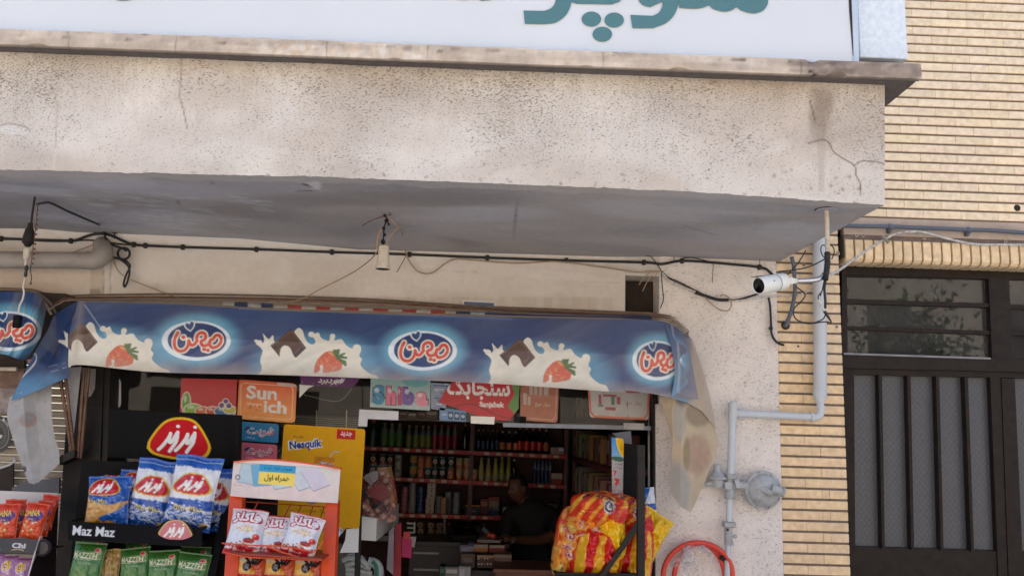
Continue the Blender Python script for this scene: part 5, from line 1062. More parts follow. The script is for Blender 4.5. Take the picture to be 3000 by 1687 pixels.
mb = MB(); mb.tube([P(*cZ(950, 440), 4.87), P(*cZ(1020, 455), 4.865), P(*cZ(1075, 470), 4.86)], [56*k4, 54*k4, 54*k4], M['grey_cast'], 14); mb.lathe([(60*k4, 0), (60*k4, 26*k4), (40*k4, 34*k4)], P(*cZ(1068, 468), 4.86), M['grey_cast'], 14, (1, -.05, -.2)); mb.build('side_cap', rg, smooth=True)
mb = MB(); b0 = P(*cZ(318, 330), Yq-.005); mb.lathe([(96*k4, 0), (112*k4, 6*k4), (112*k4, 24*k4), (80*k4, 40*k4), (62*k4, 80*k4), (48*k4, 90*k4), (40*k4, 100*k4), (40*k4, 168*k4), (30*k4, 172*k4)], b0, M['grey_cast'], 20); mb.lathe([(60*k4, 0), (70*k4, 60*k4), (70*k4, 90*k4)], P(*cZ(320, 415), Yq-.005), M['grey_cast'], 14); mb.tube([P(*cZ(400, 372), Yq), P(*cZ(250, 375), Yq), P(*cZ(190, 385), Yq)], [34*k4, 34*k4, 22*k4], M['grey_cast'], 12); mb.build('relief_valve', rg, smooth=True)
# hose and torn plastic
hz = empty('hose', P(*cI(310, 1480), 4.93), 'coiled orange red rubber hose hanging on the pillar beside the gas pipe', 'hose')
cc = P(*cI(300, 1465), 4.94)
def circ(cx, cy, rx, ry, a0, a1, n=26): return [cI(cx+rx*math.cos(R_(a)), cy+ry*math.sin(R_(a))) for a in np.linspace(a0, a1, n)]
wire('coil', [(*q, 4.925) for q in circ(305, 1450, 215, 208, 0, -360, 30)], .0125, M['red_hose'], parent=hz, n=10, sub=3)
wire('coil', [(*q, 4.95) for q in circ(315, 1480, 158, 232, 20, -340, 30)], .0120, M['red_hose'], parent=hz, n=10, sub=3)
p = P(*cI(455, 1340), 4.90); mb = MB(); mb.lathe([(.012, -.012), (.018, -.01), (.018, .012), (.010, .014)], p, M['black_steel'], 10, (.6, 0, .8)); mb.build('clamp', hz, smooth=True)
pm, t, b = new_mat('thin_clear_plastic'); b.inputs['Base Color'].default_value = (.75, .73, .74, 1); b.inputs['Roughness'].default_value = .12; b.inputs['Alpha'].default_value = .38
mb = MB()
for k, (x0, y0, x1, y1, w_) in enumerate(((262, 1255, 215, 1400, 30), (320, 1250, 345, 1310, 26), (250, 1250, 150, 1400, 22), (290, 1330, 295, 1410, 14), (345, 1270, 400, 1330, 16), (240, 1270, 235, 1460, 26))):
    n = 14; vs = []
    for i in range(n):
        f = i/(n-1); x, y = x0+(x1-x0)*f+6*math.sin(i*1.7+k), y0+(y1-y0)*f; ww = w_*(.5+.6*math.sin(math.pi*(.2+.7*f)))
        for s_ in (-1, 0, 1): vs.append(P(*cI(x+s_*ww, y+4*math.cos(i*2.1)), 4.905+.02*math.sin(i*1.3+s_*2+k)))
    mb.add(vs, grid_faces(3, n), pm)
tag(mb.build('plastic_wrap', smooth=True, weld=False), 'torn clear plastic wrapped around the top of the red hose', 'plastic')
# ================================================================== stickers on the glass
PM = print_mat('sticker_print', .35); PMAT = print_mat('board_print', .6, var=.05, spec=.1); MATTE = print_mat('card_print', .6)
WHITE, RED, BLACK = rgb(228, 226, 222), rgb(196, 40, 46), rgb(24, 22, 24)
YST = YG-.006
def sticker(f, pts, art, label, Y=YST, shape=None, cat='sticker', nu=70, nv=50, name='sticker', thick=.0012, mt=None, group=None):
    return tag(panel(name, [f(*p) for p in pts], Y, art, mt or PM, nu=nu, nv=nv, shape=shape, thick=thick), label, cat, group)
a = Art(0, 0, 380, 240, .8, rgb(196, 40, 46))
for cx, cy, rx, ry, c in ((40, 165, 26, 70, (110, 160, 60)), (90, 205, 60, 34, (150, 190, 70)), (150, 215, 46, 26, (220, 120, 60)), (215, 215, 40, 28, (216, 84, 50)), (300, 215, 70, 34, (70, 120, 170)), (330, 205, 40, 24, (200, 190, 80))):
    a.ell(cx, cy, rx+6, ry+6, rgb(236, 232, 224)); a.ell(cx, cy, rx, ry, rgb(*c)); a.ell(cx-rx*.3, cy-ry*.4, rx*.3, ry*.25, rgb(236, 236, 226), .6, soft=.6)
for cx, cy in ((300, 150), (275, 175), (322, 178)): a.ell(cx, cy, 22, 22, rgb(236, 232, 224)); a.ell(cx, cy, 17, 17, rgb(96, 70, 120))
sticker(cE, ((1208, 130), (1592, 140), (1580, 376), (1196, 371)), a, 'red window sticker with green and blue balloon lettering')
a = Art(0, 0, 390, 265, .8); a.grad(lambda X, Y: lin((226, 92, 48))*(1-(Y/265)[..., None])+lin((236, 158, 74))*(Y/265)[..., None])
for rx in (0,): a.stroke([(26, 40), (26, 230), (40, 246), (350, 246), (366, 230), (366, 40), (350, 20), (40, 20), (26, 40)], 5, rgb(240, 206, 170), .9, smooth=False)
a.text('Sun', 165, 80, 200, 90, WHITE, bold=.03); a.text('ich', 255, 168, 150, 84, WHITE, bold=.03); a.text('Nature', 118, 160, 100, 26, rgb(240, 206, 180), bold=.01); a.speck(7, rgb(60, 50, 46), 3, 9, (90, 170, 170, 210), .9); a.stroke([(270, 10), (385, 16)], 18, rgb(206, 196, 190), .8)
sticker(cF, ((215, 138), (613, 166), (602, 430), (206, 400)), a, 'orange rounded window sticker reading Sun ich in white', shape=rrect(.07, .10))
def sherbet(c1, lab, pts, c2):
    a = Art(0, 0, 245, 130, .9, c1); a.otext(fa('شربت'), 130, 62, 175, 66, c2, WHITE, .05); a.text(fa('پرتقال'), 60, 106, 60, 16, rgb(210, 216, 220)); a.ell(40, 46, 20, 10, rgb(40, 60, 110), 1, -40)
    sticker(cF, pts, a, lab, shape=rrect(.06, .12))
sherbet(rgb(36, 122, 164), 'blue rounded sherbet sticker under the orange window sticker', ((240, 418), (493, 436), (490, 562), (240, 545)), rgb(200, 50, 56))
sherbet(rgb(206, 104, 118), 'pink rounded sherbet sticker under the blue one', ((240, 556), (484, 574), (480, 690), (240, 680)), rgb(176, 44, 56))
a = Art(0, 0, 400, 60, .8, rgb(92, 34, 96)); a.text('#'+'', 250, 26, 26, 30, WHITE, bold=.02); a.text(fa('بردبرد')+'#', 215, 28, 180, 40, WHITE, bold=.03); a.speck(10, rgb(190, 180, 180), 2, 5, (0, 40, 400, 60))
sticker(cF, ((632, 112), (1040, 128), (985, 196), (642, 178)), a, 'torn purple hashtag banner under the awning hem', nv=24)
a = Art(0, 0, 60, 90, 1, rgb(200, 194, 190))
mbx = MB(); mbx.pxslab([cF(632, 172), cF(730, 180), cF(690, 198), (cF(630, 262))], YST, .001, M['white_plastic']); tag(mbx.build('paper_scrap'), 'torn white paper scrap left under the purple banner', 'scrap')
a = Art(0, 0, 400, 195, .9); a.grad(lambda X, Y: lin((150, 182, 178))*(1-(Y/195)[..., None]*.3)+lin((196, 190, 196))*(Y/195)[..., None]*.3)
for ch, cx, w_, h_, c in (('S', 56, 84, 130, (52, 132, 168)), ('h', 140, 66, 122, (216, 112, 140)), ('i', 196, 28, 118, (190, 70, 120)), ('b', 256, 76, 118, (112, 84, 156)), ('a', 345, 80, 92, (222, 140, 160))):
    cy = 112 if ch != 'a' else 126
    a.text(ch, cx, cy, w_*1.10, h_*1.06, rgb(40, 36, 60), bold=.10); a.text(ch, cx, cy, w_, h_, rgb(*c), bold=.07)
    a.ell(cx-w_*.16, cy-h_*.25, w_*.14, h_*.10, rgb(235, 235, 240), .6, soft=.7)
a.ell(300, 20, 70, 26, rgb(96, 160, 168), .8, soft=.4)
sticker(cG, ((196, 130), (594, 138), (590, 346), (190, 322)), a, 'pale aqua sticker reading Shiba in bubbly candy letters')
a = Art(0, 0, 110, 170, 1, rgb(140, 150, 170))
for i in range(14):
    r = random.Random(i); a.rect(r.uniform(0, 90), i*12, r.uniform(40, 110), i*12+7, rgb(*r.choice([(46, 70, 130), (200, 204, 212), (90, 110, 160)])), .85)
sticker(cG, ((596, 160), (730, 168), (690, 345), (596, 335)), a, 'faded blue and white notice beside the aqua sticker')
a = Art(0, 0, 540, 240, .9, rgb(186, 34, 46))
a.text(fa('سنجابک'), 260, 60, 420, 130, rgb(232, 226, 220), bold=.03); a.text('Sanjabak', 350, 156, 165, 40, WHITE, bold=.03); a.stroke([(0, 205), (200, 150), (380, 210), (520, 238)], 6, rgb(70, 14, 24), .8)
a.poly([(470, 0), (540, 0), (540, 200), (520, 215), (455, 160), (500, 90)], rgb(96, 140, 72))
def sanj(v):
    l = .22*(1-min(1, v*1.6))**1.5 if v < .62 else .0+.62*((v-.62)/.38)**.9
    return l, 1-.02*math.sin(v*3)-(0.12*(v-.7)/.3 if v > .7 else 0)
sticker(cG, ((655, 120), (1195, 140), (1190, 412), (652, 402)), a, 'large red leaf shaped sticker reading Sanjabak', shape=sanj, Y=YST-.004, nu=110)
a = Art(0, 0, 175, 75, 1, rgb(92, 128, 166))
for i in range(3): a.rect(58+i*40, 18, 90+i*40, 66, rgb(44, 62, 96)); a.ell(74+i*40, 40, 12, 12, rgb(170, 186, 200), .8)
a.text(fa('شارژ'), 28, 36, 40, 24, rgb(210, 220, 228))
sticker(cG, ((654, 326), (832, 348), (830, 420), (654, 410)), a, 'small blue phone top-up card stuck under the red leaf sticker')
a = Art(0, 0, 255, 215, .9, rgb(188, 116, 92)); a.stroke([(240, 0), (240, 185), (222, 200), (0, 200)], 4, rgb(226, 190, 170), .8, smooth=False)
for x, y, w_, h_ in ((60, 20, 22, 46), (92, 10, 22, 56), (124, 10, 22, 56), (156, 10, 30, 56), (20, 60, 22, 66), (50, 76, 20, 50)): a.rect(x, y, x+w_, y+h_, rgb(206, 190, 180), .85)
a.text(fa('دیگر هیچ'), 150, 118, 100, 34, rgb(220, 190, 172), bold=.01)
sticker(cG, ((1192, 160), (1450, 172), (1440, 428), (1192, 410)), a, 'faded orange sticker seen from its back right of the red leaf', Y=YST+.010, shape=rrect(.08, .12))
a = Art(0, 0, 410, 175, .9, rgb(186, 182, 178)); a.stroke([(6, 0), (8, 140), (34, 168), (380, 168), (402, 140), (404, 0)], 14, rgb(204, 98, 64), .95, smooth=False)
for x, y, w_, h_, c in ((70, 30, 16, 60, (160, 52, 56)), (100, 26, 90, 16, (150, 60, 60)), (150, 40, 24, 50, (84, 116, 86)), (190, 40, 24, 46, (160, 52, 56)), (60, 92, 40, 14, (96, 120, 90)), (110, 105, 70, 20, (150, 70, 66)), (250, 0, 90, 14, (166, 48, 52))): a.rect(x, y, x+w_, y+h_, rgb(*c), .9)
a.text(fa('دیگر هیچ'), 300, 78, 110, 32, rgb(170, 110, 100)); a.stroke([(262, 70), (266, 165)], 4, rgb(60, 50, 50), .8)
sticker(cH, ((505, 205), (922, 218), (910, 410), (518, 392)), a, 'white sticker with thick orange border near the door jamb', Y=YST, shape=rrect(.05, .12))
mb = MB(); mb.pxslab([cG(120, 338), cG(381, 351), cG(379, 410), cG(176, 401), cG(171, 453), cG(112, 449)], YST-.006, .0015, mat('grey_white_tape', rgb(206, 208, 214), .4, var=.08)); tag(mb.build('tape'), 'white L shaped tape at the top left corner of the doorway', 'tape')
mb = MB(); mb.pxslab([cG(862, 382), cG(1022, 388), cG(1018, 438), cG(862, 431)], YST-.008, .0015, M['white_plastic']); tag(mb.build('tape'), 'white torn tape under the tail of the red leaf sticker', 'tape')
mb = MB(); mb.pxslab([cH(742, 428), cH(880, 432), cH(882, 474), cH(745, 470)], YST-.022, .0015, mat('shiny_tape', rgb(170, 172, 172), .25, var=.2)); tag(mb.build('tape'), 'shiny clear tape on the bar above the doorway at right', 'tape')
mb = MB(); mb.pxslab([cH(55, 384), cH(96, 388), cH(90, 440), cH(52, 434)], YST-.009, .002, M['black']); tag(mb.build('tape'), 'black square of tape beside the faded orange sticker', 'tape')
a = Art(0, 0, 100, 210, 1, rgb(206, 206, 208)); a.ell(15, 110, 66, 90, rgb(34, 52, 104)); a.ell(5, 110, 44, 62, rgb(222, 222, 222)); a.ell(0, 110, 36, 50, rgb(176, 40, 48))
sticker(cE, ((715, 108), (806, 130), (806, 332), (715, 322)), a, 'round red white and blue cola sticker half behind the black post', Y=YST, shape=rrect(.3, .2))

# ================================================================== bags of snacks
BAGM = print_mat('foil_bag', rough=.2, bump=.005, bscale=22, spec=.6, var=.03)
def bag_mesh(name, w, h, d, art, seed=0, nu=56, nv=70, crumple=1.0, lump=False):
    u, v = np.meshgrid(np.linspace(-1, 1, nu), np.linspace(0, 1, nv)); u = u.ravel(); v = v.ravel()
    px = np.clip(1-np.abs(u)**2.6, 0, 1)**.62; pv = np.clip(np.sin(np.pi*np.clip((v-.045)/.91, 0, 1)), 0, 1)**.55
    dep = d*px*pv
    wr = np.array([mnoise.noise((a*2.2+seed, b*2.4*h/w, seed*1.7))*.9+mnoise.noise((a*6+seed, b*7*h/w, seed))*.45+.3*abs(mnoise.noise((a*3.1, b*12, seed+4))) for a, b in zip(u, v)])
    seam = np.sin(u*34)*.10*np.exp(-np.minimum(v, 1-v)*16)
    y = -(dep+(wr*d*.30*np.sqrt(np.maximum(pv*px, 0))+seam*d*.25)*crumple)
    pinch = 1-.10*np.sin(np.pi*v)*(1-.5*pv)-.05*(1-np.abs(2*v-1))
    if lump: pinch = pinch*np.clip(1-np.abs(2*v-1)**3.2, .02, 1)**.42
    x = u*w/2*pinch+wr*w*.012*crumple; z = v*h+np.array([mnoise.noise((a*1.5, seed*3.3, 1)) for a in u])*h*.02*(v > .9)
    z = z-(1-np.abs(u))*0*h
    k = nu*nv; front = np.stack([x, y, z], 1); back = np.stack([x, -y*.75, z], 1)
    mb = MB(); mb.add(np.concatenate([front, back]), grid_faces(nu, nv)+[tuple(reversed([i+k for i in f])) for f in grid_faces(nu, nv)], BAGM)
    rim = list(range(nu))+[j*nu+nu-1 for j in range(1, nv)]+[(nv-1)*nu+i for i in range(nu-2, -1, -1)]+[j*nu for j in range(nv-2, 0, -1)]
    mb.f += [(rim[i], rim[i]+k, rim[(i+1) % len(rim)]+k, rim[(i+1) % len(rim)]) for i in range(len(rim))]; mb.m += [0]*len(rim)
    # winding: make the fronts face -Y
    mb.f = [tuple(reversed(f)) for f in mb.f]
    cf = art.at((u+1)/2*(art.x1-art.x0)+art.x0, (1-v)*(art.y1-art.y0)+art.y0)
    mb.col = np.concatenate([cf, cf]); o = mb.build(name, smooth=True, weld=False, base=(0, 0, 0), auto=180); return o
BAGS = {}
def bag(name, key, artfn, c, wpx, hpx, Y, label, rot=0.0, tilt=-8, yaw=0.0, fat=.26, group=None, cat='snack bag', crumple=1.0, lump=False):
    rot = rot-math.degrees((2000-c[0])*7.0e-5)
    """bag standing with its middle at picture point c; rot leans it clockwise"""
    s = mpp(*c, Y); w, h = wpx*s*1.13, hpx*s*1.06
    if key not in BAGS: BAGS[key] = bag_mesh(name, w, h, w*fat, artfn(), seed=len(BAGS)*1.37, crumple=crumple, lump=lump); o = BAGS[key]; BAGS[key+'#'] = (w, h)
    else: o = BAGS[key].copy(); COL.objects.link(o)
    w0, h0 = BAGS[key+'#']; o.scale = (w/w0, w/w0, h/h0)
    o.rotation_mode = 'XYZ'; M3 = Matrix.Rotation(R_(yaw), 3, 'Z') @ Matrix.Rotation(R_(rot)-0*ROLL, 3, 'Y') @ Matrix.Rotation(R_(tilt), 3, 'X')
    o.rotation_euler = M3.to_euler(); ctr = Vector(tuple(P(*c, Y))); o.location = ctr-M3 @ Vector((0, 0, h/2))
    return tag(o, label, cat, group)
def maz(a, cx, cy, s, col=None, rim=None, ky=1.0):
    """red rounded badge with two slanted white words"""
    tri = smooth_path([np.array((cx+x*s, cy+y*s*ky)) for x, y in ((-1, .35), (-.92, .05), (-.5, -.5), (0, -.66), (.5, -.55), (.9, 0), (.98, .3), (.8, .55), (.3, .64), (-.3, .62), (-.8, .52), (-1, .35))], 4)
    a.poly([(cx+(x-cx)*1.10, cy+(y-cy)*1.12) for x, y in tri], rim or rgb(222, 178, 40)); a.poly(tri, col or rgb(196, 26, 36))
    wd = .115*s
    for dx in (-.36, .22):
        for st in (((-.34, .46), (-.2, .30), (-.02, .02), (.06, -.18)), ((.06, -.18), (.02, .12), (.10, .14), (.22, -.10), (.30, -.24)), ((.30, -.24), (.26, .10), (.12, .36), (.04, .50))):
            a.stroke([(cx+(x+dx)*s, cy+(y)*s*.9*ky) for x, y in st], wd, rgb(236, 234, 230))
        a.ell(cx+(dx+.30)*s, cy-.42*s*ky, .065*s, .055*s, rgb(236, 234, 230))
def art_blue():
    a = Art(0, 0, 270, 300, .7, rgb(28, 84, 168)); a.speck(120, rgb(150, 184, 226), 3, 6, alpha=.8, seed=2)
    a.poly(smooth_path([np.array(p) for p in ((0, 110), (60, 150), (170, 170), (262, 150), (270, 160), (200, 215), (110, 240), (100, 300), (0, 300))], 3), rgb(206, 158, 96)); a.ell(80, 285, 50, 32, rgb(226, 164, 58)); a.ell(160, 292, 46, 28, rgb(216, 150, 48)); a.ell(95, 272, 18, 12, rgb(150, 112, 50))
    maz(a, 118, 66, 100, ky=.72); a.otext('Maz-Maz', 100, 150, 120, 26, rgb(222, 196, 60), rgb(60, 80, 60), .02); a.text(fa('سیب زمینی'), 80, 190, 90, 22, rgb(70, 66, 60)); return a
def art_white():
    a = Art(0, 0, 280, 430, .7, rgb(222, 224, 228)); B = rgb(28, 84, 170); a.rect(0, 0, 280, 60, B); a.rect(0, 255, 280, 430, B)
    for x in range(0, 280, 9):
        r = random.Random(x); a.ell(x, 60+r.uniform(-6, 8), 10, r.uniform(4, 12), B, .95); a.ell(x, 258+r.uniform(-4, 6), 9, r.uniform(4, 9), B, .9); a.ell(x, 30+r.uniform(-3, 3), 8, 4, rgb(150, 176, 214), .8)
    for i in range(170): r = random.Random(i+9); a.ell(r.uniform(0, 280), 350+r.gauss(0, 26), r.uniform(3, 14), r.uniform(2, 5), rgb(214, 222, 234), .75)
    a.stroke([(40, 282), (120, 300), (270, 318)], 9, rgb(224, 228, 236)); a.rect(225, 380, 265, 402, rgb(226, 200, 120)); a.rect(228, 392, 262, 399, rgb(190, 70, 50))
    maz(a, 145, 165, 112, ky=.78); a.otext('Maz-Maz', 150, 305, 170, 36, rgb(226, 198, 70), rgb(40, 60, 90), .02); a.text('Potato Chips', 150, 345, 170, 20, rgb(196, 210, 232)); return a
def art_green():
    a = Art(0, 0, 380, 500, .6); a.grad(lambda X, Y: np.where((Y < 90)[..., None], lin((58, 106, 46)), lin((76, 124, 66)))+0*X[..., None])
    a.text('MAZZEH', 175, 145, 290, 60, rgb(222, 216, 180), bold=.02); a.stroke([(20, 178), (180, 192), (350, 176)], 6, rgb(214, 208, 170), .9); a.stroke([(25, 112), (180, 104), (345, 116)], 3, rgb(214, 208, 170), .7); a.ell(305, 82, 36, 24, rgb(216, 206, 190)); a.ell(305, 82, 31, 19, rgb(190, 30, 40)); a.text(fa('پفک مزه'), 190, 225, 150, 34, rgb(206, 206, 166)); a.ell(150, 400, 70, 90, rgb(122, 150, 92), .6, soft=.6); a.stroke([(90, 330), (150, 420), (110, 480)], 8, rgb(190, 190, 130), .5); return a
def art_tan(): a = Art(0, 0, 200, 400, .6, rgb(176, 146, 88)); a.ell(80, 90, 12, 10, rgb(190, 40, 60)); a.speck(20, rgb(140, 112, 66), 8, 30, alpha=.5); return a
def art_pop():
    a = Art(0, 0, 440, 560, .6); a.grad(lambda X, Y: lin((232, 214, 214))*(1-np.clip(Y/300, 0, 1)[..., None])+lin((214, 220, 234))*np.clip(Y/300, 0, 1)[..., None])
    a.rect(0, 440, 440, 560, rgb(176, 26, 38)); a.rect(0, 0, 440, 16, rgb(190, 34, 46))
    for i in range(70): r = random.Random(i+50); a.ell(215+r.gauss(0, 80), 240+r.gauss(0, 30), r.uniform(8, 16), r.uniform(6, 12), rgb(*r.choice([(222, 200, 160), (232, 216, 186), (200, 168, 124)])), .9)
    a.ell(305, 390, 88, 44, rgb(232, 226, 226)); a.ell(305, 380, 72, 32, rgb(160, 40, 52)); a.ell(380, 330, 44, 36, rgb(216, 60, 50)); a.ell(372, 318, 12, 9, rgb(240, 180, 160), .7)
    for i in range(40): r = random.Random(i+5); a.ell(r.uniform(0, 440), 440+r.gauss(0, 18), r.uniform(8, 24), r.uniform(6, 14), rgb(*r.choice([(230, 214, 196), (216, 190, 160), (170, 60, 80)])), .9)
    a.text(fa('هاکلز'), 220, 120, 350, 150, rgb(182, 30, 44), bold=.04, grow=.10); a.text(fa('هاکلز'), 220, 120, 350, 150, rgb(240, 236, 236), bold=.04); a.text(fa('پاپ کورن'), 250, 215, 150, 26, rgb(190, 110, 100)); a.text('KETCHUP', 200, 505, 150, 22, rgb(236, 214, 214), bold=.02); a.text('POPCORN', 200, 532, 150, 18, rgb(236, 214, 214)); a.ell(60, 480, 52, 16, rgb(232, 220, 220), .9); a.ell(395, 500, 30, 22, rgb(216, 210, 206), .9); return a
def art_moto():
    a = Art(0, 0, 400, 420, .6); a.grad(lambda X, Y: np.where((X < 230)[..., None], lin((226, 206, 176)), lin((190, 80, 50)))+0*Y[..., None]); a.ell(120, 200, 150, 60, rgb(232, 176, 40), .8, 20, soft=.5); a.rect(0, 250, 400, 420, rgb(196, 40, 40)); a.rect(0, 300, 400, 420, rgb(228, 170, 48))
    for cx, cy, r in ((170, 160, 58), (250, 70, 44)): a.ell(cx, cy, r, r, rgb(34, 32, 36)); a.ell(cx, cy, r*.55, r*.55, rgb(110, 108, 112)); a.ell(cx, cy, r*.25, r*.25, rgb(40, 40, 44))
    a.stroke([(120, 50), (200, 110), (290, 120), (330, 60)], 30, rgb(44, 42, 48)); a.stroke([(300, 40), (350, 20)], 14, rgb(60, 54, 60)); a.stroke([(140, 120), (210, 210)], 8, rgb(170, 170, 176)); a.ell(220, 40, 22, 20, rgb(206, 190, 176)); a.ell(200, 28, 20, 14, rgb(110, 150, 190)); return a
def art_orange():
    a = Art(0, 0, 260, 440, .7); a.grad(lambda X, Y: lin((206, 52, 22))*(1-(Y/440)[..., None]*.5)+lin((226, 104, 50))*(Y/440)[..., None]*.5)
    a.ell(150, 150, 90, 60, rgb(42, 50, 130), .9, -10); a.text('CHiNA', 105, 115, 180, 70, rgb(40, 30, 40), bold=.06, rot=-8); a.text('CHiNA', 105, 115, 180, 70, rgb(236, 192, 60), bold=.02, rot=-8)
    for i in range(26): r = random.Random(i); a.ell(110+r.gauss(0, 34), 260+r.gauss(0, 40), r.uniform(8, 20), r.uniform(6, 14), rgb(*r.choice([(238, 170, 70), (224, 120, 60), (240, 214, 170), (90, 140, 80)])), .8)
    return a
def art_purple():
    a = Art(0, 0, 260, 320, .7, rgb(176, 126, 176)); a.rect(0, 0, 260, 24, rgb(140, 70, 130)); a.ell(120, 120, 80, 66, rgb(214, 190, 214), .9); a.text('Oi', 120, 110, 120, 100, rgb(70, 40, 40), bold=.10, rot=-12); a.text('Oi', 120, 110, 120, 100, rgb(236, 190, 70), bold=.05, rot=-12)
    for i in range(14): r = random.Random(i+3); a.ell(130+r.gauss(0, 50), 240+r.gauss(0, 24), 20, 12, rgb(*r.choice([(228, 170, 60), (240, 220, 160)])), .85)
    return a
YB = 4.34
bag('chips_bag', 'blue', art_blue, cE(742, 925), 190/2.274, 330/2.274, YB+.20, 'blue crisp bag peeking up behind the front blue bag', rot=8, group=None)
bag('chips_bag', 'blue', art_blue, cE(880, 920), 190/2.274, 330/2.274, YB+.16, 'dark blue crisp bag wedged between the blue and white bags', rot=8)
bag('chips_bag', 'blue', art_blue, cE(722, 950), 262/2.274, 310/2.274, YB+.02, 'blue crisp bag with tan corner at the left end of the black tray', rot=4, tilt=-6)
bag('chips_bag', 'white', art_white, cE(1425, 935), 230/2.274, 390/2.274, YB+.16, 'white and blue crisp bag half hidden at the right end of the black tray', rot=8)
bag('chips_bag', 'white', art_white, cE(1018, 900), 262/2.274, 424/2.274, YB+.07, 'white and blue crisp bag standing in the middle of the black tray', rot=13, tilt=-6)
bag('chips_bag', 'white', art_white, cE(1285, 893), 290/2.274, 455/2.274, YB, 'tallest white and blue crisp bag at the front of the black tray', rot=11, tilt=-6)
gg = 'green snack bags under the black tray'
for c, w_, h_, r, dY, lab in (((330, 560), 330, 380, 4, .16, 'dark green snack bag lying behind at the left under the tray'), ((960, 590), 320, 380, -2, .18, 'dark green snack bag lying behind in the middle under the tray'), ((1730, 700), 380, 420, 6, .14, 'green snack bag behind the rightmost one under the tray'),
    ((255, 720), 400, 560, 10, .0, 'leftmost green snack bag with cream lettering under the tray'), ((915, 760), 370, 500, 0, .02, 'green snack bag right of the tan bag under the tray'), ((1300, 800), 390, 510, 2, .01, 'green snack bag second from right under the tray'), ((1690, 850), 410, 530, 11, -.02, 'rightmost front green snack bag under the tray')):
    bag('snack_bag', 'green', art_green, cRr(*c), w_/4.684, h_/4.684, YB+dY, lab, rot=r, group=gg)
bag('snack_bag', 'tan', art_tan, cRr(560, 780), 270/4.684, 500/4.684, YB+.04, 'crumpled tan snack bag turned backwards among the green bags', rot=3, crumple=2.2)
YL = 4.40
for c, w_, h_, r, dY, lab in (((600, 640), 190, 400, 12, .16, 'orange snack bag furthest back at the right of the card box'), ((540, 720), 200, 400, 12, .09, 'orange snack bag just behind the right front one'), ((255, 770), 190, 420, 6, .08, 'dark orange snack bag standing between the two front orange bags'), ((170, 720), 240, 440, 6, .12, 'orange snack bag behind the leftmost front one'), ((85, 780), 260, 450, 5, 0, 'leftmost front orange snack bag cut by the picture edge'), ((428, 772), 262, 450, 12, 0, 'right front orange snack bag with yellow lettering')):
    bag('snack_bag', 'orange', art_orange, cO(*c), w_/4.3, h_/4.3, YL+dY, lab, rot=r, group='orange snack bags in the card box')
for c, r, lab in (((110, 1370), 2, 'purple snack bag at the left of the lower card tray'), ((-60, 1350), 0, 'purple snack bag cut off by the picture edge'), ((285, 1395), 6, 'purple snack bag at the right of the lower card tray')):
    bag('snack_bag', 'purple', art_purple, cO(*c), 210/4.3, 330/4.3, YL+.03, lab, rot=r, group='purple snack bags in the card box')
YO = 4.20
for c, w_, h_, r, dY, lab in (((330, 505), 450, 590, 11, 0, 'left popcorn bag on the orange rack'), ((740, 570), 420, 520, 9, .03, 'middle popcorn bag on the orange rack'), ((1105, 555), 450, 540, 16, -.02, 'right popcorn bag tilting on the orange rack')):
    bag('popcorn_bag', 'pop', art_pop, cS(*c), w_/4.684, h_/4.684, YO+dY, lab, rot=r, tilt=-14, group='popcorn bags on the orange rack')
for c, r, lab in (((390, 1040), 8, 'left cream and red snack bag with a motorbike on the orange rack'), ((790, 1050), 6, 'middle cream and red snack bag with a motorbike on the orange rack'), ((1190, 1070), 8, 'right cream and red snack bag with a motorbike on the orange rack')):
    bag('snack_bag', 'moto', art_moto, cS(*c), 400/4.684, 440/4.684, YO+.06, lab, rot=r, tilt=-14, group='motorbike snack bags on the orange rack')

# ================================================================== black display rack
rack = empty('display_rack', (*P(*cE(1000, 1150), 4.40)[:2], 0), 'black metal snack rack with red badges beside the window', 'rack')
a = Art(0, 0, 845, 330, .9, rgb(15, 14, 15)); maz(a, 476, 178, 196)
bw_, bh_ = 845, 330
panel('header_board', [cE(722, 335), cE(1572, 375), cE(1556, 705), cE(716, 655)], 4.66, a, PMAT, rack, nu=200, nv=90, thick=.02)
mb = MB(); mb.pxslab([cE(1560, 376), cE(1592, 377), cE(1585, 720), cE(1550, 720)], 4.62, .06, M['black']); mb.build('upright', rack)
mb = MB(); fr = [cE(*p) for p in ((1555, 640), (1592, 640), (1430, 1470), (1380, 1470))]; mb.hexa([P(*fr[0], 4.60), P(*fr[1], 4.60), P(*fr[2], 4.30), P(*fr[3], 4.30)], [P(*fr[0], 4.60)+np.array([0, .05, 0]), P(*fr[1], 4.60)+np.array([0, .05, 0]), P(*fr[2], 4.30)+np.array([0, .05, 0]), P(*fr[3], 4.30)+np.array([0, .05, 0])], M['black']); mb.build('upright', rack)
a = Art(0, 0, 890, 130, .9, rgb(13, 13, 17)); a.text('Maz Maz', 172, 66, 285, 74, rgb(206, 210, 214), bold=.02, shear=.12); a.speck(12, rgb(110, 110, 116), 1, 3, (0, 60, 890, 130))
YT = YB-.10
panel('tray_front', [cE(452, 1083), cE(1345, 1128), cE(1342, 1240), cE(452, 1196)], YT, a, PMAT, rack, nu=220, nv=36, thick=.012)
a = Art(0, 0, 226, 140, 1.3, rgb(30, 28, 26)); maz(a, 113, 76, 103, rgb(206, 128, 132), rgb(206, 176, 110))
panel('badge', [cE(1052, 1068), cE(1284, 1076), cE(1282, 1208), cE(1052, 1200)], YT-.008, a, PMAT, rack, nu=80, nv=60, shape=lambda v: ((.5-.52*math.sqrt(max(0, 1-((v-.62)/.64)**2)) if v < .62 else .5-.52*math.sqrt(max(0, 1-((v-.62)/.40)**2))), (.5+.52*math.sqrt(max(0, 1-((v-.62)/.64)**2)) if v < .62 else .5+.52*math.sqrt(max(0, 1-((v-.62)/.40)**2)))), thick=.008)
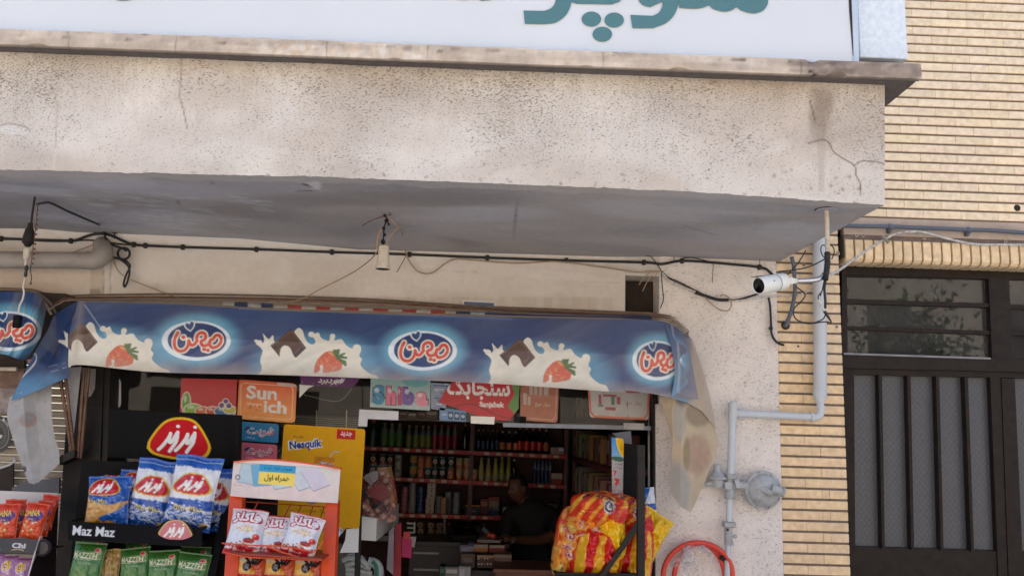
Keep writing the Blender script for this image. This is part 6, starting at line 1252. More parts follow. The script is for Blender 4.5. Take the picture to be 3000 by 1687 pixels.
for nm, q0_, q1_, Y0_, Y1_ in (('tray_rail', (1340, 1134), (1448, 1088), YT, YT+.26), ('tray_rail', (1340, 1232), (1440, 1190), YT, YT+.26), ('tray_rail', (470, 1085), (565, 1052), YT, YT+.24)):
    mb = MB(); mb.tube([P(*cE(*q0_), Y0_), P(*cE(*q1_), Y1_)], .008, M['black'], 6); mb.build(nm, rack)
p0 = P(*cE(455, 1195), YT); p1 = P(*cE(1342, 1240), YT); mb = MB(); mb.hexa([p0, p1, p1-np.array([0, 0, .01]), p0-np.array([0, 0, .01])], [q+np.array([0, .30, 0]) for q in (p0, p1, p1-np.array([0, 0, .01]), p0-np.array([0, 0, .01]))], M['black']); mb.build('shelf', rack)
q0_, q1_ = P(*cE(455, 1440), YT+.02), P(*cE(1400, 1490), YT+.02); mb = MB(); mb.hexa([q0_-np.array([0, 0, .12]), q1_-np.array([0, 0, .12]), q1_-np.array([0, 0, .14]), q0_-np.array([0, 0, .14])], [q+np.array([0, .32, 0]) for q in (q0_-np.array([0, 0, .12]), q1_-np.array([0, 0, .12]), q1_-np.array([0, 0, .14]), q0_-np.array([0, 0, .14]))], M['black']); mb.build('shelf', rack)
mb = MB(); c0 = P(*cE(480, 1150), YT+.28); c1 = P(*cE(1560, 1200), YT+.30); mb.box((c0[0], YT+.30, 0), (c1[0]-.1, YT+.33, P(*cE(1000, 690), YT+.3)[2]), M['black']); mb.build('back_panel', rack)

# ================================================================== orange rack
ORG = mat('orange_enamel', rgb(226, 84, 38), .38, var=.06, vscale=10, dirt=rgb(190, 66, 34), damt=.4)
orack = empty('display_rack', (*P(*cS(850, 600), 4.3)[:2], 0), 'orange metal popcorn rack with a white phone top-up header', 'rack')
a = Art(0, 0, 720, 290, .9, rgb(222, 214, 210)); a.ell(300, 190, 300, 90, rgb(230, 208, 204), .6, soft=.8)
for i, (x, y, rot) in enumerate(((110, 80, 8), (200, 90, -10), (330, 100, -16), (470, 95, -28), (560, 90, -30))):
    c, s_ = math.cos(R_(rot)), math.sin(R_(rot)); q = [(x+dx*c-dy*s_, y+dx*s_+dy*c) for dx, dy in ((-60, -90), (60, -90), (60, 90), (-60, 90))]; a.poly([(u_+5, v_+7) for u_, v_ in q], rgb(150, 148, 158), .7); a.poly(q, rgb(*[(186, 206, 216), (120, 176, 208), (196, 214, 222), (206, 212, 220), (212, 206, 220)][i])); a.stroke([q[0], q[3]], 5, rgb(90, 130, 170), .5); a.stroke([q[3], q[2]], 3, rgb(120, 150, 180), .6)
a.rect(185, 0, 430, 62, rgb(64, 160, 206)); a.rect(185, 60, 430, 165, rgb(240, 216, 110)); a.text(fa('فروش انواع شارژ'), 308, 30, 190, 32, rgb(36, 66, 96), bold=.01); a.text(fa('همراه اول'), 308, 112, 170, 62, rgb(30, 28, 30), bold=.02)
a.ell(40, 125, 18, 22, rgb(70, 66, 80)); a.ell(40, 125, 12, 15, rgb(216, 210, 210)); a.text(fa('کارت شارژ'), 90, 190, 150, 18, rgb(170, 160, 176))
panel('header_board', [cF(192, 690), cF(905, 735), cF(886, 962), cF(170, 915)], 4.36, a, PMAT, orack, nu=180, nv=70, thick=.012, edge=lin((226, 84, 38)), shape=None, bulge=lambda u, v: .05*np.sin(np.pi*u)*0+.03*(1-(2*u-1)**2))
a2 = Art(0, 0, 10, 10, 2, rgb(222, 214, 210))
def arch(v): return (.5-.5*math.sqrt(v), .5+.5*math.sqrt(v))
mb = MB(); 
top_ = [cF(*p) for p in ((192, 690), (300, 678), (420, 674), (520, 680), (650, 694), (780, 712), (905, 735))]; mb.pxslab(top_, 4.335, .01, mat('white_card', rgb(226, 216, 212), .5, var=.03)); mb.pxslab([(x, y-3) for x, y in top_]+[(x, y+1.5) for x, y in reversed(top_)], 4.33, .03, ORG); mb.build('header_arch', orack)
for nm, q in (('post', ((165, 905), (250, 915), (215, 1470), (128, 1470))), ('post', ((806, 950), (886, 950), (862, 1470), (772, 1470)))):
    f0 = [cF(*p) for p in q]; Ys = (4.38, 4.38, 4.20, 4.20); fr = [P(*g, y_) for g, y_ in zip(f0, Ys)]; mb = MB(); mb.hexa(fr, [p+np.array([0, .03, 0]) for p in fr], ORG); mb.hexa([fr[1], fr[1]+np.array([.004, .05, 0]), fr[2]+np.array([.004, .05, 0]), fr[2]], [p+np.array([-.006, .004, 0]) for p in (fr[1], fr[1]+np.array([.004, .05, 0]), fr[2]+np.array([.004, .05, 0]), fr[2])], ORG); 
    lo = (fr[2]+fr[3])/2; mb.box((lo[0]-.05, lo[1], 0), (lo[0]+.05, lo[1]+.03, lo[2]+.01), ORG); mb.build(nm, orack)
RW = mat('rust_red_wire', rgb(150, 56, 34), .5, var=.15)
for a_, b_ in (((275, 85), (1420, 158)), ((600, 275), (1420, 325)), ((290, 300), (1400, 380)), ((500, 80), (380, 330)), ((940, 130), (840, 330)), ((1090, 145), (1000, 330)), ((1250, 150), (1190, 330)), ((1400, 165), (1340, 340))):
    mb = MB(); mb.tube([P(*cS(*a_), 4.40), P(*cS(*b_), 4.36)], .0035, RW, 6); mb.build('rear_wire', orack)
for pts in (((0, 655), (350, 680), (870, 705), (1250, 765), (1390, 640)), ((30, 780), (400, 850), (900, 870), (1330, 900)), ((600, 690), (830, 780), (1180, 880), (1380, 890))):
    mb = MB(); mb.tube(smooth_path([P(*cS(*p), 4.08+.02*i) for i, p in enumerate(pts)], 5), .0035, ORG, 6); mb.build('basket_wire', orack, smooth=True)
for y0 in (700, 1210):
    q0_, q1_ = P(*cS(60, y0+80), 4.10), P(*cS(1380, y0+170), 4.10); mb = MB(); mb.hexa([q0_, q1_, q1_-np.array([0, 0, .008]), q0_-np.array([0, 0, .008])], [q+np.array([0, .26, 0]) for q in (q0_, q1_, q1_-np.array([0, 0, .008]), q0_-np.array([0, 0, .008]))], RW); mb.build('shelf', orack)

# ================================================================== card box of orange snacks at far left
CARD = mat('white_card_board', rgb(206, 200, 196), .6, var=.05); DARKC = mat('dark_brown_card', rgb(44, 28, 30), .6, var=.15)
box = empty('card_display', (*P(*cO(250, 900), 4.45)[:2], 0), 'tall card snack box with white back and dark side at far left', 'card box')
mb = MB(); mb.pxslab([cO(-250, 362), cO(725, 402), cO(716, 480), cO(640, 700), cO(-250, 900)], YL+.26, .004, CARD); mb.build('back_card', box)
mb = MB(); fr = [P(*cO(722, 478), YL+.24), P(*cO(760, 470), YL+.30), P(*cO(470, 1500), YL-.02), P(*cO(352, 1500), YL-.10)]; mb.hexa([P(*cO(716, 480), YL+.25), P(*cO(722, 478), YL+.25), P(*cO(352, 1480), YL-.10), P(*cO(340, 1480), YL-.10)], [P(*cO(735, 470), YL+.34), P(*cO(741, 470), YL+.34), P(*cO(700, 1480), YL+.2), P(*cO(690, 1480), YL+.2)], DARKC); mb.build('side_card', box)
mb = MB(); mb.tube(smooth_path([P(*cO(*p), Yv) for p, Yv in (((716, 482), YL+.24), ((660, 560), YL+.22), ((600, 720), YL+.12), ((480, 1020), YL-.04), ((350, 1470), YL-.11))], 5), .0035, CARD, 6); mb.build('card_edge', box, smooth=True)
a = Art(0, 0, 560, 190, .9, rgb(82, 80, 82)); a.text('Chi', 350, 90, 170, 70, rgb(196, 196, 200), bold=.05); a.stroke([(270, 150), (350, 138), (420, 152)], 12, rgb(190, 170, 120)); a.ell(70, 90, 40, 30, rgb(206, 190, 100)); a.ell(80, 150, 50, 14, rgb(110, 160, 190), .7)
mb = MB(); panel('tray_front', [cO(-120, 960), cO(474, 985), cO(425, 1165), cO(-120, 1150)], YL-.07, a, PMAT, box, nu=120, nv=40, thick=.004)
mb = MB(); mb.pxslab([cO(150, 985), cO(190, 968), cO(260, 962), cO(330, 968), cO(395, 995), cO(395, 1005), cO(150, 1000)], YL-.068, .004, mat('grey_card', rgb(82, 80, 82), .55)); mb.build('tray_crest', box)
mb = MB(); q0_, q1_ = P(*cO(-120, 1150), YL-.07), P(*cO(425, 1165), YL-.07); mb.hexa([q0_, q1_, q1_-np.array([0, 0, .005]), q0_-np.array([0, 0, .005])], [q+np.array([0, .3, 0]) for q in (q0_, q1_, q1_-np.array([0, 0, .005]), q0_-np.array([0, 0, .005]))], DARKC); mb.build('tray', box)
p = P(*cO(545, 1080), YL+.02); mb = MB(); mb.lathe([(.038, 0), (.042, .01), (.042, .03), (.03, .04)], p, mat('smoky_knob', rgb(58, 52, 56), .3), 24, (.3, -1, 0)); mb.build('side_roundel', box, smooth=True)
# things behind the far left glass
a = Art(0, 0, 200, 200, 1.0, rgb(30, 28, 30)); a.ell(100, 100, 98, 98, rgb(28, 26, 28)); a.ell(100, 100, 80, 80, rgb(160, 156, 156)); a.ell(100, 100, 77, 77, rgb(24, 22, 26))
for i in range(60): q = i*6; a.stroke([(100+42*math.cos(R_(q)), 100+42*math.sin(R_(q))), (100+70*math.cos(R_(q)), 100+70*math.sin(R_(q)))], 1.5, rgb(130, 128, 130), .8, smooth=False)
a.ell(100, 100, 40, 40, rgb(20, 18, 22)); a.ell(92, 88, 20, 12, rgb(206, 204, 204), 1, 20); a.ell(108, 116, 24, 10, rgb(206, 204, 204), 1, -20)
for i, ch in enumerate('ION'): a.text(ch, 140+i*14, 22+i*12, 14, 16, rgb(190, 186, 186), rot=40, bold=.02)
sticker(cQ, ((-165, 780), (125, 790), (125, 1180), (-165, 1175)), a, 'round black sticker with white rays on the far left window', Y=5.10, shape=oval, nu=90, nv=90)
mb = MB(); mb.pxslab([cO(0, 100), cO(120, 60), cO(200, 0), cO(190, -60), cO(150, 20), cO(60, 55), cO(-60, 85), cO(-60, 110)], 5.08, .01, mat('grey_white_trim', rgb(186, 184, 186), .5)); mb.pxslab([cO(-80, 110), cO(0, 104), cO(170, 20), cO(165, 400), cO(-80, 400)], 5.09, .01, M['dark_hole']); tag(mb.build('window_decal'), 'dark decal with a wavy white edge at the far left window', 'decal')
mb = MB(); mb.pxslab([cO(150, 335), cO(330, 250), cO(745, 205), cO(745, 400), cO(150, 385)], 5.02, .02, mat('grey_cover', rgb(96, 98, 104), .6)); tag(mb.build('cover_board'), 'grey slanted board behind the white back of the card box', 'board')
mb = MB(); mb.pxslab([(-60, 1085), (180, 1100), (180, 1125), (-60, 1112)], 5.06, .02, M['rust']); mb.pxslab([(-60, 1127), (60, 1130), (60, 1212), (-60, 1205)], 5.08, .006, mat('packet_row', rgb(150, 134, 132), .4, var=.5, vscale=18)); tag(mb.build('packet_shelf'), 'dim shelf of packets behind the far left window', 'shelf')

# ================================================================== yellow poster
a = Art(0, 0, 590, 700, .8); a.grad(lambda X, Y: lin((226, 166, 30))*(1-.12*(Y/700)[..., None])+0*X[..., None])
a.otext('Nesquik', 168, 140, 236, 76, rgb(40, 66, 136), rgb(240, 240, 240), .07, rot=-8, bold=.04); a.text(fa('Nestlé'), 108, 84, 70, 18, rgb(60, 50, 46), bold=.01); a.rect(385, 10, 520, 80, rgb(196, 44, 44)); a.text(fa('جدید'), 455, 44, 84, 40, rgb(240, 220, 214), bold=.02)
a.rect(236, 214, 380, 300, rgb(206, 132, 30)); a.otext(fa('نسکوئیک'), 318, 266, 110, 36, rgb(50, 80, 150), rgb(236, 236, 236), .05, bold=.02); a.text(fa('نستله'), 275, 228, 50, 14, rgb(120, 70, 30)); a.stroke([(350, 214), (362, 178), (416, 168)], 6, rgb(170, 186, 196), smooth=False)
for i in range(60): r = random.Random(i); a.stroke([(60+r.uniform(-30, 480), 300+r.uniform(0, 180)), (60+r.uniform(0, 500), 300+r.uniform(0, 180))], 3, rgb(206, 146, 20), .12)
a.ell(240, 520, 44, 30, rgb(110, 110, 130), .8); a.text(fa('طعم نسکوئیک همیشه را با کیفیت'), 255, 600, 380, 34, rgb(76, 58, 26)); a.text(fa('نستله جدید شد'), 320, 655, 260, 28, rgb(76, 58, 26))
sticker(cF, ((528, 436), (1070, 470), (1030, 1132), (478, 1100)), a, 'large yellow drink poster standing behind the orange rack', Y=YG-.035, shape=rrect(.03, .03), cat='poster', name='poster', nu=150, nv=150, thick=.006, mt=PMAT)
a = Art(0, 0, 470, 130, .8, rgb(206, 150, 40)); a.rect(0, 90, 470, 130, rgb(196, 138, 36)); a.ell(418, 34, 30, 30, rgb(206, 214, 220)); a.rect(394, 14, 442, 58, rgb(66, 140, 196)); a.ell(418, 36, 18, 18, rgb(226, 230, 232)); a.text(fa('با شیر'), 320, 20, 120, 20, rgb(80, 60, 30))
for i in range(4): a.stroke([(330, 96+i*8), (440, 98+i*8)], 2.5, rgb(90, 66, 36), .7)
sticker(cF, ((478, 1096), (950, 1118), (905, 1296), (470, 1290)), a, 'lower yellow leaflet panel hanging under the large poster', Y=YG-.028, cat='leaflet', name='leaflet', nu=90, nv=40, thick=.003, mt=PMAT, shape=lambda v: (0, 1-.13*min(1, v*1.6)))
mb = MB(); mb.pxslab([cF(945, 1135), cF(1028, 1125), cF(1022, 1290), cF(900, 1292), cF(935, 1210)], YG-.024, .003, M['white_plastic']); tag(mb.build('paper_sheet'), 'white folded paper tucked behind the yellow leaflet', 'paper')

# ================================================================== right hand rack with big bags
rr2 = empty('display_rack', (*P(*cV(870, 900), 4.75)[:2], 0), 'black steel rack post with a slanted brace in front of the doorway', 'rack')
YR = 4.74; YQ = 4.40
mb = MB(); mb.pxslab([cV(836, 258), cV(900, 260), cV(898, 1470), cV(834, 1470)], YQ, .05, M['black_steel']); mb.box((P(*cV(834, 1470), YQ)[0], YQ, 0), (P(*cV(898, 1470), YQ)[0], YQ+.05, P(*cV(834, 1460), YQ)[2]), M['black_steel']); mb.build('post', rr2)
mb = MB(); mb.pxslab([cV(700, 240), cV(838, 262), cV(838, 815), cV(700, 775)], YR+.06, .015, M['black']); mb.pxslab([cV(600, 150), cV(770, 130), cV(780, 250), cV(702, 240)], YR+.2, .015, M['conduit']); mb.build('side_panel', rr2)
b0 = [P(*cV(x, y), Yv) for x, y, Yv in ((826, 940, YQ+.01), (850, 1010, YQ+.01), (520, 1470, YQ-.02), (470, 1470, YQ-.02))]; mb = MB(); mb.hexa(b0, [p+np.array([.01, .03, .01]) for p in b0], M['black_steel']); mb.build('brace', rr2)
mb = MB(); mb.tube([P(*cV(85, 1428), YQ+.02), P(*cV(840, 1438), YQ+.02)], .009, M['black_steel'], 8); mb.build('cross_bar', rr2)
q0_, q1_ = P(*cV(85, 1440), YQ+.03), P(*cV(840, 1450), YQ+.03); mb = MB(); mb.hexa([q0_, q1_, q1_-np.array([0, 0, .01]), q0_-np.array([0, 0, .01])], [q+np.array([0, .45, 0]) for q in (q0_, q1_, q1_-np.array([0, 0, .01]), q0_-np.array([0, 0, .01]))], M['black']); mb.build('shelf', rr2)
def art_stripe():
    a = Art(0, 0, 240, 380, .7, rgb(206, 34, 36))
    for x in (40, 120, 200): a.poly(smooth_path([np.array(p) for p in ((x-18, 110), (x-22, 250), (x-10, 380), (x+24, 380), (x+16, 250), (x+12, 110))], 3), rgb(236, 176, 44))
    a.ell(110, 60, 26, 34, rgb(236, 226, 216), 1, 20); a.ell(110, 60, 12, 19, rgb(206, 34, 36), 1, 20); a.poly([(0, 0), (60, 0), (30, 110), (0, 120)], rgb(236, 190, 60)); return a
def art_fire():
    a = Art(0, 0, 260, 440, .7); a.grad(lambda X, Y: lin((214, 60, 30))*(.5+.5*np.sin(X*.02+Y*.012))[..., None]+lin((240, 160, 50))*(.5-.5*np.sin(X*.02+Y*.012))[..., None]); a.speck(40, rgb(240, 210, 110), 10, 34, alpha=.6, seed=3); a.speck(30, rgb(196, 36, 40), 8, 30, alpha=.7, seed=8)
    for x, y in ((90, 160), (100, 260)):
        a.text(fa('چی توز'), x, y, 90, 70, rgb(230, 220, 216), bold=.12, rot=60); a.text(fa('چی توز'), x, y, 90, 70, rgb(170, 24, 60), bold=.03, rot=60)
    a.poly([(230, 60), (255, 80), (190, 430), (130, 430)], rgb(216, 190, 180), .9); a.speck(20, rgb(60, 56, 80), 4, 14, (0, 330, 100, 440), .8); a.ell(60, 400, 40, 30, rgb(240, 200, 110)); return a
def art_yel(): a = Art(0, 0, 200, 400, .7, rgb(238, 190, 20)); a.text(fa('ترکیبات مواد'), 110, 260, 110, 20, rgb(120, 90, 30)); a.text(fa('نمک روغن ذرت'), 115, 290, 120, 18, rgb(130, 96, 30)); a.text(fa('تاریخ تولید'), 110, 315, 100, 16, rgb(130, 96, 30)); a.ell(150, 120, 20, 8, rgb(200, 60, 50), .8, -20); a.ell(40, 80, 14, 10, rgb(70, 60, 40), .7); return a
def art_wb(): a = Art(0, 0, 100, 220, .7, rgb(222, 228, 236)); a.poly([(0, 0), (70, 0), (30, 80), (0, 120)], rgb(30, 96, 176)); a.rect(0, 120, 100, 165, rgb(34, 92, 180)); return a
def art_roll():
    a = Art(0, 0, 300, 170, .7, rgb(216, 60, 34))
    for i in range(6): a.stroke([(i*60-40, 170), (i*60+60, 0)], 20, rgb(240, 176, 60), .9, smooth=False)
    a.ell(190, 70, 36, 36, rgb(206, 204, 206)); a.ell(190, 70, 27, 27, rgb(50, 46, 56)); a.ell(190, 70, 18, 18, rgb(206, 204, 206)); a.ell(190, 70, 9, 9, rgb(90, 86, 96)); a.speck(16, rgb(40, 40, 60), 5, 18, (60, 0, 220, 40), .8); a.poly([(200, 90), (290, 60), (300, 150), (220, 140)], rgb(214, 70, 76), .8); return a
s3 = 1/3.1025
bag('large_bag', 'wb', art_wb, cV(938, 780), 110*s3, 250*s3, YR+.10, 'white and blue bag poking out beside the door jamb', rot=-6, fat=.4)
bag('large_bag', 'yelp', lambda: Art(0, 0, 10, 10, 4, rgb(238, 190, 20)), cV(935, 1070), 270*s3, 400*s3, YR+.02, 'yellow pointed bag sticking out right of the black post', rot=32, fat=.5, crumple=1.6)
bag('large_bag', 'fire', art_fire, cV(235, 1160), 330*s3, 640*s3, YR-.10, 'orange flame patterned bag at the left of the heap', rot=10, fat=.55, crumple=1.7, lump=True)
bag('large_bag', 'roll', art_roll, cV(470, 775), 330*s3, 190*s3, YR-.02, 'folded orange and blue bag lying uppermost on the heap', rot=-4, fat=.5, crumple=1.6, lump=True)
bag('large_bag', 'stripe', art_stripe, cV(770, 1180), 400*s3, 660*s3, YR-.08, 'red and yellow striped bag beside the black post', rot=6, fat=.55, crumple=1.7, lump=True)
bag('large_bag', 'stripe', art_stripe, cV(455, 1230), 460*s3, 620*s3, YR-.16, 'red and yellow striped bag in front of the heap', rot=9, fat=.55, crumple=1.7, lump=True)
bag('large_bag', 'rollb', art_roll, cV(470, 850), 500*s3, 290*s3, YR-.21, 'orange and yellow bag rolled on top of the heap', rot=6, fat=.55, crumple=1.8, lump=True)
bag('large_bag', 'rollc', art_roll, cV(720, 880), 380*s3, 300*s3, YR-.10, 'pink and orange bag folded at the top right of the heap', rot=24, fat=.6, crumple=1.8, lump=True)
bag('large_bag', 'fireb', art_fire, cV(330, 985), 280*s3, 230*s3, YR-.22, 'orange bag with blue corner squashed in the middle of the heap', rot=38, fat=.5, crumple=2, lump=True)
bag('large_bag', 'yel', art_yel, cV(600, 1040), 230*s3, 480*s3, YR-.25, 'folded yellow bag with small print across the heap', rot=-5, fat=.5, crumple=1.6, lump=True)
bag('large_bag', 'yelq', lambda: Art(0, 0, 10, 10, 4, rgb(238, 190, 20)), cV(800, 900), 160*s3, 190*s3, YR-.14, 'small yellow fold of bag showing left of the black post', rot=20, fat=.5, crumple=1.6, lump=True)
a = Art(0, 0, 110, 580, 1.2); a.grad(lambda X, Y: np.where((Y < 180)[..., None], lin((60, 130, 190))*(1-(Y/180)[..., None]*.5)+lin((170, 200, 214))*(Y/180)[..., None]*.5, lin((170, 160, 156)))+0*X[..., None])
a.ell(75, 60, 40, 110, rgb(236, 190, 60), 1, -14); a.ell(78, 60, 30, 96, rgb(230, 176, 30), 1, -14); a.text(fa('خانه'), 80, 70, 24, 70, rgb(150, 100, 20)); a.ell(50, 190, 60, 22, rgb(50, 90, 60), .9); a.text(fa('تخفیف'), 62, 236, 70, 26, rgb(60, 56, 60), bold=.03); a.text(fa('ویژه'), 64, 268, 60, 18, rgb(60, 56, 60), bold=.02); a.text('7', 24, 320, 26, 44, rgb(196, 50, 46), bold=.08); a.text('7', 40, 400, 46, 60, rgb(196, 50, 46), bold=.10)
for i in range(30): r = random.Random(i); a.ell(r.uniform(0, 110), r.uniform(330, 540), r.uniform(4, 16), r.uniform(3, 10), rgb(*r.choice([(140, 120, 116), (190, 170, 160), (196, 60, 60), (110, 100, 104)])), .6)
a.rect(0, 530, 110, 580, rgb(60, 44, 46), .7)
tag(panel('hanging_leaflet', [cV(596, 186), cV(706, 200), cV(696, 785), cV(600, 770)], [YR-.02, YR+.02, YR+.04, YR], a, PMAT, nu=40, nv=120, thick=.002, shape=lambda v: (0, 1) if v < .9 else ((v-.9)*4, 1-(v-.9)*2), bulge=lambda u, v: .012*np.sin(u*3.1)), 'long printed leaflet strip hanging on the black rack post', 'leaflet')

# ================================================================== inside the shop window
mb = MB(); f_ = [cG(126, 1048), cG(236, 1062), cG(232, 1214), cG(122, 1206)]; fr = [P(*q, 5.50) for q in f_]; bk = [np.array([q[0]+.02, 6.6, q[2]]) for q in fr]
mb.hexa(fr, bk, M['white_plastic']); tag(mb.build('white_box'), 'white open shelf box under the net bag of garlic', 'box')
gbag = empty('net_bag', P(*cG(240, 1070), 5.62), 'clear bag of garlic bulbs with red netting beside the yellow poster', 'bag')
gm = mat('garlic_skin', rgb(196, 150, 128), .55, var=.25, vscale=40); rm = mat('red_net', rgb(176, 34, 44), .5); 
mb = MB(); rg_ = random.Random(5); bm_ = bmesh.new(); bmesh.ops.create_icosphere(bm_, subdivisions=2, radius=1.0); bm_.verts.index_update(); bv = np.array([v.co[:] for v in bm_.verts]); bf = [[v.index for v in f.verts] for f in bm_.faces]; bm_.free()
for i in range(46):
    y = rg_.uniform(760, 1070); f = (y-740)/330; x = 245+rg_.uniform(-1, 1)*(70+40*f); r = .024*rg_.uniform(.8, 1.15); c = P(*cG(x, y), 5.60+rg_.uniform(-.07, .09)); v = bv*r; v[:, 2] *= .85; v[:, 2] += np.exp(-((bv[:, 0]**2+bv[:, 1]**2)*14))*r*.5*(bv[:, 2] > 0); mb.add(v+c, bf, gm)
mb.build('garlic', gbag, smooth=True)
for k in range(9):
    mb = MB(); pts = []
    for j in range(12):
        f = j/11; y = 790+270*f; wv = 95+30*math.sin(f*3); ph = k*.7+f*2.2; pts.append(P(*cG(245+wv*math.sin(ph), y), 5.55-.05*math.cos(ph)))
    mb.tube(pts, .0024, rm, 5); mb.build('net_cord', gbag, smooth=True)
mb = MB(); mb.pxslab([cG(190, 870), cG(250, 830), cG(310, 850), cG(322, 930), cG(260, 950), cG(200, 920)], 5.50, .004, mat('red_label', rgb(130, 24, 34), .4, var=.5, vscale=40)); mb.build('label', gbag)
mb = MB(); n = 18; vs = []
for j in range(n):
    f = j/(n-1); y = 690+380*f; ww = 60+60*min(1, f*2); 
    for i in range(9): q = (i/8-.5)*2; vs.append(P(*cG(240+q*ww+6*math.sin(j*1.4+i), y), 5.52-.05*(1-q*q)+.012*math.sin(j*2+i*2)))
fm2, _t, _b = new_mat('clear_film'); _b.inputs['Base Color'].default_value = (.3, .28, .28, 1); _b.inputs['Roughness'].default_value = .15; _b.inputs['Alpha'].default_value = .10
mb.add(vs, grid_faces(9, n), fm2); mb.build('clear_film', gbag, smooth=True, weld=False)
mb = MB(); mb.pxslab([cG(150, 800), cG(165, 770), cG(240, 745), cG(245, 800), cG(200, 840)], 5.53, .01, mat('grey_film', rgb(150, 146, 146), .3)); mb.build('torn_top', gbag)
mb = MB(); mb.hexa([P(*cG(240, 728), 5.72), P(*cG(300, 720), 5.72), P(*cG(362, 960), 5.72), P(*cG(300, 1010), 5.72)], [P(*cG(240, 728), 5.72)+np.array([.02, .12, 0]), P(*cG(300, 720), 5.72)+np.array([.02, .12, 0]), P(*cG(362, 960), 5.72)+np.array([0, .12, 0]), P(*cG(300, 1010), 5.72)+np.array([0, .12, 0])], mat('kraft_paper', rgb(186, 140, 96), .6, var=.12, vscale=20, bump=.004, bscale=40)); tag(mb.build('paper_sack'), 'brown paper sack standing behind the net bag of garlic', 'sack')
# striped garment and clutter under the window
gl = mat('grey_knit', rgb(168, 172, 168), .8, var=.15, vscale=30); mb = MB(); gv = empty('work_gloves', P(*cS(1850, 950), 5.4), 'bundle of grey white knitted gloves under the yellow poster', 'gloves')
for k, pts in enumerate((((1650, 900), (1750, 860), (1900, 880), (2000, 960)), ((1690, 960), (1800, 930), (1920, 960), (2040, 1010)), ((1700, 1010), (1760, 1010), (1900, 1040), (2060, 1070)), ((1700, 1070), (1850, 1090), (2000, 1110), (2080, 1120)), ((1720, 840), (1820, 820), (1900, 850), (1960, 900)))):
    mb = MB(); mb.tube(smooth_path([P(*cS(*p), 5.38+.02*k) for p in pts], 5), [.012]+[.016]*14+[.014], gl, 10); mb.build('finger', gv, smooth=True)
mb = MB(); mb.tube(smooth_path([P(*cS(*p), 5.42) for p in ((2010, 910), (2100, 930), (2150, 1000), (2160, 1100))], 5), .030, gl, 12); mb.tube(smooth_path([P(*cS(*p), 5.395) for p in ((2060, 905), (2110, 950), (2130, 1020), (2130, 1110))], 5), .012, mat('green_cuff', rgb(50, 120, 100), .8), 10); mb.build('cuff', gv, smooth=True)
# wire grille and fan guard behind the window
gr = empty('wire_grille', P(*cF(760, 410), 5.35), 'row of thin grey wires behind the window over the yellow poster', 'grille')
for k in range(6): mb = MB(); mb.tube([P(*cF(470, 382+k*13), 5.35), P(*cF(1040, 412+k*13), 5.35)], .0030, M['pvc'], 5); mb.build('wire', gr)
for x in (598, 745, 945): mb = MB(); mb.tube([P(*cF(x, 345), 5.34), P(*cF(x-2, 470), 5.34)], .004, M['cream_plastic'], 6); mb.build('wire', gr)
fg = empty('fan_guard', P(*cF(640, 760), 5.30), 'ribbed grey fan guard half hidden behind the yellow poster', 'fan')
for k, r in enumerate((1.0, .93, .86)):
    mb = MB(); mb.tube([P(*cF(650-200*r*math.cos(q), 760-230*r*math.sin(q)), 5.30+.02*k) for q in np.linspace(0, 1.7, 26)], .005, M['pvc'], 6); mb.build('ring', fg, smooth=True)
mb = MB()
for q in np.linspace(.05, 1.6, 26): mb.tube([P(*cF(650-196*math.cos(q), 760-226*math.sin(q)), 5.31), P(*cF(650-110*math.cos(q), 760-126*math.sin(q)), 5.31)], .0018, M['pvc'], 4)
tag(mb.build('spoke', fg), kind='stuff')
# cable bits behind the glass
wire('thin_wire', [(*cF(*p), 5.3) for p in ((660, 240), (700, 250), (860, 285), (930, 260), (985, 190))], .0024, M['pvc'], 'thin pale wire looping behind the glass under the purple banner', 'wire')
# ================================================================== inside the shop
YSH = 8.36
def lerp(a, b, t): return a+(b-a)*t
shelf = empty('wall_shelf', (*P(*cG(860, 1000), YSH)[:2], 0), 'red edged wall shelving full of bottles and tins at the back of the shop', 'shelving')
RST = print_mat('price_strip', .5); SHM = mat('shelf_metal', rgb(120, 98, 88), .5, var=.1); URM = mat('maroon_upright', rgb(92, 34, 34), .5, var=.15)
LEV = {1: (583, 642), 2: (779, 842), 3: (1022, 1062)}           # y of the strip's top edge at G x=165 and x=1500
def ytop(k, x): a, b_ = LEV[k]; return lerp(a, b_, (x-165)/1335)
for k, segs in {1: ((120, 856), (873, 1502)), 2: ((120, 850), (862, 1496)), 3: ((300, 846), (857, 1184), (1190, 1482))}.items():
    for s0, s1 in segs:
        w_ = (s1-s0); a = Art(0, 0, w_, 27, 1.0, rgb(178, 28, 34)); r = random.Random(k*100+s0); x = 6
        while x < w_-40:
            a.rect(x, 4, x+34, 23, rgb(206, 184, 160)) if r.random() > .22 else None; a.stroke([(x+44, 14), (x+52, 10), (x+60, 15), (x+68, 11)], 3, rgb(214, 120, 110), .8); x += r.choice((72, 76, 80))
        panel('price_strip', [cG(s0, ytop(k, s0)), cG(s1, ytop(k, s1)), cG(s1, ytop(k, s1)+27), cG(s0, ytop(k, s0)+27)], YSH, a, RST, shelf, nu=max(60, int(w_/5)), nv=8, thick=.004)
    p0, p1 = P(*cG(-100, ytop(k, -100)), YSH+.006), P(*cG(1502, ytop(k, 1502)), YSH+.006); mb = MB(); mb.hexa([p0, p1, p1-np.array([0, 0, .02]), p0-np.array([0, 0, .02])], [q+np.array([0, .40, 0]) for q in (p0, p1, p1-np.array([0, 0, .02]), p0-np.array([0, 0, .02]))], SHM); mb.build('shelf_board', shelf)
for x in (866, 1496):
    p = P(*cG(x, 700), YSH+.01); mb = MB(); mb.box((p[0]-.02, YSH+.01, .02), (p[0]+.02, YSH+.04, P(*cG(x, 380), YSH)[2]), URM); mb.build('upright', shelf)
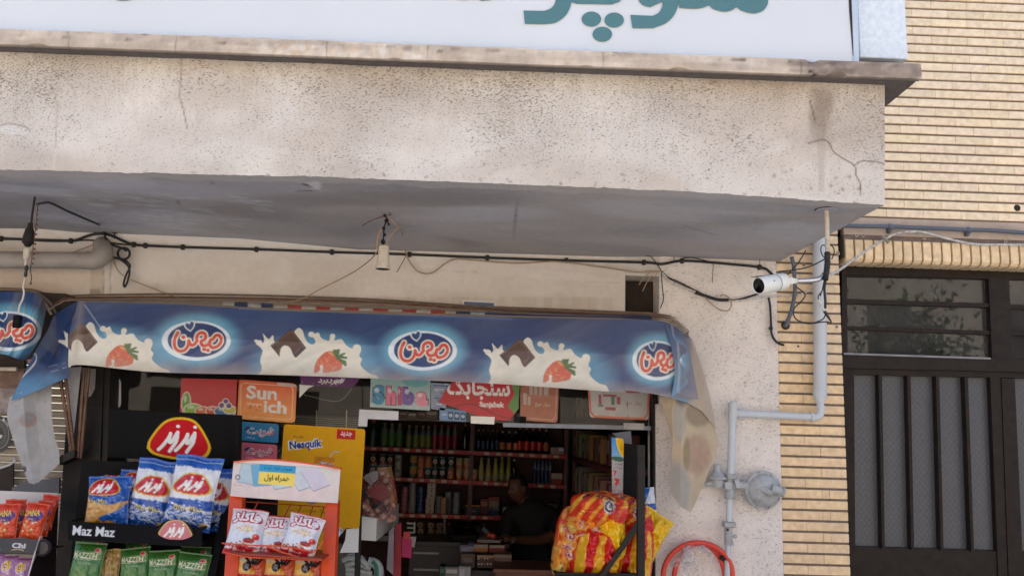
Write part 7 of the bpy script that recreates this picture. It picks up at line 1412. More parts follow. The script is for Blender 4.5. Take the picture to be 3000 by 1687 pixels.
p0 = P(*cG(-300, 400), YSH); p1 = P(*cG(1500, 400), YSH); mb = MB(); mb.box((max(p0[0], -2.4), YSH+.42, .02), (p1[0], YSH+.44, p0[2]+.4), mat('maroon_panel', rgb(70, 40, 38), .7, var=.2)); mb.build('back_panel', shelf)
mb = MB(); p = P(*cG(500, 1184), YSH); p2 = P(*cG(692, 1192), YSH); mb.box((p[0]-.4, YSH, p[2]-.05), (p2[0], YSH+.4, p[2]), mat('pale_board', rgb(150, 144, 140), .5)); mb.build('low_board', shelf)
mb = MB(); p = P(*cG(686, 1060), YSH-.02); mb.tube([p, P(*cG(690, 1230), YSH-.02)], .012, M['pvc'], 8); mb.build('post', shelf)

PET = mat('clear_bottle', rgb(110, 116, 104), .12, var=.05); CAPS = {}
def pm_(n, c, r=.4): 
    if n not in CAPS: CAPS[n] = mat(n, rgb(*c), r, var=.08)
    return CAPS[n]
PROTO = {}
def bottle(key, x, k, hG, wG, label, group, body, lab, cap, style='soda', Yd=.10, cat='bottle'):
    base = P(*cG(x, ytop(k, x)+1), YSH+Yd); s = mpp(*cG(x, 700), YSH+Yd)/2.274; h, r = hG*s, wG*s/2
    base[2] = P(*cG(x, ytop(k, x)), YSH+.006)[2]+.001
    if key not in PROTO:
        o = empty('bottle', base)
        z = base; pr = {'soda': [(.9, 0), (1, .02), (1, .30), (.96, .34), (1, .40), (1, .60), (.80, .74), (.36, .88), (.32, .93)], 'wine': [(.95, 0), (1, .02), (1, .58), (.85, .66), (.40, .76), (.34, .94)], 'cone': [(.95, 0), (1, .03), (1, .30), (.84, .52), (.50, .80), (.36, .95)]}[style]
        mb = MB(); mb.lathe([(q*r, f*h) for q, f in pr], z, body, 14); mb.build('body', o, smooth=True)
        l0, l1 = {'soda': (.06, .58), 'wine': (.12, .46), 'cone': (.06, .26)}[style]
        mb = MB(); mb.lathe([(r*.9, l0*h), (r*1.03, l0*h+.001), (r*1.03, l1*h-.001), (r*.9, l1*h)], z, lab, 14); mb.build('label', o, smooth=True)
        mb = MB(); mb.lathe([(r*.40, .90*h), (r*.42, .91*h), (r*.42, .995*h), (r*.3, h)], z, cap, 10); mb.build('cap', o, smooth=True)
        PROTO[key] = o
    else:
        o = copy_tree(PROTO[key]); o.location = tuple(base)
    return tag(o, label, cat, group)
G1 = 'bottles on the top back shelf'
gr_, rd_ = pm_('green_label', (70, 112, 40)), pm_('crimson_label', (150, 26, 44)); gcap, rcap = pm_('yellow_cap', (150, 140, 50)), pm_('red_cap', (190, 34, 34)); dk_ = pm_('dark_glass', (30, 20, 20), .12); gold = pm_('gold_cap', (176, 112, 52), .3); wcap = pm_('cream_cap', (196, 180, 150)); blu = pm_('blue_label', (40, 62, 104)); ora = pm_('orange_label', (196, 110, 62)); redl = pm_('bright_red_label', (196, 44, 34)); yel = pm_('straw_juice', (176, 160, 84), .25); ygr = pm_('green_yellow_label', (120, 126, 50)); dgr = pm_('dark_green', (24, 58, 34)); pearl = pm_('pale_label', (150, 144, 96))
bottle('g0', 206, 1, 172, 66, 'large dark green bottle with red badge at the left end of the top shelf', G1, dgr, dgr, redl, 'soda')
for x in (282, 330, 382): bottle('g1', x, 1, 158, 50, 'wide green labelled soda bottle in the left trio of the top shelf', G1, PET, gr_, gcap)
for x in (446, 493, 538, 575): bottle('g2', x, 1, 150, 40, 'narrow yellow green labelled soda bottle in the row left of the crimson ones', G1, PET, ygr, gcap)
for x in (618, 662, 706, 752): bottle('r1', x, 1, 160, 38, 'crimson labelled soda bottle with red cap on the top shelf', G1, PET, rd_, rcap)
for x in (820, 858): bottle('w1', x, 1, 176, 34, 'tall dark wine shaped bottle beside the shelf divider', G1, dk_, dk_, gold, 'wine')
for x in (911, 942, 973, 1005, 1035): bottle('b1', x, 1, 142, 24, 'slim dark bottle with blue label and gold neck on the top shelf', G1, dk_, blu, gold, 'wine')
for x in (1071, 1116, 1158): bottle('a1', x, 1, 138, 38, 'dark bottle with orange label and cream cap on the top shelf', G1, dk_, ora, wcap, 'wine')
for x in (1188, 1232, 1274, 1318): bottle('s1', x, 1, 168, 40, 'dark sauce bottle with bright red label on the top shelf', G1, dk_, redl, gold, 'wine')
bottle('s2', 1362, 1, 160, 34, 'slim bottle with pale cap at the right end of the red label row', G1, dk_, ora, wcap, 'wine')
G2 = 'bottles on the middle back shelf'
for x in (930, 977, 1024): bottle('c1', x, 2, 148, 42, 'cone shaped pale yellow juice bottle on the middle shelf', G2, yel, pearl, pearl, 'cone')
for x in (1066, 1110): bottle('c2', x, 2, 158, 40, 'taller yellow juice bottle beside the cone shaped ones', G2, pm_('lime_juice', (150, 144, 56), .2), pearl, pearl, 'cone', .16)
bottle('c3', 1148, 2, 150, 28, 'single dark bottle with white cap behind the seated person', G2, dk_, dk_, M['white_plastic'], 'wine')
for x in (1288, 1312, 1338, 1363, 1388): bottle('wa', x, 2, 150, 22, 'small clear water bottle with blue label in the packed row', G2, pm_('water_bottle', (120, 134, 156), .15), pm_('navy_label', (30, 44, 96)), pm_('blue_cap', (60, 90, 150)))
def tin(key, x, yb, hG, wG, label, group, cols, name='tin', cat='tin', badge=None, Yd=.10, bz=None):
    base = P(*cG(x, yb), YSH+Yd); s = mpp(*cG(x, 700), YSH+Yd)/2.274; h, r = hG*s, wG*s/2
    if bz is not None: base[2] = bz
    if key not in PROTO:
        o = empty(name, base); steel = pm_('tin_steel', (150, 146, 140), .35)
        mb = MB(); mb.lathe([(r*.95, 0), (r, h*.02), (r, h*.34), (r, h*.96), (r*.96, h)], base, cols[0], 16, mats=[steel, cols[1], cols[0], steel]); mb.build('body', o, smooth=True)
        if badge: 
            mb = MB(); mb.lathe([(r*.62, 0), (r*.62, .004)], np.array([base[0], base[1]-r-.001, base[2]+h*.55])+np.array([0, .004, 0]), badge[0], 12, (0, -1, 0)); mb.lathe([(r*.36, 0), (r*.36, .002)], np.array([base[0], base[1]-r-.005, base[2]+h*.55])+np.array([0, .004, 0]), badge[1], 10, (0, -1, 0)); mb.build('badge', o)
        PROTO[key] = o
    else: o = copy_tree(PROTO[key]); o.location = tuple(base)
    tag(o, label, cat, group); return base[2]+h+.001
GT = 'tins on the middle back shelf'
sb = lambda k, x: P(*cG(x, ytop(k, x)), YSH+.006)[2]+.001
kinds = {'dg': ((pm_('forest_tin', (38, 54, 40)), pm_('tin_red', (120, 40, 34))), (wcap, redl)), 'wh': ((pm_('white_tin', (170, 164, 150)), pm_('white_tin', (170, 164, 150))), (pm_('olive_tin', (80, 84, 50)), gr_)), 'ye': ((pm_('yellow_tin', (170, 150, 64)), pm_('olive_tin', (80, 84, 50))), (ora, redl)), 'or': ((pm_('orange_tin', (170, 92, 58)), ora), (pm_('peach_tin', (186, 120, 80)), redl)), 'te': ((pm_('teal_tin', (30, 84, 84)), pm_('forest_tin', (38, 54, 40))), (wcap, redl)), 'cr': ((pm_('cream_tin', (176, 150, 96)), ora), (pearl, redl))}
desc = {'dg': 'dark green food tin with a white and red badge', 'wh': 'white food tin with an olive badge', 'ye': 'yellow food tin with an orange badge', 'or': 'orange food tin with a peach badge', 'te': 'teal food tin with a white and red badge', 'cr': 'cream food tin with a pale badge'}
for x, lo, up in ((210, 'dg', 'dg'), (272, 'dg', 'dg'), (322, 'dg', 'dg'), (374, 'wh', 'wh'), (476, 'ye', 'ye'), (526, 'or', 'or'), (575, 'te', 'or'), (622, 'te', 'te'), (671, 'te', 'te'), (727, 'or', 'te'), (782, 'cr', 'cr'), (833, 'cr', 'cr'), (882, 'cr', None)):
    z = tin(lo, x, ytop(2, x), 70, 48, desc[lo]+' in the double row, middle shelf', GT, kinds[lo][0], badge=kinds[lo][1], bz=sb(2, x))
    if up: tin(up, x+3, ytop(2, x)-72, 70, 48, desc[up]+' in the double row, middle shelf', GT, kinds[up][0], badge=kinds[up][1], bz=z)
GU = 'flat tins stacked on the third back shelf'
for x, n, key, c, lab in ((424, 6, 'pk', (150, 80, 92), 'flat pink tin in the stack left of the white cartons'), (476, 7, 'gy', (140, 134, 134), 'flat grey tin in the stack between pink and blue'), (531, 6, 'bl', (30, 56, 110), 'flat blue tin in the stack beside the white cartons'), (652, 4, 'g3', (110, 110, 116), 'flat dull tin in the low stack right of the white cartons'), (714, 5, 'g4', (120, 124, 134), 'flat silver tin in the left stack near the shelf divider'), (768, 5, 'g4b', (126, 130, 140), 'flat silver tin in the right stack near the shelf divider')):
    z = sb(3, x); 
    for i in range(n): z = tin(key, x, 900, 27, 48, lab, GU, (pm_('tin_'+key, c, .35), pm_('tin_'+key, c, .35)), name='flat_tin', bz=z)
def carton(x0, y0, x1, y1, Y, d, c, label, f=cG, name='carton', cat='carton', bands=None, group=None, stand=None):
    a = P(*f(x0, y0), Y); b_ = P(*f(x1, y1), Y); zb_ = b_[2] if stand is None else stand
    m_ = pm_('card_%d_%d_%d' % c, c, .6); mb = MB(); mb.box((a[0], Y, zb_), (b_[0], Y+d, a[2]), m_, bev=.003)
    o = empty(name, ((a[0]+b_[0])/2, Y+d/2, zb_)); mb.build('body', o)
    h = a[2]-zb_; w_ = b_[0]-a[0]
    for k, (u0, v0, u1, v1, cc) in enumerate(bands or ((.12, .2, .88, .5, tuple(min(255, int(q*1.3)+30) for q in c)),)):
        mb = MB(); mb.box((a[0]+u0*w_, Y-.0025-.0005*k, a[2]-v1*h), (a[0]+u1*w_, Y-.0002, a[2]-v0*h), pm_('ink_%d_%d_%d' % cc, cc, .55)); mb.build('printed_label', o)
    return tag(o, label, cat, group)
for i in range(6):
    carton(566-(0 if i > 2 else 6)+3, 0, 622, 10, YSH+.06, .12, (176, 160, 144), 'small white carton in the tall stack on the third shelf', bands=((.42, .3, .58, .7, (60, 54, 54)),), group='white cartons on the third shelf') if False else None
z = sb(3, 594)
for i in range(6):
    s = mpp(594, 900, YSH+.06)/2.274; a = P(*cG(566 if i < 3 else 571, 900), YSH+.06); wd, hh_ = 54*s, 31*s
    o = empty('carton', (a[0]+wd/2, YSH+.12, z)); mb = MB(); mb.box((a[0], YSH+.05, z), (a[0]+wd, YSH+.19, z+hh_), pm_('white_carton', (196, 180, 164), .6), bev=.003); mb.build('body', o); mb = MB(); mb.box((a[0]+wd*.44, YSH+.048, z+hh_*.35), (a[0]+wd*.58, YSH+.0499, z+hh_*.65), M['black']); mb.build('printed_label', o)
    tag(o, 'small white carton in the tall stack on the third shelf', 'carton', 'white cartons on the third shelf'); z += hh_+.0015
carton(666, 925, 712, 1038, YSH+.02, .09, (170, 130, 84), 'tall tan packet standing in front of the flat tins', bands=((.62, .02, 1.0, .98, (40, 24, 22)),), stand=sb(3, 690))
carton(826, 972, 926, 1030, YSH+.03, .12, (26, 28, 36), 'black box with orange lid on the third shelf', bands=((0, 0, 1, .14, (190, 120, 44)), (.3, .55, .7, .7, (110, 110, 116))), stand=sb(3, 880))
carton(984, 918, 1052, 965, YSH+.14, .10, (150, 130, 118), 'pale carton with red lid behind the small bottles of the third shelf', bands=((0, 0, 1, .25, (150, 60, 50)),), stand=sb(3, 1020))
carton(925, 930, 978, 1000, YSH+.16, .10, (120, 60, 56), 'dull red carton at the back of the third shelf', stand=sb(3, 950))
carton(1075, 985, 1120, 1036, YSH+.03, .1, (150, 142, 140), 'pale blue white carton left of its twin on the third shelf', bands=((.1, .15, .9, .85, (176, 186, 190)),), stand=sb(3, 1098))
carton(1130, 988, 1182, 1038, YSH+.03, .1, (150, 128, 106), 'tan and grey carton beside the pale blue white one', bands=((.1, .15, .7, .85, (150, 150, 150)),), stand=sb(3, 1155))
for i, x in enumerate((985, 1005, 1025, 1045)): bottle('mini', x, 3, 56, 16, 'tiny bottle with navy top in the cluster on the third shelf', 'tiny bottles on the third shelf', pm_('water_bottle', (120, 134, 156), .15), pm_('navy_label', (30, 44, 96)), pm_('navy_label', (30, 44, 96)), 'soda', .05)
carton(1395, 588, 1482, 640, YSH+.03, .12, (170, 140, 130), 'pinkish carton with silver corner at the right end of the top shelf', bands=((.6, .1, .95, .5, (216, 216, 220)),), stand=sb(1, 1440))
carton(1398, 762, 1472, 838, YSH+.03, .12, (150, 50, 44), 'red carton with cream upper half on the middle shelf', bands=((0, 0, 1, .5, (180, 160, 140)),), stand=sb(2, 1435))
carton(1372, 960, 1440, 1040, YSH+.05, .14, (96, 78, 68), 'brown carton at the far right of the third shelf', stand=sb(3, 1400))
# round jars on the low board
zj = P(*cG(600, 1186), YSH)[2]
for x in (528, 598, 656):
    z = tin('jar', x, 1180, 42, 58, 'round jar with tan lid in the two storey row under the third shelf', 'round jars low on the back shelving', (pm_('jar_tan', (120, 84, 56)), pm_('jar_dark', (60, 44, 36))), name='jar', cat='jar', badge=(pm_('jar_lid', (150, 112, 76)), pm_('jar_dark', (60, 44, 36))), bz=zj)
    tin('jar', x, 1120, 42, 58, 'round jar with tan lid in the two storey row under the third shelf', 'round jars low on the back shelving', None, name='jar', cat='jar', bz=z)
# cartons on the shelf over the doorway (seen through the transom glass)
tsf = P(*cG(700, 405), 7.9); mb = MB(); mb.box((-2.38, 7.9, tsf[2]-.02), (1.58, 8.3, tsf[2]), SHM); tag(mb.build('high_shelf'), 'high shelf of cartons seen through the glass over the doorway', 'shelf')
for i, (x0, x1, y0, c) in enumerate(((385, 440, 350, (140, 104, 84)), (445, 500, 358, (176, 160, 144)), (505, 560, 352, (130, 92, 72)), (565, 640, 344, (170, 150, 130)), (845, 905, 350, (120, 96, 82)), (1090, 1150, 352, (150, 140, 126)), (1160, 1230, 356, (120, 110, 104)))):
    carton(x0, y0, x1, 405, 7.94, .2, c, ('brown', 'off white', 'dark brown', 'large beige', 'dull brown', 'grey white', 'grey')[i]+' carton on the high shelf behind the transom glass, '+('leftmost', 'second from left', 'third from left', 'fourth from left', 'under the red leaf sticker', 'second from right', 'rightmost')[i], stand=tsf[2]+.001)
carton(985, 195, 1195, 362, 7.4, .3, (104, 70, 48), 'large brown carton behind the window left of the red sticker', f=cE)
for i in range(5): carton(800+i*62, 205, 856+i*62, 262, 7.8, .15, (44, 52, 84), 'blue packet in the dim row behind the window left of the red sticker', f=cE, name='packet', cat='packet', group='dim blue packets behind the window')
mb = MB(); q_ = P(*cE(800, 264), 7.8); mb.box((q_[0]-.2, 7.78, q_[2]-.03), (P(*cE(1200, 264), 7.8)[0], 8.1, q_[2]-.001), SHM); q_ = P(*cE(990, 362), 7.4); mb.box((q_[0]-.3, 7.38, q_[2]-.03), (P(*cE(1230, 362), 7.4)[0], 7.9, q_[2]-.001), SHM); tag(mb.build('window_shelf'), 'dim shelf behind the left window carrying the brown carton', 'shelf')
# shelving along the right wall
zr_ = P(*cH(395, 650), 8.2)[2]; e1 = Pz(*cH(672, 735), zr_); e0 = P(*cH(395, 650), 8.2)
side = empty('side_shelf', (e0[0]+.1, (e0[1]+e1[1])/2, 0), 'side shelving with boxes along the right wall of the shop', 'shelving')
for dz in (0, .36, -.33):
    a_, b_ = e0+np.array([0, 0, dz]), e1+np.array([0, 0, dz]); mb = MB(); mb.hexa([a_, b_, b_-np.array([0, 0, .04]), a_-np.array([0, 0, .04])], [q+np.array([.35, 0, 0]) for q in (a_, b_, b_-np.array([0, 0, .04]), a_-np.array([0, 0, .04]))], URM); mb.build('shelf_board', side)
def along(f): return e0+(e1-e0)*f
side_items = [(.05, .12, .26, (150, 126, 60), 'yellow'), (.16, .10, .27, (186, 166, 120), 'cream'), (.30, .12, .24, (120, 96, 70), 'brown'), (.44, .14, .28, (186, 140, 40), 'amber'), (.58, .10, .26, (150, 60, 40), 'brick red'), (.70, .14, .22, (176, 120, 60), 'orange brown'), (.86, .12, .25, (140, 44, 40), 'deep red')]
for lev, dz in (('middle', 0), ('lower', -.33), ('upper', .36)):
    for i, (f, wd, hh_, c, nm) in enumerate(side_items):
        r = random.Random(i*7+int(dz*100)); p = along(f)+np.array([0, 0, dz]); hh2 = hh_*r.uniform(.7, 1.0); cc = tuple(int(min(255, max(0, q*r.uniform(.5, .8)))) for q in c)
        if lev == 'lower': cc = tuple(int(q*.6+50) for q in cc)
        o = empty('carton', (p[0]+.12, p[1], p[2]+.001)); mb = MB(); mb.box((p[0]+.02, p[1]-wd/2, p[2]+.001), (p[0]+.24, p[1]+wd/2, p[2]+hh2), pm_('side_%s_%d' % (lev, i), cc, .55), bev=.003); mb.build('body', o)
        mb = MB(); mb.box((p[0]+.017, p[1]-wd*.35, p[2]+hh2*.4), (p[0]+.0198, p[1]+wd*.35, p[2]+hh2*.8), pm_('side_lab%d' % (i % 3), ((140, 124, 94), (120, 44, 38), (130, 130, 126))[i % 3], .5)); mb.build('printed_label', o)
        tag(o, ('%s carton on the %s side shelf, number %d' % (nm, lev, i+1)).replace(', number %d' % (i+1), ''), 'carton', 'cartons on the side shelving')
mb = MB(); a_ = e0+np.array([.02, .05, 0]); mb.box((a_[0], a_[1], .02), (a_[0]+.03, a_[1]+.04, zr_+.5), URM); mb.build('upright', side)
# ---------------------------------------------------------------- counter and its clutter
zc = P(*cG(1230, 1404), 6.30)[2]; WOOD = mat('dull_wood', rgb(120, 74, 52), .5, var=.2, vscale=14)
cnt = empty('counter', (P(*cG(1200, 1404), 6.5)[0], 6.6, 0), 'brown wooden shop counter in the doorway with the seated person behind', 'counter')
xa, xb = P(*cG(1010, 1404), 6.3)[0], P(*cG(1440, 1404), 6.3)[0]
mb = MB(); mb.box((xa, 6.30, zc-.03), (xb, 6.75, zc), WOOD, bev=.004); mb.build('top', cnt); mb = MB(); mb.box((xa+.02, 6.33, .02), (xb-.02, 6.72, zc-.031), WOOD); mb.build('front', cnt)
zd = P(*cG(840, 1218), 7.10)[2]
cab = empty('cabinet', (P(*cG(760, 1218), 7.2)[0], 7.2, 0), 'dark low cabinet under the weighing scale', 'cabinet'); xa2, xb2 = P(*cG(440, 1218), 7.05)[0], P(*cG(1120, 1218), 7.05)[0]
DKM = mat('dark_laminate', rgb(46, 36, 34), .5, var=.15)
mb = MB(); mb.box((xa2, 7.05, zd-.04), (xb2, 7.55, zd), DKM, bev=.004); mb.build('top', cab); mb = MB(); mb.box((xa2+.02, 7.08, .02), (xb2-.02, 7.5, zd-.041), DKM); mb.build('carcass', cab)
for y_ in (1290, 1400): q_ = P(*cG(480, y_), 7.07); mb = MB(); mb.box((q_[0], 7.062, q_[2]-.01), (P(*cG(650, y_), 7.07)[0], 7.079, q_[2]+.006), M['pvc']); mb.build('rail', cab)
sc = empty('weighing_scale', P(*cG(835, 1216), 7.25), 'shop scale with a shiny steel pan on the dark cabinet', 'scale')
p = P(*cG(835, 1180), 7.25); s = mpp(*cG(835, 1180), 7.25)/2.274
mb = MB(); mb.box((p[0]-90*s, 7.12, zd+.001), (p[0]+80*s, 7.40, zd+.05), M['black'], bev=.006); mb.build('base', sc)
STE = mat('polished_pan', rgb(206, 176, 130), .22, metal=1.0, var=.05); zp = zd+.075
mb = MB(); ring = lambda rx, ry, z: [(p[0]+rx*s*math.cos(t)*(1 if abs(math.cos(t)) < .8 else 1.03), 7.26+ry*math.sin(t), z) for t in np.linspace(0, 2*math.pi, 25)[:-1]]
r0, r1, r2_ = ring(90, .11, zp), ring(122, .16, zp+.05), ring(128, .165, zp+.048); vs = r0+r1+r2_; n = 24
mb.add(vs, [tuple(range(n))]+[(i, (i+1) % n, n+(i+1) % n, n+i) for i in range(n)]+[(n+i, n+(i+1) % n, 2*n+(i+1) % n, 2*n+i) for i in range(n)], STE); mb.lathe([(.04, 0), (.04, .03)], (p[0], 7.26, zd+.049), M['black'], 12); mb.build('pan', sc, smooth=True, weld=False)
mb = MB(); mb.pxslab([cG(905, 1112), cG(935, 1108), cG(985, 1150), cG(960, 1165)], 7.36, .02, M['conduit']); mb.build('display', sc)
zi = P(*cG(900, 1400), 6.5)[2]
box_list = [((790, 1240, 880, 1300), 6.85, (110, 100, 120), 'violet white packet box on the counter pile', ((.1, .3, .9, .8, (150, 140, 150)),)), ((882, 1236, 976, 1290), 6.86, (176, 110, 60), 'orange and grey packet box in the middle of the counter pile', ((0, 0, 1, .4, (150, 136, 126)),)), ((985, 1240, 1090, 1296), 6.85, (140, 40, 36), 'red packet box at the right of the counter pile', ((.05, 0, .95, .35, (150, 140, 130)),)), ((846, 1228, 882, 1285), 6.82, (130, 130, 140), 'small box with navy top in the counter pile', ((0, 0, 1, .35, (24, 36, 84)),)), ((795, 1298, 890, 1395), 6.70, (96, 74, 60), 'brown wrapped packet at the left of the counter pile', ((.2, .3, .8, .6, (120, 110, 104)),)), ((905, 1306, 1012, 1395), 6.62, (60, 42, 36), 'dark display box of small round sweets on the counter', ((0, 0, 1, .2, (150, 116, 76)),)), ((1015, 1300, 1132, 1398), 6.66, (120, 92, 76), 'beige tub shaped box beside the sweets box on the counter', ((0, .1, 1, .2, (150, 130, 116)), (0, .75, 1, 1, (130, 84, 50)))), ((690, 1385, 780, 1470), 6.45, (120, 116, 112), 'grey carton low at the left of the counter', None), ((782, 1382, 860, 1470), 6.44, (150, 150, 148), 'pale carton low beside the grey one', ((.1, .2, .5, .9, (176, 176, 176)),)), ((655, 1380, 690, 1470), 6.46, (24, 56, 36), 'dark green carton low beside the grey one', None)]
for q, Y_, c, lab, bands in box_list:
    st = None
    carton(*q, Y_, .12, c, lab, bands=bands)
p0 = P(*cG(790, 1300), 6.80); st_ = mb = MB(); mb.box((P(*cG(780, 1300), 6.6)[0], 6.82, .02), (P(*cG(1095, 1300), 6.6)[0], 7.02, P(*cG(900, 1300), 6.84)[2]-.012), DKM); zlow = P(*cG(900, 1397), 6.64)[2]; mb.box((P(*cG(780, 1400), 6.6)[0], 6.60, .02), (P(*cG(1140, 1400), 6.6)[0], 6.8195, zlow-.008), DKM); tag(mb.build('stepped_stand'), 'dark stepped stand carrying the packet boxes on the counter', 'stand')
dbox = [o for o in COL.objects if o.get('label', '').startswith('dark display box of small')][0]
for i in range(10): c = P(*cG(915+(i % 5)*20, 1330+(i//5)*36), 6.612); mb = MB(); mb.lathe([(.007, 0), (.007, .004)], c, pm_('sweet%d' % (i % 3), ((190, 170, 120), (150, 60, 50), (170, 170, 176))[i % 3]), 8, (0, -1, 0)); mb.build('sweet', dbox)
for i, (x, y) in enumerate(((985, 1180), (1010, 1186))):
    mb = MB(); mb.lathe([(.001, 0), (.02, .006), (.026, .022), (.02, .038), (.004, .042)], P(*cG(x, y+12), 7.2), pm_('tomato', (190, 66, 40), .3), 12); tag(mb.build('tomato', smooth=True), ('left', 'right')[i]+' red orange fruit lying beside the scale', 'fruit')
mb = MB(); mb.pxslab([cG(905, 1206), cG(1060, 1210), cG(1062, 1226), cG(905, 1224)], 7.06, .25, M['pvc']); tag(mb.build('counter_ledge'), 'grey ledge under the hand of the seated person', 'ledge')
# red post, pink card, small white rack at the left of the doorway
mb = MB(); mb.pxslab([cG(358, 1112), cG(400, 1090), cG(395, 1470), cG(345, 1470)], 5.95, .05, mat('crimson_post', rgb(160, 30, 44), .45, var=.1)); mb.box((P(*cG(345, 1470), 5.95)[0], 5.95, 0.02), (P(*cG(395, 1470), 5.95)[0], 6.0, P(*cG(370, 1465), 5.95)[2]), pm_('crimson2', (150, 28, 40))); tag(mb.build('red_post'), 'crimson display post inside the doorway below the white box', 'post')
mb = MB(); mb.pxslab([cG(392, 1196), cG(470, 1200), cG(466, 1328), cG(388, 1316)], 6.0, .02, mat('magenta_card', rgb(190, 30, 96), .5)); mb.pxslab([cG(415, 1150), cG(460, 1158), cG(452, 1200), cG(412, 1196)], 6.0, .02, pm_('scarlet_card', (200, 44, 40))); mb.pxslab([cG(450, 1185), cG(500, 1186), cG(485, 1260), cG(468, 1250)], 6.01, .02, M['pvc']); tag(mb.build('pink_card'), 'magenta card pack hanging on the crimson post', 'card')
mb = MB(); mb.pxslab([cG(318, 1150), cG(352, 1112), cG(345, 1440), cG(302, 1400)], 5.8, .01, mat('lilac_card', rgb(150, 136, 144), .5)); tag(mb.build('lilac_card'), 'pale lilac card panel left of the crimson post', 'card')
lr = empty('wire_stand', P(*cG(465, 1200), 7.6), 'little white three tier rack beside the round jars', 'rack')
for y_ in (1092, 1122, 1152): mb = MB(); mb.pxslab([cG(436, y_), cG(490, y_+3), cG(490, y_+11), cG(436, y_+8)], 7.6, .06, M['white_plastic']); mb.build('tier', lr)
mb = MB(); mb.tube([P(*cG(488, 1088), 7.6), P(*cG(486, 1190), 7.6)], .008, M['white_plastic'], 6); mb.build('post', lr)

# ================================================================== the seated person
SKIN = mat('skin', rgb(100, 64, 48), .5, var=.05); SHIRT = mat('dark_shirt', rgb(18, 16, 18), .85, var=.15, vscale=30); HAIR = mat('dark_hair', rgb(26, 20, 18), .7, var=.3, vscale=60); JEANS = mat('dark_trousers', rgb(40, 42, 52), .85, var=.15)
YP_ = 7.55
def grow(name, pts, edges, m, parent, root=0, sub=2):
    me = bpy.data.meshes.new(name); o0 = np.array(wloc(parent)); me.from_pydata([tuple(np.array(p[:3])-o0) for p in pts], edges, []); o = bpy.data.objects.new(name, me); COL.objects.link(o); o.parent = parent
    sk = o.modifiers.new('skin', 'SKIN'); sk.use_smooth_shade = True
    for i, p in enumerate(pts): v = me.skin_vertices[0].data[i]; v.radius = (p[3], p[4] if len(p) > 4 else p[3]); v.use_root = i == root
    ss = o.modifiers.new('subsurf', 'SUBSURF'); ss.levels = sub; ss.render_levels = sub
    me.materials.append(m); return o
hd = P(*cG(1172, 862), YP_); hx, hy, hz = hd
shz = P(*cG(1270, 985), YP_)[2]; cx = P(*cG(1268, 1000), YP_)[0]; plv = hz-.72
elb = P(*cG(1325, 1212), 7.42); wri = P(*cG(1120, 1205), 7.18); han = P(*cG(1050, 1196), 7.14)
per = empty('person', (cx, YP_, .02), 'person in a dark short sleeved shirt seated behind the counter, forearm stretched to the scale', 'person')
hipz = max(.46, shz-.52)
B = [(cx+.02, YP_+.05, hipz, .15, .13), (cx+.02, YP_+.04, hipz+.18, .135, .11), (cx+.01, YP_+.02, shz-.16, .165, .12), (cx, YP_, shz-.05, .15, .10), (cx-.04, YP_-.01, shz+.04, .062, .06), (hx+.01, YP_-.015, hz-.10, .056, .058),   # 0-5 trunk, neck
     (cx+.20, YP_+.02, shz-.07, .075), (cx+.235, YP_-.02, shz-.22, .055), (elb[0], elb[1], elb[2], .045), (lerp(elb[0], wri[0], .5), lerp(elb[1], wri[1], .5), lerp(elb[2], wri[2], .5), .041), (wri[0], wri[1], wri[2], .028), (lerp(wri[0], han[0], .6), lerp(wri[1], han[1], .6), wri[2], .034, .02),  # 6-11 near arm
     (cx-.20, YP_+.02, shz-.07, .07), (cx-.24, YP_-.06, shz-.24, .052), (cx-.20, YP_-.22, shz-.34, .042), (cx-.26, YP_-.36, shz-.36, .027), (cx-.28, YP_-.43, shz-.36, .03, .02),  # 12-16 far arm
     (cx+.12, YP_-.02, hipz-.02, .10), (cx+.13, YP_-.42, hipz-.01, .07), (cx+.13, YP_-.44, .10, .045), (cx+.13, YP_-.56, .06, .04), (cx-.10, YP_-.02, hipz-.02, .10), (cx-.12, YP_-.42, hipz-.01, .07), (cx-.12, YP_-.44, .10, .045), (cx-.12, YP_-.56, .06, .04)]
E_ = [(0, 1), (1, 2), (2, 3), (3, 4), (4, 5), (3, 6), (6, 7), (7, 8), (8, 9), (9, 10), (10, 11), (3, 12), (12, 13), (13, 14), (14, 15), (15, 16), (0, 17), (17, 18), (18, 19), (19, 20), (0, 21), (21, 22), (22, 23), (23, 24)]
bo = grow('body', B, E_, SKIN, per)
dg = bpy.context.evaluated_depsgraph_get(); me = bpy.data.meshes.new_from_object(bo.evaluated_get(dg)); bo.modifiers.clear(); bo.data = me
me.materials.clear(); [me.materials.append(q) for q in (SKIN, SHIRT, JEANS)]
BP = [np.array(q[:3])-np.array(wloc(per)) for q in B]
def near_edge(c):
    best = (9, 0, 0)
    for k, (a, b_) in enumerate(E_):
        e = BP[b_]-BP[a]; t = min(1, max(0, float(np.dot(c-BP[a], e)/np.dot(e, e)))); d = np.linalg.norm(c-BP[a]-t*e)-(B[a][3]*(1-t)+B[b_][3]*t)
        if d < best[0]: best = (d, k, t)
    return best
SH_E, JE_E = {0, 1, 2, 5, 6, 11, 12}, {16, 17, 18, 19, 20, 21, 22, 23}
push = {}
for f in me.polygons:
    d, k, t = near_edge(np.array(f.center)); m_ = 1 if k in SH_E or (k == 3 and t < .85) or (k == 7 and t < .35) or (k == 13 and t < .3) else 2 if k in JE_E else 0
    f.material_index = m_
    if m_ == 1:
        for v in f.vertices: push[v] = 1
for v in push: me.vertices[v].co = me.vertices[v].co+me.vertices[v].normal*.010
me.polygons.foreach_set('use_smooth', [True]*len(me.polygons))
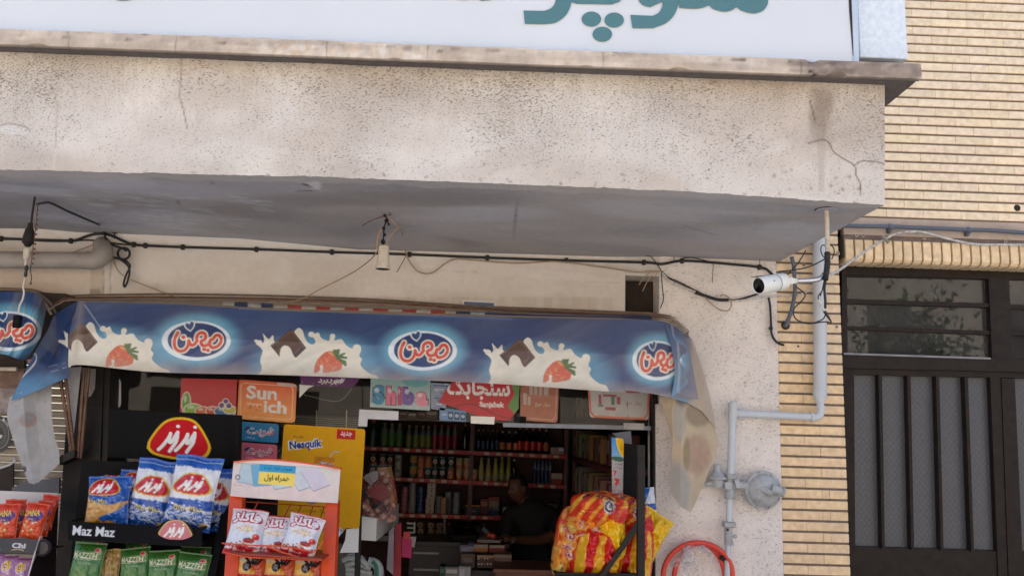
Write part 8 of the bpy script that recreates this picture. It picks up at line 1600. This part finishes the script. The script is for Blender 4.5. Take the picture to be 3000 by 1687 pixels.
# head with face, turned down towards the scale
bm_ = bmesh.new(); bmesh.ops.create_uvsphere(bm_, u_segments=28, v_segments=20, radius=1)
Rh = Matrix.Rotation(R_(-48), 3, 'Z') @ Matrix.Rotation(R_(12), 3, 'X')
for v in bm_.verts:
    x, y, z = v.co; jaw = 1-.28*max(0, -z)**1.5; q = Vector((x*.076*jaw, y*.096*(1-.12*max(0, -z)), z*.118))
    f = max(0, -y)
    q.y -= .020*math.exp(-((x*.076/.014)**2+((z*.118+.012)/.026)**2))*(f > .6)            # nose
    q.y += .006*math.exp(-(((abs(x)*.076-.032)/.014)**2+((z*.118-.018)/.012)**2))*(f > .5)  # eye sockets
    q.y -= .004*math.exp(-((x*.076/.022)**2+((z*.118+.055)/.010)**2))*(f > .6)
    v.co = Rh @ q
bm_.verts.index_update(); mb = MB(); mb.add([v.co+Vector((hx, YP_-.03, hz)) for v in bm_.verts], [[v.index for v in f.verts] for f in bm_.faces], SKIN); bm_.free(); 
for sx in (-1, 1):
    c = Rh @ Vector((sx*.074, .008, -.005)); mb.tube([Vector((hx, YP_-.03, hz))+c+Rh @ Vector((0, .012*math.cos(t), .028*math.sin(t))) for t in np.linspace(0, 2*math.pi, 9)], .008, SKIN, 6)
mb.build('head', per, smooth=True)
hdv = Vector((hx, YP_-.03, hz))
for sx in (-1, 1): c = hdv+Rh @ Vector((sx*.032, -.082, .018)); mb = MB(); mb.lathe([(.001, 0), (.009, .002), (.010, .006), (.006, .010)], c, M['black'], 10, Rh @ Vector((0, -1, 0))); mb.build('eye', per)
mb = MB(); mb.tube([hdv+Rh @ Vector((x, -.088+abs(x)*.4, -.055)) for x in (-.024, -.012, 0, .012, .024)], .004, mat('lip', rgb(130, 74, 66), .5), 6); mb.build('mouth', per)
bm_ = bmesh.new(); bmesh.ops.create_uvsphere(bm_, u_segments=24, v_segments=16, radius=1); bmesh.ops.delete(bm_, geom=[v for v in bm_.verts if v.co.z < .05+(.55 if v.co.y < -.35 else -.35*max(0, v.co.y))], context='VERTS')
bm_.verts.index_update(); mb = MB(); mb.add([hdv+Rh @ Vector((v.co.x*.083, v.co.y*.104+.004, v.co.z*.127+.003+.004*mnoise.noise(v.co*6))) for v in bm_.verts], [[v.index for v in f.verts] for f in bm_.faces], HAIR); bm_.free(); mb.build('hair', per, smooth=True)
# fingers of the stretched hand, and a wristwatch
pal = Vector(tuple(B[11][:3])); dv = (Vector(tuple(han))-Vector(tuple(wri))).normalized(); upv = Vector((0, 0, 1)); sd = dv.cross(upv).normalized()
for i, (o_, ln) in enumerate(((-.026, .062), (-.009, .074), (.009, .070), (.025, .056))):
    b0 = pal+sd*o_+dv*.012; grow('finger', [(*b0, .010), (*(b0+dv*ln*.45), .0092), (*(b0+dv*ln*.78-upv*.010), .0085), (*(b0+dv*ln-upv*.026), .0075)], [(0, 1), (1, 2), (2, 3)], SKIN, per, sub=1)
b0 = pal-sd*.028-dv*.03; grow('thumb', [(*b0, .012), (*(b0-sd*.022+dv*.022), .011), (*(b0-sd*.026+dv*.05-upv*.008), .009)], [(0, 1), (1, 2)], SKIN, per, sub=1)
wv = Vector(tuple(lerp(np.array(elb), np.array(wri), .93))); mb = MB(); mb.lathe([(.031, -.010), (.034, -.008), (.034, .008), (.031, .010)], wv, M['chrome'], 16, dv); mb.lathe([(.016, 0), (.016, .008)], wv-sd*.033, M['chrome'], 14, -sd); mb.build('wristwatch', per, smooth=True)
st = empty('stool', (cx+.01, YP_+.05, .02), 'plain stool under the seated person behind the counter', 'stool'); mb = MB(); mb.lathe([(.16, 0), (.17, .01), (.17, .04), (.15, .05)], (cx+.01, YP_+.05, hipz-.19), DKM, 18); mb.build('seat', st, smooth=True)
for sx, sy in ((-1, -1), (1, -1), (1, 1), (-1, 1)): mb = MB(); mb.tube([(cx+.01+sx*.11, YP_+.05+sy*.11, hipz-.19), (cx+.01+sx*.15, YP_+.05+sy*.15, .02)], .014, DKM, 8); mb.build('leg', st)
